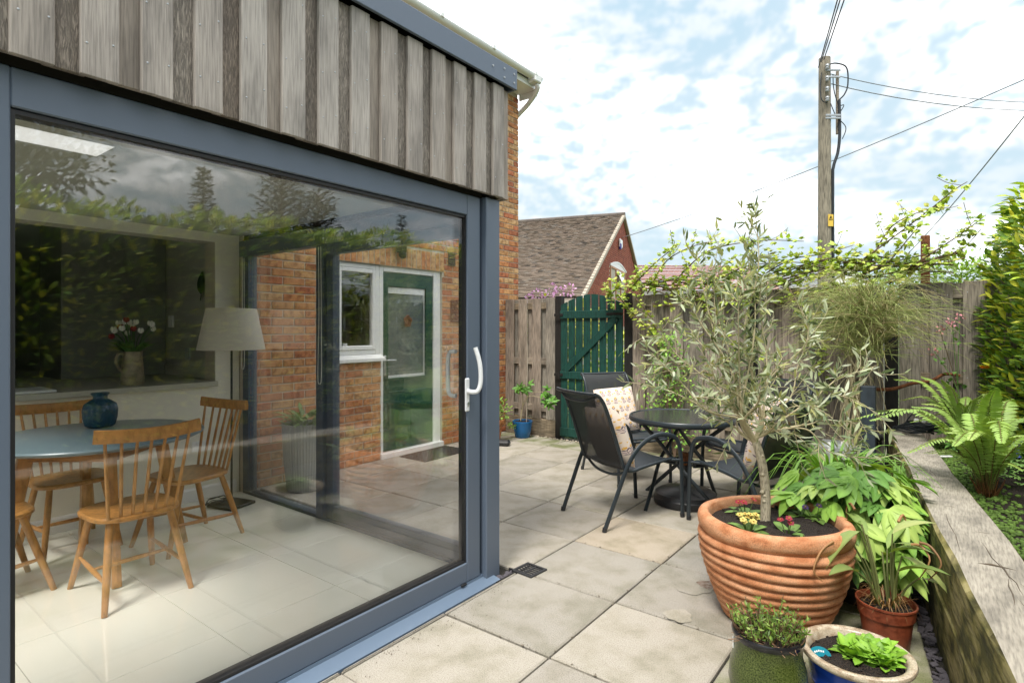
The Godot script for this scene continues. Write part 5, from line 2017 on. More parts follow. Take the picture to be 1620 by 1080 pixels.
func furniture() -> void:
	rng.seed = 108
	var tc := Vector3(-1.685, 0, -4.48)
	var t := thing("patio_table", "round black glass topped patio table on crossed tubular legs", "garden table", tc)
	var top := MB.new()
	top.lathe([Vector2(0.0, 0.690), Vector2(0.40, 0.690), Vector2(0.402, 0.697), Vector2(0.0, 0.697)], 64)
	part("table_top", top, M.table_glass, t)
	var rim := MB.new()
	rim.lathe([Vector2(0.385, 0.662), Vector2(0.412, 0.662), Vector2(0.420, 0.670), Vector2(0.420, 0.694), Vector2(0.413, 0.702), Vector2(0.403, 0.702), Vector2(0.3995, 0.698)], 64)
	part("rim", rim, M.chair_frame, t)
	for k in 4:
		var a := deg_to_rad(112.0 + 90.0 * k)
		var l := MB.new()
		var foot := Vector3(cos(a) * 0.40, 0.0, sin(a) * 0.40)
		var a2 := a + PI * 0.78
		var up := Vector3(cos(a2) * 0.30, 0.655, sin(a2) * 0.30)
		var mid := foot.lerp(up, 0.52) + Vector3(cos(a + PI * 0.39) * 0.05, 0, sin(a + PI * 0.39) * 0.05)
		var oval: Array = []
		for q in 8:
			oval.append(Vector2(cos(TAU * q / 8) * 0.017, sin(TAU * q / 8) * 0.012))
		l.sweep(curve3([foot, foot.lerp(mid, 0.5), mid, mid.lerp(up, 0.55) + Vector3(0, -0.015, 0), up + Vector3(cos(a2) * 0.05, 0, sin(a2) * 0.05)], 5), oval, Vector3(-sin(a), 0, cos(a)))
		part("leg", l, M.chair_frame, t)
	var ring := MB.new()
	var rp: Array = []
	for k in 25:
		rp.append(Vector3(cos(TAU * k / 24) * 0.34, 0.658, sin(TAU * k / 24) * 0.34))
	ring.tube(rp, [0.012], 8, false)
	var r2: Array = []
	for k in 25:
		r2.append(Vector3(cos(TAU * k / 24) * 0.085, 0.345, sin(TAU * k / 24) * 0.085))
	ring.tube(r2, [0.008], 8, false)
	part("ring", ring, M.chair_frame, t)
	var pb := thing("parasol_base", "round black ribbed parasol base on the paving under the patio table", "parasol base", tc + Vector3(0.02, 0.002, -0.02))
	var bm := MB.new()
	bm.lathe([Vector2(0.0, 0.0), Vector2(0.245, 0.0), Vector2(0.25, 0.012), Vector2(0.25, 0.05), Vector2(0.242, 0.056), Vector2(0.24, 0.062), Vector2(0.235, 0.085), Vector2(0.215, 0.095), Vector2(0.21, 0.099), Vector2(0.15, 0.108), Vector2(0.145, 0.113), Vector2(0.07, 0.125), Vector2(0.035, 0.14), Vector2(0.032, 0.30), Vector2(0.024, 0.30)], 48)
	part("weight", bm, M.black_plastic, pb)
	var tb := MB.new()
	tb.tube([Vector3(0, 0.12, 0), Vector3(0, 0.40, 0)], [0.024], 12)
	part("tube", tb, M.rust, pb)
	var cm := cushion_mesh(0.43, 0.15).mesh()
	var ca := patio_chair("black sling garden chair nearest the glass, seen from behind with a cushion", Vector3(-1.945, 0.002, -3.95), -0.445)
	var cb := copy(ca, "black sling garden chair on the far side of the table nearest the gate", Vector3(-2.42, 0.002, -4.96), -2.15)
	var cc := copy(ca, "black sling garden chair right of the table behind the terracotta pot", Vector3(-1.075, 0.002, -4.22), 1.16)
	var cd := copy(ca, "black sling garden chair behind the table against the fence", Vector3(-1.27, 0.002, -5.08), 2.62)
	cushions(cm, ca, cb, cc, cd)

func cushions(cm: ArrayMesh, ca: Node3D, cb: Node3D, cc: Node3D, cd: Node3D) -> void:
	var set_ := [
		["orange flower patterned cushion leaning on the chair nearest the glass", ca, Vector3(0.03, 0.605, 0.155), 0.30, 0.0, 0.06],
		["orange flower patterned cushion on the chair nearest the gate", cb, Vector3(0.0, 0.61, 0.16), 0.30, 0.0, -0.05],
		["orange flower patterned cushion on the chair behind the terracotta pot", cc, Vector3(-0.02, 0.60, 0.155), 0.30, 0.0, 0.04],
		["orange flower patterned cushion upright on the chair against the fence", cd, Vector3(0.0, 0.61, 0.16), 0.30, 0.0, 0.03],
	]
	for q in set_:
		var o := one("scatter_cushion", cm, M.cushion_fabric, q[0], "cushion", "patterned cushions on the patio chairs")
		o.transform = q[1].transform * Transform3D(Basis(Vector3.RIGHT, q[3]) * Basis(Vector3.BACK, q[5]), q[2])

# ---------------------------------------------------------------- pots and plants
func pot(called: String, label: String, category: String, at: Vector3, prof: Array, m: Material, soil_r: float, soil_y: float, part_name := "body", segs := 48) -> Node3D:
	var p := thing(called, label, category, at)
	var b := MB.new()
	b.lathe(prof, segs)
	if segs == 72: # hand thrown: slightly out of true
		for i in b.v.size():
			var q := b.v[i]
			var a := atan2(q.z, q.x)
			var k := 1.0 + 0.007 * sin(a * 2.0 + q.y * 4.0) + 0.004 * sin(a * 5.0 + q.y * 11.0)
			b.v[i] = Vector3(q.x * k, q.y + 0.0035 * sin(a * 3.0 + q.y * 23.0) * clampf(q.y * 4.0, 0.0, 1.0), q.z * k)
	part(part_name, b, m, p)
	var s := MB.new()
	var rings := 7
	var i0 := s.v.size()
	s.pt(Vector3(0, soil_y + 0.012, 0), Vector3.UP)
	for i in range(1, rings + 1):
		for k in 24:
			var a := TAU * k / 24
			var r := soil_r * i / rings
			s.pt(Vector3(cos(a) * r, soil_y + (0.012 if i < rings else -0.004) + (rr(-0.012, 0.012) if i < rings else 0.0), sin(a) * r), Vector3(rr(-0.3, 0.3), 1, rr(-0.3, 0.3)).normalized())
	for k in 24:
		s.t3(i0, i0 + 1 + (k + 1) % 24, i0 + 1 + k)
		for i in rings - 1:
			var a := i0 + 1 + i * 24 + k
			var b2 := i0 + 1 + i * 24 + (k + 1) % 24
			s.t3(a, b2, a + 24)
			s.t3(b2, b2 + 24, a + 24)
	for k in 60:
		var a := rr(0, TAU)
		var r := soil_r * sqrt(rr(0, 0.85))
		s.ball(Vector3(cos(a) * r, soil_y + 0.008, sin(a) * r), Vector3(rr(0.004, 0.014), rr(0.004, 0.012), rr(0.004, 0.014)) * clampf(soil_r * 5.0, 0.4, 1.0), 6)
	part("soil", s, M.soil, p)
	return p

func terracotta() -> void:
	rng.seed = 109
	var prof := [Vector2(0.0, 0.0), Vector2(0.205, 0.0), Vector2(0.213, 0.008)]
	var n := 10
	for k in n:
		var y0 := 0.01 + k * 0.040
		var t := (y0 + 0.02) / 0.44
		var r := 0.215 + 0.118 * sin(PI * 0.5 * minf(t * 1.08, 1.0)) 
		var r2 := 0.215 + 0.118 * sin(PI * 0.5 * minf((t + 0.045) * 1.08, 1.0))
		prof.append(Vector2(r - 0.002, y0))
		prof.append(Vector2(r + 0.010, y0 + 0.003))
		prof.append(Vector2(r + 0.0155, y0 + 0.012))
		prof.append(Vector2((r + r2) * 0.5 + 0.0135, y0 + 0.022))
		prof.append(Vector2(r2 + 0.004, y0 + 0.033))
		prof.append(Vector2(r2 - 0.004, y0 + 0.0385))
	prof.append_array([Vector2(0.332, 0.415), Vector2(0.338, 0.42), Vector2(0.346, 0.434), Vector2(0.349, 0.455), Vector2(0.346, 0.474), Vector2(0.337, 0.487), Vector2(0.322, 0.493), Vector2(0.306, 0.491), Vector2(0.296, 0.483), Vector2(0.292, 0.46), Vector2(0.285, 0.40), Vector2(0.27, 0.34)])
	var p := pot("terracotta_pot", "large ribbed terracotta pot holding the olive tree", "plant pot", Vector3(-0.668, 0.002, -2.99), prof, M.terracotta, 0.29, 0.445, "body", 72)
	p.rotation.y = 0.4
	# bedding plants in the soil
	var at := Vector3(-0.668, 0.45, -2.99)
	var list := [
		["yellow_primrose", "yellow primrose in bloom at the left of the terracotta pot", Vector3(-0.17, 0, 0.12), Color(0.66, 0.52, 0.14), Color(0.50, 0.25, 0.04)],
		["red_primrose", "dark red primrose with broad leaves at the foot of the olive trunk", Vector3(0.0, 0, 0.15), Color(0.27, 0.012, 0.03), Color(0.55, 0.28, 0.02)],
		["crimson_primrose", "small crimson flower behind the olive trunk in the terracotta pot", Vector3(-0.085, 0, -0.12), Color(0.33, 0.01, 0.025), Color(0.6, 0.3, 0.02)],
		["purple_pansy", "purple pansy at the right hand rim of the terracotta pot", Vector3(0.19, 0, -0.10), Color(0.10, 0.02, 0.33), Color(0.6, 0.4, 0.03)],
		["dark_viola", "very dark viola beside the purple pansy in the terracotta pot", Vector3(0.235, 0, -0.05), Color(0.03, 0.01, 0.05), Color(0.3, 0.2, 0.02)],
	]
	var right := Vector3(0.796, 0, -0.605)
	var fwd := Vector3(-0.605, 0, -0.796)
	for q in list:
		var o: Vector3 = q[2]
		var pl := thing(q[0], q[1], "flower", at + right * o.x - fwd * o.z)
		var lv := MB.new()
		var nl := 9 if q[0].contains("prim") else 7
		for k in nl:
			var a := TAU * k / nl + rr(-0.3, 0.3)
			var d := Vector3(cos(a), rr(0.15, 0.6), sin(a))
			lv.col = tone(Color(0.16, 0.27, 0.055), 0.3)
			lv.leaf(Vector3(cos(a) * 0.012, 0.0, sin(a) * 0.012), d, Vector3(-cos(a) * 0.5, 1, -sin(a) * 0.5), rr(0.06, 0.105), rr(0.036, 0.055), rr(0.1, 0.35), 0.3, 6, 0.45)
		part("leaves", lv, M.leaf, pl)
		var fm := MB.new()
		var nf: int = {"yellow_primrose": 13, "red_primrose": 3, "crimson_primrose": 4, "purple_pansy": 2, "dark_viola": 3}[q[0]]
		for k in nf:
			var c := Vector3(rr(-0.04, 0.04), rr(0.05, 0.085), rr(-0.04, 0.04))
			var up := (Vector3(c.x * 8, 1, c.z * 8) - fwd * 0.4).normalized()
			var sx := up.cross(Vector3(0.2, 0.1, 1)).normalized()
			var sy := up.cross(sx)
			for m in 5:
				var a := TAU * m / 5 + k
				var d := sx * cos(a) + sy * sin(a)
				fm.col = tone(q[3], 0.2)
				fm.leaf(c + d * 0.002, d + up * 0.25, up, 0.015, 0.016, 0.1, 0.1, 3)
			fm.col = q[4]
			fm.ball(c + up * 0.003, Vector3.ONE * 0.0035, 6)
			fm.col = Color(0.10, 0.17, 0.04)
			fm.tube([Vector3(c.x * 0.3, 0, c.z * 0.3), c], [0.002], 4)
		stuff(part("flowers", fm, M.petal, pl))

func olive() -> void:
	rng.seed = 110
	var base := Vector3(-0.705, 0.445, -2.985)
	var o := thing("olive_tree", "slender olive tree with sparse grey green crown growing in the terracotta pot", "tree", base)
	var right := Vector3(0.796, 0, -0.605)
	var back := Vector3(-0.605, 0, -0.796)
	var q := func(a: float, y: float, b: float) -> Vector3: return right * a + Vector3(0, y, 0) + back * b
	var tr := MB.new()
	var fork: Vector3 = q.call(-0.045, 0.40, 0.0)
	tr.tube(curve3([Vector3(0, -0.02, 0), q.call(0.004, 0.08, 0.0), q.call(0.0, 0.2, 0.0), q.call(-0.018, 0.31, 0.0), fork], 6), taper(0.025, 0.019, 25), 14)
	for k in 5:
		var y := rr(0.1, 0.36)
		tr.ball(q.call(-0.01 + rr(-0.012, 0.012), y, -0.012), Vector3(0.012, 0.010, 0.012), 7)
	part("trunk", tr, M.bark, o)
	var lim := MB.new()
	var tw := MB.new()
	var lf := MB.new()
	# limb ends: right, height above the soil, away
	var limbs := [
		[-0.05, 1.55, 0.02, 0.3], [-0.10, 1.40, 0.05, 0.3], [-0.34, 1.36, 0.16, 0.25], [-0.58, 0.96, 0.10, 0.1], [-0.70, 0.84, -0.12, 0.05], 
		[0.12, 1.22, 0.20, 0.2], [0.34, 0.92, 0.12, 0.1], [0.58, 0.78, -0.10, 0.0], [0.62, 0.48, 0.12, 0.0], [-0.46, 1.10, 0.0, 0.2],
		[-0.24, 1.10, -0.18, 0.2], [0.02, 1.18, 0.08, 0.2], [-0.30, 0.92, 0.32, 0.1], [-0.10, 0.80, -0.32, 0.1], [0.20, 0.80, 0.30, 0.1], [0.42, 0.62, -0.18, 0.0], [-0.62, 0.66, 0.10, 0.0],
		[-0.18, 0.64, 0.30, 0.0], [0.10, 0.62, -0.34, 0.0], [-0.36, 0.80, -0.10, 0.1], [0.50, 0.34, -0.08, -0.1], [0.22, 1.02, -0.04, 0.1], [-0.26, 1.22, 0.08, 0.2],
	]
	var put_leaf := func(p: Vector3, d: Vector3, size: float) -> void:
		var side := d.cross(rdir()).normalized()
		var k := rng.randf()
		var base_col := Color(0.38, 0.42, 0.26)
		if k < 0.25:
			base_col = Color(0.145, 0.19, 0.095)
		elif k < 0.42:
			base_col = Color(0.49, 0.52, 0.38)
		elif k < 0.52:
			base_col = Color(0.42, 0.42, 0.17)
		lf.col = tone(base_col, 0.2)
		lf.sliver(p, d * 0.75 + side * 0.8, rdir() + Vector3.UP * 0.7, size, size * rr(0.17, 0.24), rr(-0.1, 0.3))
	for l in limbs.size():
		var e: Vector3 = q.call(limbs[l][0] * 0.84, limbs[l][1], limbs[l][2])
		var start := fork + Vector3(0, rr(-0.015, 0.02), 0)
		var split := 0.18 if limbs[l][3] > 0.0 else 0.08
		var left: float = -0.06 if limbs[l][0] < -0.05 else 0.03
		var m1: Vector3 = fork + q.call(left * 1.2, split * 0.6, limbs[l][2] * 0.12)
		var m2: Vector3 = fork.lerp(e, 0.45) + Vector3(0, (0.05 if limbs[l][3] <= 0.0 else 0.0), 0) + rdir() * 0.05
		var m3: Vector3 = fork.lerp(e, 0.75) + Vector3(0, (0.05 if limbs[l][3] <= 0.0 else 0.0), 0) + rdir() * 0.05
		var path := curve3([start, m1, m2, m3, e], 7)
		lim.tube(path, taper(rr(0.0055, 0.0085), 0.0015, path.size()), 6)
		var upright: bool = limbs[l][3] >= 0.2
		for i in range(6, path.size() - 1):
			var d: Vector3 = (path[i + 1] - path[i]).normalized()
			var seg: float = (path[i + 1] - path[i]).length()
			var cnt := int(seg / (0.024 if upright else 0.040)) + 1
			for k in cnt:
				if rng.randf() < ((0.95 if upright else 0.6) if i > 13 else 0.12):
					var p: Vector3 = path[i].lerp(path[i + 1], (k + rng.randf()) / cnt)
					put_leaf.call(p, d, rr(0.045, 0.078))
			if (i % 3 == 0 and i > 8) or i > 24:
				var reps := 1
				for r in reps:
					var td := (d * rr(0.3, 1.0) + rdir() * 0.9 + Vector3(0, 0.45 if upright else 0.1, 0)).normalized()
					var L := rr(0.08, 0.22)
					var p0: Vector3 = path[i]
					var tp := curve3([p0, p0 + td * L * 0.5 + rdir() * 0.02, p0 + td * L + Vector3(0, rr(-0.06, 0.03), 0)], 3)
					tw.tube(tp, taper(0.0022, 0.0010, tp.size()), 4, false)
					var bare := rng.randf() < 0.15
					for s in range(1, tp.size()):
						for k in (1 if bare else 2):
							var pp: Vector3 = tp[s - 1].lerp(tp[s], rng.randf())
							put_leaf.call(pp, (tp[s] - tp[s - 1]).normalized(), rr(0.040, 0.072))
	part("limbs", lim, M.twig, o)
	stuff(part("twigs", tw, M.twig, o))
	stuff(part("foliage", lf, M.leaf_soft, o))

func big_leaf(b: MB, p: Vector3, d: Vector3, up: Vector3, L: float, lobes: int) -> void: # palmate leaf of several leaflets
	var side := d.cross(up).normalized()
	for k in lobes:
		var a := (k - (lobes - 1) * 0.5) * (2.5 / lobes)
		var dd := (d * cos(a) + side * sin(a) - up * 0.12).normalized()
		b.leaf(p, dd, up, L * (1.0 - 0.22 * absf(a)), L * 0.36, rr(0.0, 0.45), rr(0.15, 0.5), 6)

func shrub_of_palms() -> void:
	rng.seed = 111
	var c := Vector3(-0.35, 0, -3.50)
	pot("charcoal_planter", "dark charcoal planter almost hidden under the broad leaved evergreen", "plant pot", c, [Vector2(0, 0), Vector2(0.15, 0), Vector2(0.17, 0.02), Vector2(0.20, 0.24), Vector2(0.21, 0.30), Vector2(0.195, 0.31), Vector2(0.18, 0.28)], M.charcoal_pot, 0.185, 0.28)
	var pl := thing("fatsia", "broad glossy leaved evergreen shrub spilling over beside the sleeper wall", "shrub", c + Vector3(0, 0.29, 0))
	var st := MB.new()
	var variants: Array = []
	for k in 12:
		var b := MB.new()
		var cc: Color = [Color(0.18, 0.34, 0.06), Color(0.27, 0.46, 0.08), Color(0.12, 0.25, 0.05), Color(0.38, 0.52, 0.13)][k % 4]
		b.col = tone(cc, 0.12)
		big_leaf(b, Vector3.ZERO, Vector3(0, 0, 1), Vector3.UP, 0.165, [5, 7, 6][k % 3])
		variants.append(b.mesh())
	for k in 165:
		var a := rr(0, TAU)
		var el := rr(-0.25, 1.45)
		var rad := Vector3(cos(a) * cos(el) * 0.44 - 0.03, 0.02 + sin(el) * 0.34, sin(a) * cos(el) * 0.40)
		rad *= rr(0.68, 1.12)
		if rad.x > 0.22:
			rad.x = rr(0.12, 0.22)
		var d := (Vector3(cos(a), -0.2 + 0.4 * sin(el), sin(a)) + rdir() * 0.5).normalized()
		var up := (Vector3(0, 1.0, 0) + Vector3(cos(a), 0, sin(a)) * 0.5 * cos(el) + rdir() * 0.38).normalized()
		var z := (d - up * d.dot(up)).normalized()
		var x := up.cross(z).normalized()
		part("leaf", variants[k % 12], M.leaf_gloss, pl, rad - z * 0.03, Basis(x, up, z) * rr(0.72, 1.2))
		st.col = Color(0.15, 0.20, 0.06)
		st.tube(curve3([Vector3(rr(-0.05, 0.05), -0.01, rr(-0.05, 0.05)), rad * 0.55 + Vector3(0, 0.06, 0), rad - z * 0.03], 3), [0.004, 0.0035, 0.003, 0.0025, 0.002], 5)
	part("stems", st, M.leaf, pl)
	var ps := MB.new()
	for k in 9:
		ps.col = tone(Color(0.42, 0.20, 0.07), 0.3)
		ps.leaf(Vector3(rr(0.0, 0.16), rr(0.2, 0.28), rr(-0.22, -0.05)), rdir() + Vector3.UP * 0.4, rdir(), rr(0.04, 0.07), 0.03, 0.5, 0.4)
	part("withered_leaf", ps, M.leaf, pl)
	# strap leaves in a second pot farther back
	var s0 := Vector3(-0.58, 0, -4.12)
	pot("blue_back_pot", "blue glazed pot mostly hidden behind the terracotta pot and strap leaves", "plant pot", s0, [Vector2(0, 0), Vector2(0.13, 0), Vector2(0.16, 0.10), Vector2(0.175, 0.24), Vector2(0.18, 0.25), Vector2(0.16, 0.25), Vector2(0.15, 0.2)], M.cyan_glaze, 0.155, 0.215)
	var ag := thing("strap_leaf_plant", "clump of bright green strap leaves behind the terracotta pot", "plant", s0 + Vector3(0, 0.21, 0))
	var bl := MB.new()
	for k in 150:
		var a := rr(0, TAU)
		var L := rr(0.36, 0.62)
		var o := Vector3(cos(a), 0, sin(a))
		var lean := rr(0.35, 1.15)
		bl.col = tone(Color(0.20, 0.38, 0.06), 0.35)
		bl.blade(curve3([o * rr(0.0, 0.07), o * L * 0.3 * lean + Vector3(0, L * 0.55, 0), o * L * 0.75 * lean + Vector3(0, L * 0.72, 0), o * L * 1.15 * lean + Vector3(0, L * (0.72 - 0.45 * lean), 0)], 3), rr(0.012, 0.022))
	part("leaves", bl, M.leaf, ag)
	var s1 := Vector3(-0.24, 0, -4.35)
	var ag2 := thing("strap_leaf_plant", "second clump of strap leaves close to the sleeper wall near the dark post", "plant", s1)
	var b2 := MB.new()
	for k in 110:
		var a := rr(0, TAU)
		var L := rr(0.35, 0.62)
		var o := Vector3(cos(a) * (0.35 if cos(a) > 0 else 1.0), 0, sin(a))
		var lean := rr(0.25, 0.85)
		b2.col = tone(Color(0.18, 0.34, 0.055), 0.35)
		b2.blade(curve3([o * rr(0.0, 0.07), o * L * 0.3 * lean + Vector3(0, L * 0.6, 0), o * L * 0.7 * lean + Vector3(0, L * 0.85, 0), o * L * 1.1 * lean + Vector3(0, L * (0.85 - 0.4 * lean), 0)], 3), rr(0.012, 0.02))
	part("leaves", b2, M.leaf, ag2)

func small_pots() -> void:
	rng.seed = 112
	# brown plastic pot with a half withered plant
	var bp := Vector3(-0.205, 0.002, -2.985)
	pot("brown_plastic_pot", "brown plastic flower pot standing between the blue pot and the sleeper wall", "plant pot", bp, [Vector2(0, 0), Vector2(0.083, 0), Vector2(0.085, 0.004), Vector2(0.101, 0.148), Vector2(0.108, 0.149), Vector2(0.113, 0.196), Vector2(0.117, 0.199), Vector2(0.117, 0.206), Vector2(0.110, 0.206), Vector2(0.103, 0.18)], M.brown_plastic, 0.104, 0.175)
	var wl := thing("withered_plant", "half withered arum like plant with yellowing leaves in the brown pot", "plant", bp + Vector3(0, 0.17, 0))
	var stems := MB.new()
	var lv := MB.new()
	var dead := MB.new()
	for k in 15:
		var a := rr(0, TAU)
		var lean := rr(0.05, 0.16)
		var h := rr(0.16, 0.36)
		var tip := Vector3(cos(a) * lean - 0.03, h, sin(a) * lean)
		stems.col = tone(Color(0.17, 0.19, 0.06), 0.3)
		stems.tube(curve3([Vector3(cos(a) * 0.035, 0, sin(a) * 0.035), tip * 0.5 + Vector3(cos(a) * 0.01, 0.02, 0), tip], 4), taper(0.006, 0.0035, 9), 6)
		lv.col = tone([Color(0.21, 0.30, 0.075), Color(0.33, 0.38, 0.13), Color(0.25, 0.33, 0.10)][k % 3], 0.2)
		var d := Vector3(cos(a), rr(-0.4, 0.9), sin(a))
		var L := rr(0.14, 0.22)
		lv.leaf(tip, d, Vector3(-cos(a) * 0.3, 1, -sin(a) * 0.3), L, rr(0.04, 0.065), rr(0.2, 0.6), rr(0.2, 0.6), 6)
		if k % 2 == 0:
			dead.col = tone(Color(0.40, 0.21, 0.09), 0.25)
			var o := d.normalized()
			dead.tube(curve3([tip + o * L * 0.7, tip + o * L + Vector3(0, -0.02, 0), tip + o * (L + 0.04) + Vector3(0, -0.09, 0.01), tip + o * (L - 0.01) + Vector3(0, -0.15, 0.02)], 4), taper(0.007, 0.002, 13), 5)
	for k in 70:
		var a := rr(0, TAU)
		var o := Vector3(cos(a), 0, sin(a))
		dead.col = tone(Color(0.30, 0.17, 0.07), 0.4)
		dead.blade(curve3([o * rr(0, 0.05), o * rr(0.05, 0.09) + Vector3(0, rr(0.02, 0.09), 0), o * rr(0.07, 0.14) + Vector3(0, rr(-0.02, 0.07), 0)], 3), rr(0.003, 0.008))
	part("stems", stems, M.leaf, wl)
	part("leaves", lv, M.leaf, wl)
	part("dead_leaves", dead, M.leaf, wl)
	# green speckled pot, cut off by the bottom of the frame
	var gp := Vector3(-0.525, 0.002, -2.265)
	pot("green_glazed_pot", "speckled green glazed pot with a dark glossy rim at the bottom of the picture", "plant pot", gp, [Vector2(0, 0), Vector2(0.10, 0), Vector2(0.125, 0.03), Vector2(0.137, 0.09), Vector2(0.132, 0.15), Vector2(0.118, 0.20), Vector2(0.117, 0.24), Vector2(0.123, 0.268)], M.green_glaze, 0.112, 0.245)
	var g0 := get_node("green_glazed_pot")
	var rm := MB.new()
	rm.lathe([Vector2(0.1215, 0.252), Vector2(0.1255, 0.262), Vector2(0.127, 0.272), Vector2(0.124, 0.278), Vector2(0.117, 0.277), Vector2(0.113, 0.268), Vector2(0.112, 0.24)], 48)
	part("rim", rm, M.dark_glaze, g0)
	var stk := MB.new()
	stk.box(Vector3(-0.115, 0.21, 0.035), Vector3(0.004, 0.035, 0.025), 0.001, Basis(Vector3.UP, 0.3))
	part("price_sticker", stk, M.white_plastic, g0)
	var sh := thing("woody_herb", "straggly woody herb with small green leaves in the speckled green pot", "plant", gp + Vector3(0, 0.25, 0))
	var ws := MB.new()
	var wv := MB.new()
	for k in 85:
		var a := rr(0, TAU)
		var sp := sqrt(rr(0.0, 1.0)) * 0.145
		var h := rr(0.03, 0.115) * (1.0 if k > 4 else 1.6)
		var p0 := Vector3(cos(a) * sp * 0.6, 0, sin(a) * sp * 0.6)
		var p1 := Vector3(cos(a) * sp * 1.05, h, sin(a) * sp * 1.05)
		ws.col = tone(Color(0.20, 0.115, 0.07), 0.3)
		ws.tube(curve3([p0, p0.lerp(p1, 0.5) + rdir() * 0.015, p1], 3), taper(0.0026, 0.0012, 7), 4, false)
		for m in 12:
			var t := rr(0.3, 1.0)
			wv.col = tone([Color(0.22, 0.34, 0.06), Color(0.30, 0.40, 0.09), Color(0.13, 0.22, 0.05)][m % 3], 0.25)
			wv.leaf(p0.lerp(p1, t) + rdir() * 0.004, rdir() + Vector3.UP * 0.9, rdir(), rr(0.014, 0.028), rr(0.006, 0.009), 0.2, 0.2, 2)
	for k in 60:
		var a := rr(0, TAU)
		ws.col = tone(Color(0.34, 0.20, 0.12), 0.3)
		var r0 := rr(0.02, 0.11)
		ws.tube([Vector3(cos(a) * r0, rr(0, 0.02), sin(a) * r0), Vector3(cos(a + rr(-1, 1)) * 0.115, rr(0.0, 0.03), sin(a + rr(-1, 1)) * 0.115)], [0.0013], 4, false)
	part("stems", ws, M.leaf, sh)
	stuff(part("foliage", wv, M.leaf, sh))
	# blue pot with cream rim and a rosette of fresh leaves
	var up := Vector3(-0.262, 0.002, -2.455)
	pot("blue_glazed_pot", "deep blue glazed pot with a wide cream rim at the front right", "plant pot", up, [Vector2(0, 0), Vector2(0.105, 0), Vector2(0.122, 0.012), Vector2(0.138, 0.05), Vector2(0.150, 0.08), Vector2(0.153, 0.088), Vector2(0.150, 0.094), Vector2(0.158, 0.13), Vector2(0.163, 0.16), Vector2(0.165, 0.178)], M.blue_glaze, 0.148, 0.178)
	var u0 := get_node("blue_glazed_pot")
	var ur := MB.new()
	ur.lathe([Vector2(0.164, 0.176), Vector2(0.176, 0.180), Vector2(0.186, 0.188), Vector2(0.190, 0.198), Vector2(0.187, 0.206), Vector2(0.178, 0.209), Vector2(0.165, 0.206), Vector2(0.157, 0.198), Vector2(0.152, 0.17)], 56)
	part("rim", ur, M.cream_glaze, u0)
	var lt := thing("leafy_rosette", "fresh lime green rosette of soft leaves in the blue pot", "plant", up + Vector3(0.015, 0.18, -0.005))
	var vv := MB.new()
	for k in 20:
		var cx := Vector3(rr(-0.055, 0.10), 0, rr(-0.085, 0.07))
		for m in 11:
			var a := TAU * m / 11 + rr(-0.3, 0.3)
			var el := rr(0.15, 1.3)
			vv.col = tone([Color(0.22, 0.42, 0.04), Color(0.28, 0.50, 0.06), Color(0.17, 0.34, 0.035)][m % 3], 0.15)
			vv.leaf(cx + Vector3(0, 0.008, 0), Vector3(cos(a) * cos(el), sin(el), sin(a) * cos(el)), Vector3(-cos(a) * 0.6, 1, -sin(a) * 0.6), rr(0.045, 0.072), rr(0.032, 0.044), rr(0.15, 0.6), 0.35, 6, 0.42)
	part("leaves", vv, M.leaf, lt)
	var tg := thing("plant_label", "round topped teal plant label pushed into the blue pot", "plant label", up + Vector3(-0.105, 0.185, 0.085), 0.7)
	var tm := MB.new()
	var ring: Array = []
	for k in 17:
		var a := PI * k / 16.0
		ring.append(Vector3(cos(a) * 0.042, 0.0 + sin(a) * 0.034, 0))
	var bs := Basis(Vector3.RIGHT, -0.6)
	var front: Array = []
	var rear: Array = []
	for p in ring:
		front.append(bs * (p + Vector3(0, 0, 0.0012)))
		rear.append(bs * (p - Vector3(0, 0, 0.0012)))
	tm.poly(front)
	rear.reverse()
	tm.poly(rear)
	part("tag", tm, M.label_teal, tg)
	var tl := MB.new()
	for k in 5:
		tl.box(bs * Vector3(-0.016 + k * 0.008, 0.019 - 0.0015 * absf(k - 2.0), 0.002), Vector3(0.005, 0.006, 0.0008), 0.0, bs)
	part("print", tl, M.white_plastic, tg)
	# pots by the fence
	var fp := Vector3(-4.34, 0.002, -5.93)
	pot("bright_blue_pot", "bright blue pot with a pale rim standing against the fence", "plant pot", fp, [Vector2(0, 0), Vector2(0.085, 0), Vector2(0.095, 0.01), Vector2(0.115, 0.10), Vector2(0.128, 0.19), Vector2(0.133, 0.205), Vector2(0.130, 0.215), Vector2(0.118, 0.213), Vector2(0.112, 0.19)], M.cyan_glaze, 0.115, 0.19)
	var fg := thing("fig_sapling", "thin fig sapling tied to a cane in the bright blue pot", "plant", fp + Vector3(0, 0.19, 0))
	var cane := MB.new()
	cane.tube([Vector3(0.05, 0, -0.02), Vector3(0.05, 1.0, -0.05)], [0.006], 6)
	part("cane", cane, M.gravel_pale, fg)
	var fs := MB.new()
	var fv := MB.new()
	for s in [[Vector3(0.02, 0.38, 0.02), Vector3(0.08, 0.47, 0.0)], [Vector3(0.2, 0.40, 0.05), Vector3(0.42, 0.42, 0.08)], [Vector3(0.15, 0.36, 0.06), Vector3(0.48, 0.33, 0.10)], [Vector3(0.0, 0.35, 0.0), Vector3(-0.05, 0.45, 0.02)]]:
		fs.tube(curve3([Vector3(-0.03, 0, 0), Vector3(0.0, 0.2, 0), s[0], s[1]], 4), [0.006, 0.005, 0.005, 0.004, 0.004, 0.004, 0.003], 6)
		for k in 8:
			fv.col = tone(Color(0.11, 0.26, 0.04), 0.3)
			big_leaf(fv, s[1] + rdir() * 0.05, rdir() + Vector3(0, -0.2, 0.3), Vector3(0, 0.7, 0.8) + rdir() * 0.4, rr(0.07, 0.11), 3)
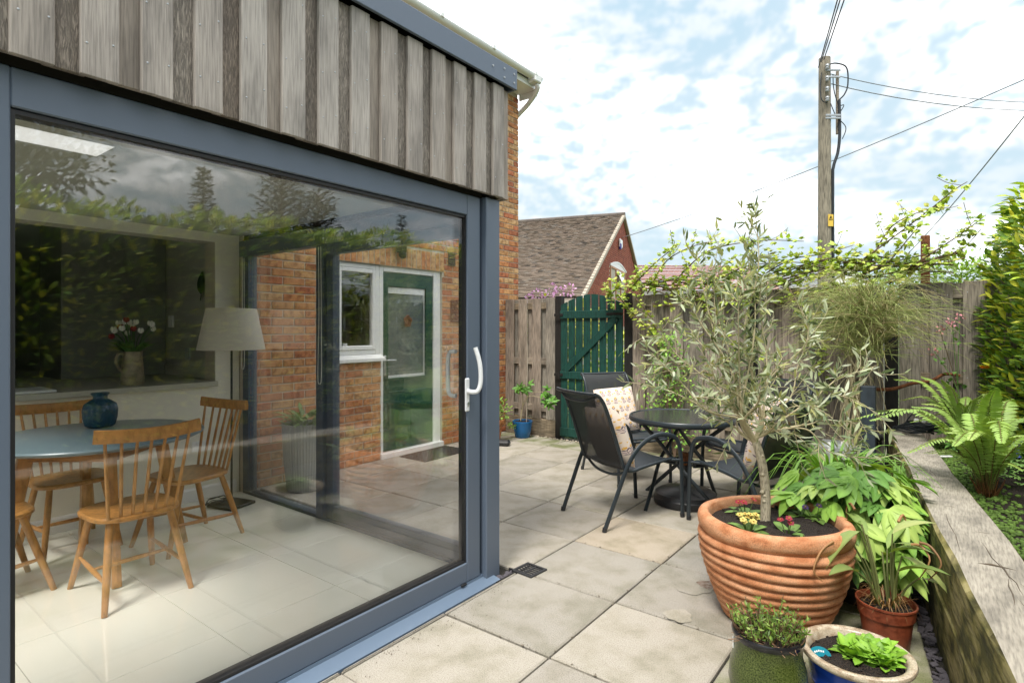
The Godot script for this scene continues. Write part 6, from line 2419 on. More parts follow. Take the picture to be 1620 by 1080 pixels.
	for k in 40:
		fv.col = tone(Color(0.24, 0.42, 0.06), 0.25)
		fv.leaf(Vector3(rr(-0.13, 0.0), rr(-0.08, 0.02), rr(0.08, 0.15)), rdir() + Vector3(0, 0, 0.7), rdir(), rr(0.02, 0.04), 0.02, 0.3)
	part("stems", fs, M.twig, fg)
	part("leaves", fv, M.leaf, fg)
	var tp := Vector3(-4.44, 0.002, -5.44)
	pot("tall_terracotta_pot", "old terracotta urn half hidden behind the corner post", "plant pot", tp, [Vector2(0, 0), Vector2(0.085, 0), Vector2(0.09, 0.02), Vector2(0.11, 0.12), Vector2(0.105, 0.135), Vector2(0.12, 0.20), Vector2(0.15, 0.235), Vector2(0.158, 0.25), Vector2(0.155, 0.285), Vector2(0.14, 0.29), Vector2(0.13, 0.26)], M.terracotta_old, 0.135, 0.255)
	var bs2 := thing("small_bush", "small round leaved bush growing in the old terracotta urn", "shrub", tp + Vector3(0, 0.26, 0))
	var bb := MB.new()
	var bt := MB.new()
	for k in 260:
		var d := rdir()
		d.y = absf(d.y) * 1.1
		var p := d * Vector3(0.20, 0.27, 0.20) * rr(0.4, 1.0) + Vector3(0.02, 0.03, -0.05)
		bb.col = tone([Color(0.20, 0.36, 0.05), Color(0.30, 0.46, 0.08), Color(0.13, 0.26, 0.04)][k % 3], 0.25)
		bb.leaf(p, d + rdir() * 0.7, Vector3.UP + rdir() * 0.5, rr(0.03, 0.05), rr(0.018, 0.028), 0.2, 0.2, 3)
		if k % 6 == 0:
			bt.tube([Vector3.ZERO, p * 0.5 + rdir() * 0.02, p], [0.004, 0.003, 0.002], 5, false)
	stuff(part("foliage", bb, M.leaf, bs2))
	part("stems", bt, M.twig, bs2)
	var bx_ := thing("bait_box", "low black plastic box on the paving beside the old terracotta urn", "box", Vector3(-4.23, 0.002, -5.36), 0.4)
	var bm := MB.new()
	bm.box(Vector3(0, 0.03, 0), Vector3(0.20, 0.06, 0.11), 0.018)
	part("body", bm, M.black_plastic, bx_)
	var bl := MB.new()
	bl.box(Vector3(0, 0.064, 0), Vector3(0.17, 0.012, 0.08), 0.005)
	part("lid", bl, M.black_plastic, bx_)
	# ribbed grey planter in the recess
	var rp := thing("ribbed_planter", "tall ribbed grey planter in front of the brick wall behind the glass", "plant pot", Vector3(-4.46, 0.002, -2.86))
	var rb := MB.new()
	ribbed(rb, [Vector2(0.001, 0.0), Vector2(0.135, 0.0), Vector2(0.142, 0.012), Vector2(0.168, 0.30), Vector2(0.180, 0.56), Vector2(0.183, 0.575), Vector2(0.176, 0.58), Vector2(0.165, 0.575), Vector2(0.16, 0.50)], 44, 0.014)
	part("body", rb, M.grey_planter, rp)
	var rs := MB.new()
	rs.lathe([Vector2(0.168, 0.52), Vector2(0.0, 0.53)], 24)
	part("soil", rs, M.soil, rp)
	var rl := thing("sage_plant", "soft grey green leafy plant in the ribbed grey planter", "plant", Vector3(-4.46, 0.53, -2.86))
	var rv := MB.new()
	for k in 110:
		var a := rr(0, TAU)
		var d := Vector3(cos(a), rr(0.2, 1.4), sin(a)).normalized()
		var p := Vector3(cos(a), 0, sin(a)) * rr(0.02, 0.15) + Vector3(0, rr(0.0, 0.13), 0)
		rv.col = tone(Color(0.21, 0.32, 0.12), 0.3)
		rv.leaf(p, d, Vector3(-cos(a), 1, -sin(a)), rr(0.08, 0.15), rr(0.025, 0.045), rr(0.2, 0.6), 0.25, 4)
	part("leaves", rv, M.leaf_soft, rl)
	# odds and ends by the fence at the end of the wall
	var gpst := MB.new()
	gpst.box(Vector3(-0.50, 0.465, -5.50), Vector3(0.105, 0.93, 0.09), 0.004)
	one("slate_post", gpst, M.slate_post, "dark slate grey square post standing left of the sleeper end", "post")
	var tub := thing("clear_tub", "clear plastic storage tub with pale lumps inside behind the strap leaves", "tub", Vector3(-0.80, 0.002, -5.62))
	var tbm := MB.new()
	tbm.box(Vector3(0.06, 0.21, 0), Vector3(0.30, 0.42, 0.24), 0.03)
	part("shell", tbm, M.clear_tub, tub)
	var lump := MB.new()
	for k in 4:
		lump.ball(Vector3(rr(-0.05, 0.16), 0.36 + rr(-0.05, 0.10), rr(-0.07, 0.07)), Vector3(rr(0.022, 0.035), rr(0.025, 0.04), 0.03), 10)
	part("contents", lump, M.ceiling_white, tub)
	var bag := thing("netting_bag", "crumpled black netting bag slumped between the slate post and the sleeper end", "bag", Vector3(-0.475, 0.002, -5.72))
	var bgm := MB.new()
	for k in 9:
		bgm.ball(Vector3(rr(-0.06, 0.05), 0.1 + k * 0.055, rr(-0.04, 0.04)), Vector3(rr(0.07, 0.10), rr(0.06, 0.1), rr(0.07, 0.1)) * (1.0 - k * 0.06), 9, Basis.from_euler(Vector3(rr(0, 3), rr(0, 3), 0)))
	part("body", bgm, M.black_plastic, bag)
	var cbl := thing("black_cable_coil", "loose coil of black cable lying on the far end of the sleeper", "cable", Vector3(-0.17, 0.51, -5.93))
	var cb := MB.new()
	for k in 7:
		var pts: Array = []
		for s in 20:
			var a := TAU * s / 19.0 + k
			pts.append(Vector3(cos(a) * rr(0.13, 0.17) + 0.02 * k - 0.05, 0.01 + 0.012 * k + 0.02 * absf(sin(a * 2)), sin(a) * rr(0.08, 0.11)))
		cb.tube(curve3(pts, 3), [0.006], 5)
	cb.tube(curve3([Vector3(-0.12, 0.03, 0.0), Vector3(-0.05, 0.16, -0.02), Vector3(0.05, 0.14, 0.0), Vector3(0.12, 0.03, 0.02)], 6), [0.006], 5)
	part("cable", cb, M.cable, cbl)
	var plug := MB.new()
	plug.box(Vector3(-0.02, 0.12, 0.05), Vector3(0.035, 0.03, 0.03), 0.006)
	plug.box(Vector3(0.03, 0.12, 0.05), Vector3(0.03, 0.03, 0.03), 0.006)
	part("plug", plug, M.white_plastic, cbl)
	var tape := MB.new()
	tape.box(Vector3(-0.005, 0.445, -5.35), Vector3(0.12, 0.012, 0.03), 0.004, Basis(Vector3.UP, 0.7))
	one("white_offcut", tape, M.white_plastic, "white plastic offcut lying on the moss beside the sleeper", "offcut")
	var rope := MB.new()
	rope.tube([Vector3(-0.435, 0.55, -6.10), Vector3(-0.437, 1.72, -6.13)], [0.007], 6)
	one("white_rope", rope, M.skirting, "thin pale rope hanging straight down beside the black post", "rope")
	var rb2 := MB.new()
	rb2.tube(curve3([Vector3(-0.53, 0.86, -5.98), Vector3(-0.36, 0.875, -5.98), Vector3(-0.22, 0.93, -6.0), Vector3(-0.09, 0.96, -6.0), Vector3(-0.0, 1.02, -6.0), Vector3(0.10, 1.01, -6.03)], 6), taper(0.016, 0.012, 31), 8)
	one("bare_branch", rb2, M.rust, "rusty brown bare branch trained sideways along the fence boards", "branch")

# ---------------------------------------------------------------- hedge, ferns, vine, trees
func hedge() -> void:
	rng.seed = 113
	var h := thing("laurel_hedge", "tall clipped evergreen hedge with yellow green new leaves along the right edge", "hedge", Vector3.ZERO)
	var lf := MB.new()
	var lx := func(z: float) -> float: return 0.31 + 0.165 * (z + 6.15)
	for k in 17000:
		var z := -6.25 + 8.0 * pow(rng.randf(), 1.2)
		var face := rng.randf()
		var top := 2.40 + 0.05 * sin(z * 4.0) + 0.04 * sin(z * 9.7)
		var shoulder := clampf((z + 6.35) / 0.75, 0.0, 1.0)
		top -= 0.50 * (1.0 - sqrt(1.0 - pow(1.0 - shoulder, 2.0)))
		var x: float
		var y: float
		var out: Vector3
		if face < 0.70:
			y = rr(0.50, top)
			x = lx.call(z) + 0.05 * sin(z * 5.0 + y * 3.0) + absf(rng.randfn()) * 0.07 - 0.02
			if y > top - 0.18:
				x += pow((y - top + 0.18) / 0.18, 2.0) * 0.16
			out = Vector3(-1, 0.25, 0.1)
		elif face < 0.86:
			x = lx.call(z) + 0.15 + rr(0.0, 0.9)
			y = top + rr(-0.10, 0.04)
			out = Vector3(-0.2, 1, 0)
		else:
			z = -6.28 + absf(rng.randfn()) * 0.06
			x = lx.call(z) + rr(0.0, 0.9)
			y = rr(0.5, top - 0.2)
			out = Vector3(-0.3, 0.3, -1)
		if sin(z * 11.0 + y * 7.0) * sin(y * 13.0 - z * 5.0) > 0.55 and rng.randf() < 0.75:
			continue
		var fresh := rng.randf()
		var col := Color(0.13, 0.24, 0.035)
		if fresh > 0.5 or y > top - 0.12 and fresh > 0.2:
			col = Color(0.66, 0.66, 0.07) if fresh > 0.76 else Color(0.38, 0.52, 0.055)
		lf.col = tone(col, 0.3)
		lf.leaf(Vector3(x, y, z), out + rdir() * 0.75 + Vector3(0, 0.5, 0), Vector3(-0.3, 1, 0.2) + rdir() * 0.4, rr(0.045, 0.115), rr(0.024, 0.044), rr(0.0, 0.4), rr(0.1, 0.4), 3)
	stuff(part("foliage", lf, M.leaf_gloss, h))
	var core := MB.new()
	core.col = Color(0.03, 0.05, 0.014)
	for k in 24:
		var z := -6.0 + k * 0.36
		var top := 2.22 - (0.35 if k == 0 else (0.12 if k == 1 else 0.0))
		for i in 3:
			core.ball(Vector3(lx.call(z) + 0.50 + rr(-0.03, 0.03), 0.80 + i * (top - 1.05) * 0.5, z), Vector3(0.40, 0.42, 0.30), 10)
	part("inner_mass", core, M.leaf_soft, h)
	var st := MB.new()
	for k in 18:
		var z := -6.0 + k * 0.5
		var x: float = lx.call(z) + rr(0.25, 0.5)
		st.tube(curve3([Vector3(x, 0.38, z), Vector3(x + rr(-0.05, 0.05), 0.8, z + rr(-0.1, 0.1)), Vector3(x + rr(-0.15, 0.15), 1.5, z + rr(-0.2, 0.2))], 4), taper(0.025, 0.01, 9), 7)
	part("stems", st, M.vine_stem, h)

func fern(label: String, at: Vector3, n: int, L0: float, a0: float, a1: float) -> void:
	var f := thing("fern", label, "fern", at, 0.0, "ferns in the raised bed")
	var ra := MB.new()
	var pi := MB.new()
	for k in n:
		var a := lerpf(a0, a1, (k + rr(0.1, 0.9)) / n)
		var L := L0 * rr(0.45, 1.1)
		var o := Vector3(cos(a), 0, sin(a))
		var arch := rr(0.25, 1.2)
		var bend := Vector3(-o.z, 0, o.x) * rr(-0.22, 0.22) * L
		var path := curve3([o * 0.02, o * L * 0.18 * arch + Vector3(0, L * 0.42, 0), o * L * 0.48 * arch + bend * 0.4 + Vector3(0, L * (0.74 - 0.06 * arch), 0), o * L * 0.86 * arch + bend + Vector3(0, L * (0.95 - 0.36 * arch), 0)], 8)
		ra.col = Color(0.20, 0.16, 0.05) if k % 3 else Color(0.22, 0.28, 0.07)
		ra.tube(path, taper(0.004, 0.0012, path.size()), 5, false)
		var m := path.size()
		var cc := tone(Color(0.34, 0.50, 0.11) if k % 4 else Color(0.44, 0.58, 0.16), 0.15)
		for i in range(int(m * 0.22), m):
			for sub in 2:
				var t := (i + sub * 0.5) / float(m)
				if t > 0.985:
					continue
				var p: Vector3 = path[i] if sub == 0 or i == m - 1 else path[i].lerp(path[i + 1], 0.5)
				var tg: Vector3 = (path[i] - path[i - 1]).normalized()
				var side := tg.cross(Vector3.UP).normalized()
				var up := side.cross(tg)
				var w := L * 0.135 * pow(sin(PI * clampf((t - 0.10) / 0.92, 0.0, 1.0)), 0.75) * (1.15 - 0.75 * t)
				for s in [-1.0, 1.0]:
					pi.col = tone(cc, 0.12)
					var d: Vector3 = (side * s + tg * 0.45 - up * 0.12).normalized()
					pi.leaf(p, d, (up + rdir() * 0.25).normalized(), w * rr(0.85, 1.08), L * 0.021, rr(0.1, 0.35), 0.15, 4, 0.5)
	part("stalks", ra, M.leaf, f)
	stuff(part("fronds", pi, M.leaf, f))

func bed_plants() -> void:
	rng.seed = 114
	fern("large fresh green fern filling the raised bed at the right edge", Vector3(0.20, 0.43, -4.30), 36, 0.68, 0.6, 5.6)
	fern("smaller fern arching over the far end of the sleeper", Vector3(0.12, 0.43, -5.55), 13, 0.72, 1.4, 5.2)
	var old := MB.new()
	for k in 60:
		old.col = tone(Color(0.19, 0.085, 0.03), 0.4)
		var a := rr(0, TAU)
		old.tube([Vector3(0.20 + cos(a) * 0.03, 0.42, -4.30 + sin(a) * 0.03), Vector3(0.20 + cos(a) * rr(0.03, 0.09), rr(0.46, 0.54), -4.30 + sin(a) * rr(0.03, 0.10))], [0.005, 0.002], 5)
	one("old_fern_stump", old, M.leaf, "brown tuft of last year's fern stalks at the base of the large fern", "fern stump")
	var g := thing("geum_clump", "low clump of scalloped green leaves with an orange flower under the hedge", "plant", Vector3(0.28, 0.43, -5.75))
	var lv := MB.new()
	for k in 150:
		var a := rr(0, TAU)
		var r := sqrt(rng.randf()) * 0.30
		lv.col = tone([Color(0.13, 0.30, 0.055), Color(0.20, 0.41, 0.08), Color(0.28, 0.50, 0.12)][k % 3], 0.2)
		big_leaf(lv, Vector3(cos(a) * r, rr(0.03, 0.34) * (1.1 - r * 2.0) + 0.02, sin(a) * r * 1.2), Vector3(cos(a), rr(-0.2, 0.5), sin(a)), Vector3(0, 1, 0.3) + rdir() * 0.3, rr(0.05, 0.085), 3)
	for k in 200:
		var a := rr(0, TAU)
		var r := sqrt(rng.randf()) * 0.4
		lv.col = tone(Color(0.32, 0.54, 0.15), 0.25)
		big_leaf(lv, Vector3(cos(a) * r * 0.6 + 0.12, rr(0.02, 0.18), sin(a) * r + 0.75), Vector3(cos(a), 0.3, sin(a)), Vector3(0, 1, 0) + rdir() * 0.4, rr(0.03, 0.055), 3)
	part("leaves", lv, M.leaf, g)
	var fl := MB.new()
	var c := Vector3(-0.02, 0.65, -0.2)
	for k in 6:
		var a := TAU * k / 6
		fl.col = tone(Color(0.85, 0.30, 0.01), 0.1)
		fl.leaf(c, Vector3(cos(a), 0.6, sin(a)), Vector3(-cos(a) * 0.4, 1, -sin(a) * 0.4), 0.05, 0.05, -0.1, -0.3, 4)
	fl.col = Color(0.1, 0.2, 0.05)
	fl.tube(curve3([Vector3(0, 0.1, -0.1), Vector3(0.01, 0.4, -0.16), c], 4), [0.003], 5)
	part("flower", fl, M.petal, g)
	var pk := thing("pink_flower_spray", "wiry stem with small pink flowers against the fence beside the hedge", "flower", Vector3(0.07, 0.43, -6.0))
	var ps := MB.new()
	var pf := MB.new()
	ps.col = Color(0.14, 0.10, 0.05)
	for s in [[Vector3(-0.10, 0.95, 0.02)], [Vector3(-0.02, 1.02, 0.0)], [Vector3(-0.14, 0.78, 0.03)], [Vector3(0.03, 1.05, -0.02)]]:
		ps.tube(curve3([Vector3(0.08, 0.0, 0.0), Vector3(0.02, 0.45, 0.0), s[0]], 5), [0.003], 5)
		for k in 12:
			pf.col = tone(Color(0.75, 0.30, 0.34), 0.25)
			pf.leaf(s[0] + rdir() * 0.035, rdir(), rdir(), 0.025, 0.022, 0.1, 0.2, 2)
		for k in 10:
			ps.col = tone(Color(0.13, 0.27, 0.06), 0.3)
			ps.leaf(Vector3(0.05, 0.2, 0).lerp(s[0], rng.randf()) + rdir() * 0.03, rdir(), Vector3.UP, 0.045, 0.035, 0.2)
	part("stems", ps, M.leaf, pk)
	stuff(part("flowers", pf, M.petal, pk))
	var bl := thing("bluebells", "small cluster of blue flowers low under the hedge at the right edge", "flower", Vector3(0.36, 0.55, -5.05))
	var bf := MB.new()
	for k in 26:
		bf.col = tone(Color(0.16, 0.20, 0.62), 0.25)
		bf.leaf(Vector3(rr(-0.05, 0.05), rr(0.0, 0.12), rr(-0.05, 0.05)), rdir(), rdir(), 0.025, 0.018, 0.2)
	bf.col = Color(0.08, 0.2, 0.04)
	for k in 4:
		bf.tube([Vector3(rr(-0.03, 0.03), -0.13, rr(-0.03, 0.03)), Vector3(rr(-0.03, 0.03), 0.08, rr(-0.03, 0.03))], [0.003], 5)
	stuff(part("flowers", bf, M.petal, bl))

func vine() -> void:
	rng.seed = 115
	var v := thing("climbing_vine", "climbing vine with small light green leaves rambling along the top of the fence", "climber", Vector3.ZERO)
	var st := MB.new()
	var lf := MB.new()
	var leaves := func(path: Array, from: int, dens: float, size: float) -> void:
		for i in range(from, path.size() - 1):
			var d: Vector3 = (path[i + 1] - path[i])
			for k in int(ceil(dens * d.length() / 0.05)):
				if rng.randf() < 0.25:
					continue
				var p: Vector3 = path[i] + d * rng.randf()
				lf.col = tone([Color(0.38, 0.50, 0.06), Color(0.48, 0.58, 0.10), Color(0.28, 0.40, 0.05), Color(0.55, 0.57, 0.15)][rng.randi_range(0, 3)], 0.2)
				var o := rdir()
				for q in 3:
					var a := (q - 1) * 0.8
					var sd := o.cross(Vector3.UP).normalized()
					lf.leaf(p + o * 0.02, o * cos(a) + sd * sin(a) + Vector3(0, 0.1, 0), Vector3(0, 1, 0.5) + rdir() * 0.5, size * rr(0.8, 1.2) * (1.0 if q == 1 else 0.75), size * 0.72, 0.2, 0.2, 3)
	# main runners along the fence top
	for r in 9:
		var pts: Array = []
		var x := -2.95 + rr(0.0, 0.5)
		var y := 1.80 + rr(-0.12, 0.14)
		while x < 0.15:
			pts.append(Vector3(x, y, -6.10 + rr(-0.10, 0.09)))
			x += rr(0.2, 0.42)
			y = clampf(y + rr(-0.10, 0.12), 1.66, 2.06)
		var path := curve3(pts, 5)
		st.tube(path, [rr(0.004, 0.008)], 5, false)
		leaves.call(path, 0, 1.4, 0.056)
	# long arching shoots above the fence
	var shoots := [
		[Vector3(-2.9, 1.85, -6.05), Vector3(-2.6, 2.10, -6.0), Vector3(-2.36, 2.26, -5.95), Vector3(-2.30, 2.34, -5.9)],
		[Vector3(-2.7, 1.8, -6.1), Vector3(-2.45, 2.15, -6.05), Vector3(-2.05, 2.30, -6.0), Vector3(-1.75, 2.28, -6.0)],
		[Vector3(-2.4, 1.9, -6.1), Vector3(-2.0, 2.2, -6.0), Vector3(-1.5, 2.27, -5.95), Vector3(-1.05, 2.22, -5.9)],
		[Vector3(-1.6, 1.85, -6.1), Vector3(-1.2, 2.06, -6.0), Vector3(-0.90, 2.10, -6.0), Vector3(-0.66, 2.16, -6.0)],
		[Vector3(-0.9, 1.8, -6.1), Vector3(-0.5, 2.10, -6.05), Vector3(-0.15, 2.38, -6.05), Vector3(0.06, 2.56, -6.05), Vector3(0.15, 2.62, -6.05)],
		[Vector3(-0.6, 1.85, -6.1), Vector3(-0.45, 2.2, -6.1), Vector3(-0.30, 2.36, -6.05), Vector3(-0.02, 2.45, -6.05)],
		[Vector3(-0.5, 1.75, -6.08), Vector3(-0.15, 2.0, -6.05), Vector3(0.12, 2.20, -6.05), Vector3(0.27, 2.33, -6.05)],
		[Vector3(-0.4, 1.8, -6.08), Vector3(-0.1, 1.98, -6.05), Vector3(0.10, 2.05, -6.05), Vector3(0.24, 2.22, -6.05)],
		[Vector3(-0.7, 1.85, -6.1), Vector3(-0.42, 1.98, -6.05), Vector3(-0.25, 2.18, -6.0), Vector3(-0.16, 2.30, -6.0)],
		[Vector3(-2.95, 1.85, -6.05), Vector3(-3.02, 1.86, -5.98), Vector3(-3.08, 1.78, -5.95), Vector3(-3.06, 1.68, -5.95)],
		[Vector3(-3.0, 1.78, -5.98), Vector3(-2.85, 1.62, -5.95), Vector3(-2.65, 1.42, -5.95), Vector3(-2.5, 1.25, -5.98)],
		[Vector3(-2.8, 1.75, -6.0), Vector3(-2.6, 1.5, -6.0), Vector3(-2.45, 1.1, -6.0), Vector3(-2.4, 0.6, -6.05)],
		[Vector3(-2.1, 1.8, -6.0), Vector3(-1.9, 1.45, -6.05), Vector3(-1.7, 1.2, -6.03), Vector3(-1.3, 1.1, -6.05)],
		[Vector3(-1.2, 1.8, -6.0), Vector3(-1.1, 1.6, -6.0), Vector3(-0.95, 1.35, -6.0), Vector3(-0.9, 0.9, -6.05)],
	]
	for k in shoots.size():
		var path := curve3(shoots[k], 7)
		st.tube(path, taper(0.0085, 0.003, path.size()), 5, false)
		leaves.call(path, 2, 1.7, 0.060)
		for i in range(4, path.size() - 2, 4):
			var d := (rdir() + Vector3(0.2, 0.5, 0)).normalized()
			var q := curve3([path[i], path[i] + d * 0.1, path[i] + d * 0.18 + Vector3(0, 0.03, 0)], 3)
			st.tube(q, [0.0025], 4, false)
			leaves.call(q, 1, 1.8, 0.036)
	# dense tufts where the photo has them
	for c in [[Vector3(-2.99, 1.86, -5.96), 0.15, 46], [Vector3(-2.7, 1.95, -6.0), 0.16, 36], [Vector3(-1.0, 1.98, -6.0), 0.30, 90], [Vector3(-0.6, 1.92, -6.0), 0.28, 90], [Vector3(-2.0, 2.0, -6.0), 0.26, 60], [Vector3(-1.5, 2.02, -6.0), 0.25, 60]]:
		for k in c[2]:
			var p: Vector3 = c[0] + rdir() * c[1] * Vector3(1.2, 0.7, 0.4)
			leaves.call([p, p + rdir() * 0.04], 0, 1.2, 0.056)
	part("stems", st, M.vine_stem, v)
	stuff(part("foliage", lf, M.leaf, v))
	# green shrub low against the fence behind the olive
	var s := thing("fence_shrub", "small leafy green shrub growing up the fence behind the patio table", "shrub", Vector3(-2.35, 0, -5.92))
	var sf := MB.new()
	var ss := MB.new()
	for k in 900:
		var y := rr(0.15, 1.35)
		var p := Vector3(rng.randfn() * 0.17 * (1.2 - y * 0.5) - y * 0.03, y, rr(-0.12, 0.1))
		sf.col = tone([Color(0.14, 0.30, 0.05), Color(0.23, 0.43, 0.06), Color(0.34, 0.53, 0.10)][k % 3], 0.25)
		sf.leaf(p, rdir() + Vector3(0, 0.3, 0.3), Vector3(0, 1, 0.6) + rdir() * 0.4, rr(0.03, 0.055), rr(0.02, 0.03), 0.2, 0.2, 3)
	for k in 9:
		ss.tube(curve3([Vector3(rr(-0.05, 0.05), 0, 0), Vector3(rr(-0.12, 0.12), 0.6, 0), Vector3(rr(-0.2, 0.2), 1.25, 0)], 4), taper(0.008, 0.003, 9), 5)
	part("stems", ss, M.vine_stem, s)
	stuff(part("foliage", sf, M.leaf, s))
	# the drooping broom
	var b := thing("broom_bush", "drooping broom like bush of fine pale green twigs on twisted stems", "shrub", Vector3(-0.56, 0, -5.68))
	var bst := MB.new()
	var bf := MB.new()
	for k in 13:
		var pts: Array = []
		for i in 7:
			var t := i / 6.0
			pts.append(Vector3(-0.10 + 0.05 * sin(t * 7.0 + k) + 0.06 * t + rr(-0.03, 0.03), 0.02 + 1.42 * t, 0.05 * cos(t * 7.0 + k * 1.7) + rr(-0.02, 0.02)))
		bst.tube(curve3(pts, 4), taper(0.011, 0.006, 25), 6)
	for k in 40:
		var a := rr(0, TAU)
		var y0 := rr(0.75, 1.35)
		var o := Vector3(cos(a), 0, sin(a) * 0.6)
		bst.tube(curve3([Vector3(0, y0, 0), o * 0.12 + Vector3(-0.03, y0 - rr(0.0, 0.15), 0), o * rr(0.14, 0.26) + Vector3(-0.03, y0 - rr(0.2, 0.5), 0)], 3), [0.0022], 4, false)
	for k in 780:
		var a := rr(0, TAU)
		var o := Vector3(cos(a), 0, sin(a) * 0.75)
		var L := rr(0.2, 0.66)
		var rise := rr(0.0, 0.75)
		var p0 := Vector3(rr(-0.14, 0.16), rr(1.15, 1.58), rr(-0.1, 0.1))
		var fall := rr(0.0, 0.22) * rr(0.0, 1.0)
		bf.col = tone([Color(0.40, 0.46, 0.14), Color(0.48, 0.52, 0.19), Color(0.30, 0.37, 0.10), Color(0.46, 0.39, 0.18)][k % 4], 0.2)
		var path := curve3([p0, p0 + o * L * 0.45 + Vector3(0, rise * 0.45, 0), p0 + o * L * 0.8 + Vector3(0, rise * 0.5 - fall * 0.3, 0), p0 + o * L + Vector3(0, rise * 0.45 - fall, 0)], 2)
		bf.tube(path, [0.0024, 0.0022, 0.002, 0.0018, 0.0015, 0.0012, 0.001], 3, false)
		for q in 3:
			var i := rng.randi_range(1, path.size() - 2)
			var d: Vector3 = ((path[i + 1] - path[i]).normalized() + rdir() * 0.5).normalized()
			bf.tube([path[i], path[i] + d * rr(0.05, 0.14)], [0.0016, 0.0008], 3, false)
	stuff(part("stems", bst, M.twig, b))
	stuff(part("twigs", bf, M.leaf, b))

func leafy_tree(called: String, label: String, at: Vector3, h: float, clumps: Array, n: int, size: float, cols: Array, trunk_r: float, category := "tree") -> void:
	var t := thing(called, label, category, at)
	var tr := MB.new()
	var lf := MB.new()
	tr.tube(curve3([Vector3(0, -0.1, 0), Vector3(0.04 * h, h * 0.3, 0), Vector3(0, h * 0.6, 0.02 * h)], 5), taper(trunk_r, trunk_r * 0.5, 11), 9)
	for c in clumps:
		var ctr: Vector3 = c[0]
		var rad: Vector3 = c[1]
		tr.tube(curve3([Vector3(0, h * 0.25, 0), ctr * 0.6 + Vector3(0, h * 0.1, 0), ctr], 5), taper(trunk_r * 0.45, trunk_r * 0.08, 11), 6)
		for k in n:
			var d := rdir()
			var p := ctr + d * rad * pow(rng.randf(), 0.45) * (0.85 + 0.25 * sin(d.x * 7.0 + d.z * 9.0 + ctr.x))
			lf.col = tone(cols[rng.randi_range(0, cols.size() - 1)], 0.25)
			lf.leaf(p, d + rdir() * 0.9, Vector3.UP + rdir() * 0.6, size * rr(0.7, 1.3), size * rr(0.4, 0.6), 0.2, 0.2, 2)
	part("trunk", tr, M.vine_stem, t)
	stuff(part("crown", lf, M.leaf, t))

func conifer(called: String, label: String, at: Vector3, h: float, r0: float, dens: int, col: Color, columnar := 0.0) -> void:
	var t := thing(called, label, "conifer", at)
	var tr := MB.new()
	tr.tube([Vector3(0, -0.1, 0), Vector3(0, h * 0.98, 0)], [h * 0.02, 0.01], 8)
	var lf := MB.new()
	var br := MB.new()
	var n := dens
	for k in n:
		var y := h * lerpf(0.12, 0.985, pow(float(k) / n, 0.9))
		var q := y / h
		var prof := (1.0 - q) if columnar == 0.0 else pow(1.0 - pow(q, 5.0), 0.6)
		var L := r0 * (prof * 0.95 + 0.04) * rr(0.75, 1.15)
		var a := k * 2.39996
		var o := Vector3(cos(a), 0, sin(a))
		var droop := rr(-0.1, 0.25) if columnar == 0.0 else -0.6
		var tip := Vector3(0, y, 0) + o * L - Vector3(0, L * droop, 0)
		br.tube([Vector3(0, y, 0), tip], [0.02, 0.005], 4, false)
		var m := int(clampf(L * 26.0, 8, 60))
		for s in m:
			var u := sqrt(rng.randf())
			lf.col = tone(col, 0.35)
			var side := o.cross(Vector3.UP) * rr(-1, 1)
			var p := Vector3(0, y, 0).lerp(tip, u) + side * L * 0.22 * (1.0 - u * 0.7)
			lf.sliver(p, o * 0.7 + side * 0.8 + Vector3(0, rr(-0.3, 0.5), 0), Vector3.UP + rdir() * 0.3, rr(0.10, 0.22), rr(0.04, 0.075), rr(-0.2, 0.4))
	part("trunk", tr, M.vine_stem, t)
	part("branches", br, M.vine_stem, t)
	stuff(part("crown", lf, M.needle, t))

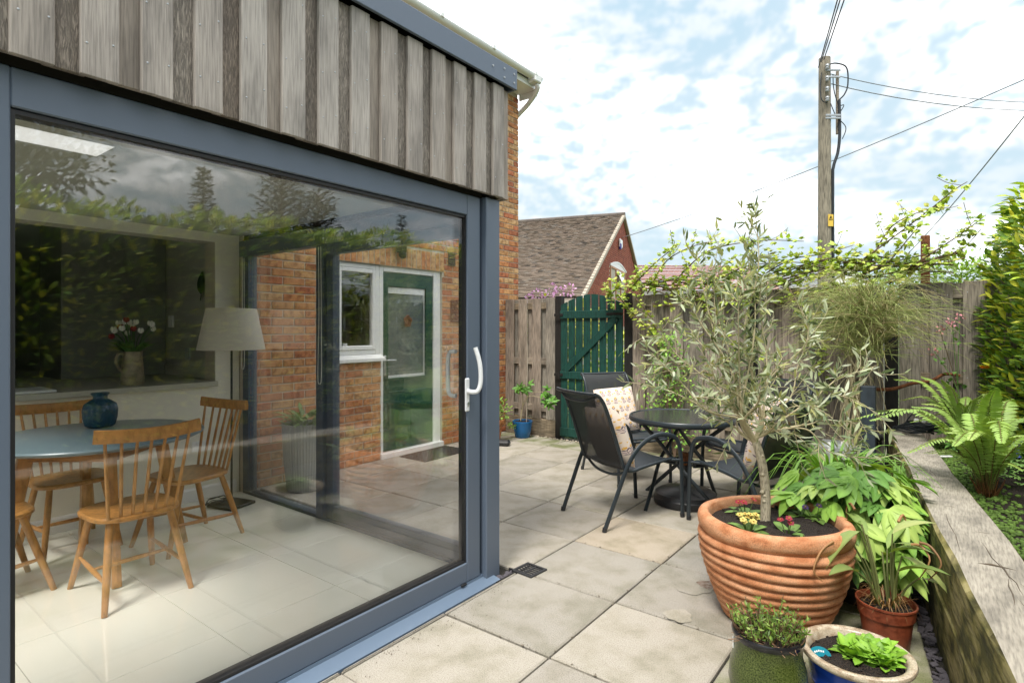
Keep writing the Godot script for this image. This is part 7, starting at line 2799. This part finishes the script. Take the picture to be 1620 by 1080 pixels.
func trees() -> void:
	rng.seed = 116
	# behind the fence
	leafy_tree("rhododendron", "flowering bush with mauve pink heads showing over the fence by the gate", Vector3(-5.15, 0, -7.6), 1.8, [[Vector3(0.0, 1.35, 0.0), Vector3(0.45, 0.55, 0.4)], [Vector3(0.45, 1.45, 0.05), Vector3(0.35, 0.42, 0.35)], [Vector3(0.9, 1.40, 0.1), Vector3(0.3, 0.45, 0.35)]], 330, 0.10, [Color(0.44, 0.46, 0.06), Color(0.32, 0.40, 0.06), Color(0.55, 0.52, 0.08)], 0.04, "shrub")
	var rh := get_node("rhododendron")
	var fl := MB.new()
	for c in [Vector3(-0.02, 1.94, 0.15), Vector3(0.22, 2.02, 0.1), Vector3(0.42, 1.95, 0.2), Vector3(-0.15, 1.86, 0.15), Vector3(0.56, 2.0, 0.1), Vector3(0.32, 1.86, 0.3)]:
		for k in 34:
			fl.col = tone(Color(0.66, 0.36, 0.58), 0.25)
			var d := rdir()
			fl.leaf(c + d * 0.07, d, rdir(), 0.05, 0.04, 0.1, 0.2, 2)
	stuff(part("flowers", fl, M.petal, rh))
	leafy_tree("lane_bush", "yellow green bush seen between the slats of the green gate", Vector3(-4.6, 0, -7.7), 1.5, [[Vector3(-0.2, 0.75, 0), Vector3(0.7, 0.75, 0.35)], [Vector3(0.75, 0.8, 0.1), Vector3(0.8, 0.75, 0.35)]], 1100, 0.11, [Color(0.45, 0.56, 0.06), Color(0.55, 0.58, 0.08), Color(0.30, 0.45, 0.05)], 0.04, "shrub")
	leafy_tree("distant_tree", "light green tree far behind the fence left of the hedge", Vector3(-0.9, 0, -25.0), 4.3, [[Vector3(-0.5, 2.9, 0), Vector3(1.6, 1.2, 1.2)], [Vector3(1.2, 3.1, 0), Vector3(1.6, 1.1, 1.2)], [Vector3(2.6, 2.7, 0), Vector3(1.3, 1.2, 1.2)]], 900, 0.22, [Color(0.20, 0.33, 0.05), Color(0.27, 0.40, 0.07)], 0.12)
	# on the garden side, seen only as reflections in the doors
	conifer("spruce_tree", "dark spruce mirrored in the glass doors, right of the centre of the pane", Vector3(12.0, 0, -7.3), 5.9, 1.5, 190, Color(0.045, 0.07, 0.03))
	conifer("cypress_tree", "broad blocky cypress mirrored in the glass, left one of a pair", Vector3(12.0, 0, -9.6), 6.1, 0.95, 230, Color(0.05, 0.075, 0.03), 1.0)
	conifer("cypress_tree", "broad blocky cypress mirrored in the glass, right one of a pair", Vector3(12.2, 0, -11.0), 5.9, 0.95, 230, Color(0.05, 0.075, 0.03), 1.0)
	conifer("young_spruce", "small pointed conifer mirrored near the right stile of the sliding door", Vector3(12.5, 0, -14.9), 5.9, 1.1, 110, Color(0.04, 0.065, 0.03))
	leafy_tree("beech_tree", "broadleaf tree whose overhanging branches are mirrored at the top left of the glass", Vector3(6.6, 0, -0.9), 4.6, [[Vector3(-1.6, 4.2, -0.9), Vector3(1.0, 0.45, 0.8)], [Vector3(-1.0, 4.9, -1.2), Vector3(1.3, 0.5, 0.9)], [Vector3(-1.8, 3.4, -1.2), Vector3(0.9, 0.35, 0.7)], [Vector3(0.2, 5.2, -0.2), Vector3(1.6, 0.9, 1.4)], [Vector3(-0.8, 3.9, 0.3), Vector3(1.1, 0.6, 0.9)], [Vector3(0.4, 4.3, -1.8), Vector3(1.1, 0.6, 0.9)]], 520, 0.13, [Color(0.035, 0.065, 0.02), Color(0.05, 0.09, 0.025)], 0.14)
	leafy_tree("garden_bush", "rounded garden bush mirrored low behind the hedge between the conifers", Vector3(10.5, 0, -8.6), 3.6, [[Vector3(0, 3.2, 0), Vector3(1.0, 1.0, 1.3)], [Vector3(0.2, 3.0, -2.2), Vector3(1.0, 1.1, 1.2)]], 500, 0.14, [Color(0.06, 0.10, 0.03), Color(0.08, 0.13, 0.04)], 0.09)

func _ready() -> void:
	light_and_lens()
	materials()
	ground_and_patio()
	interior_shell()
	brick_house()
	garden_room()
	boundary()
	neighbour()
	pole_and_wires()
	trees()
	hedge()
	indoors()
	furniture()
	terracotta()
	olive()
	shrub_of_palms()
	small_pots()
	bed_plants()
	vine()
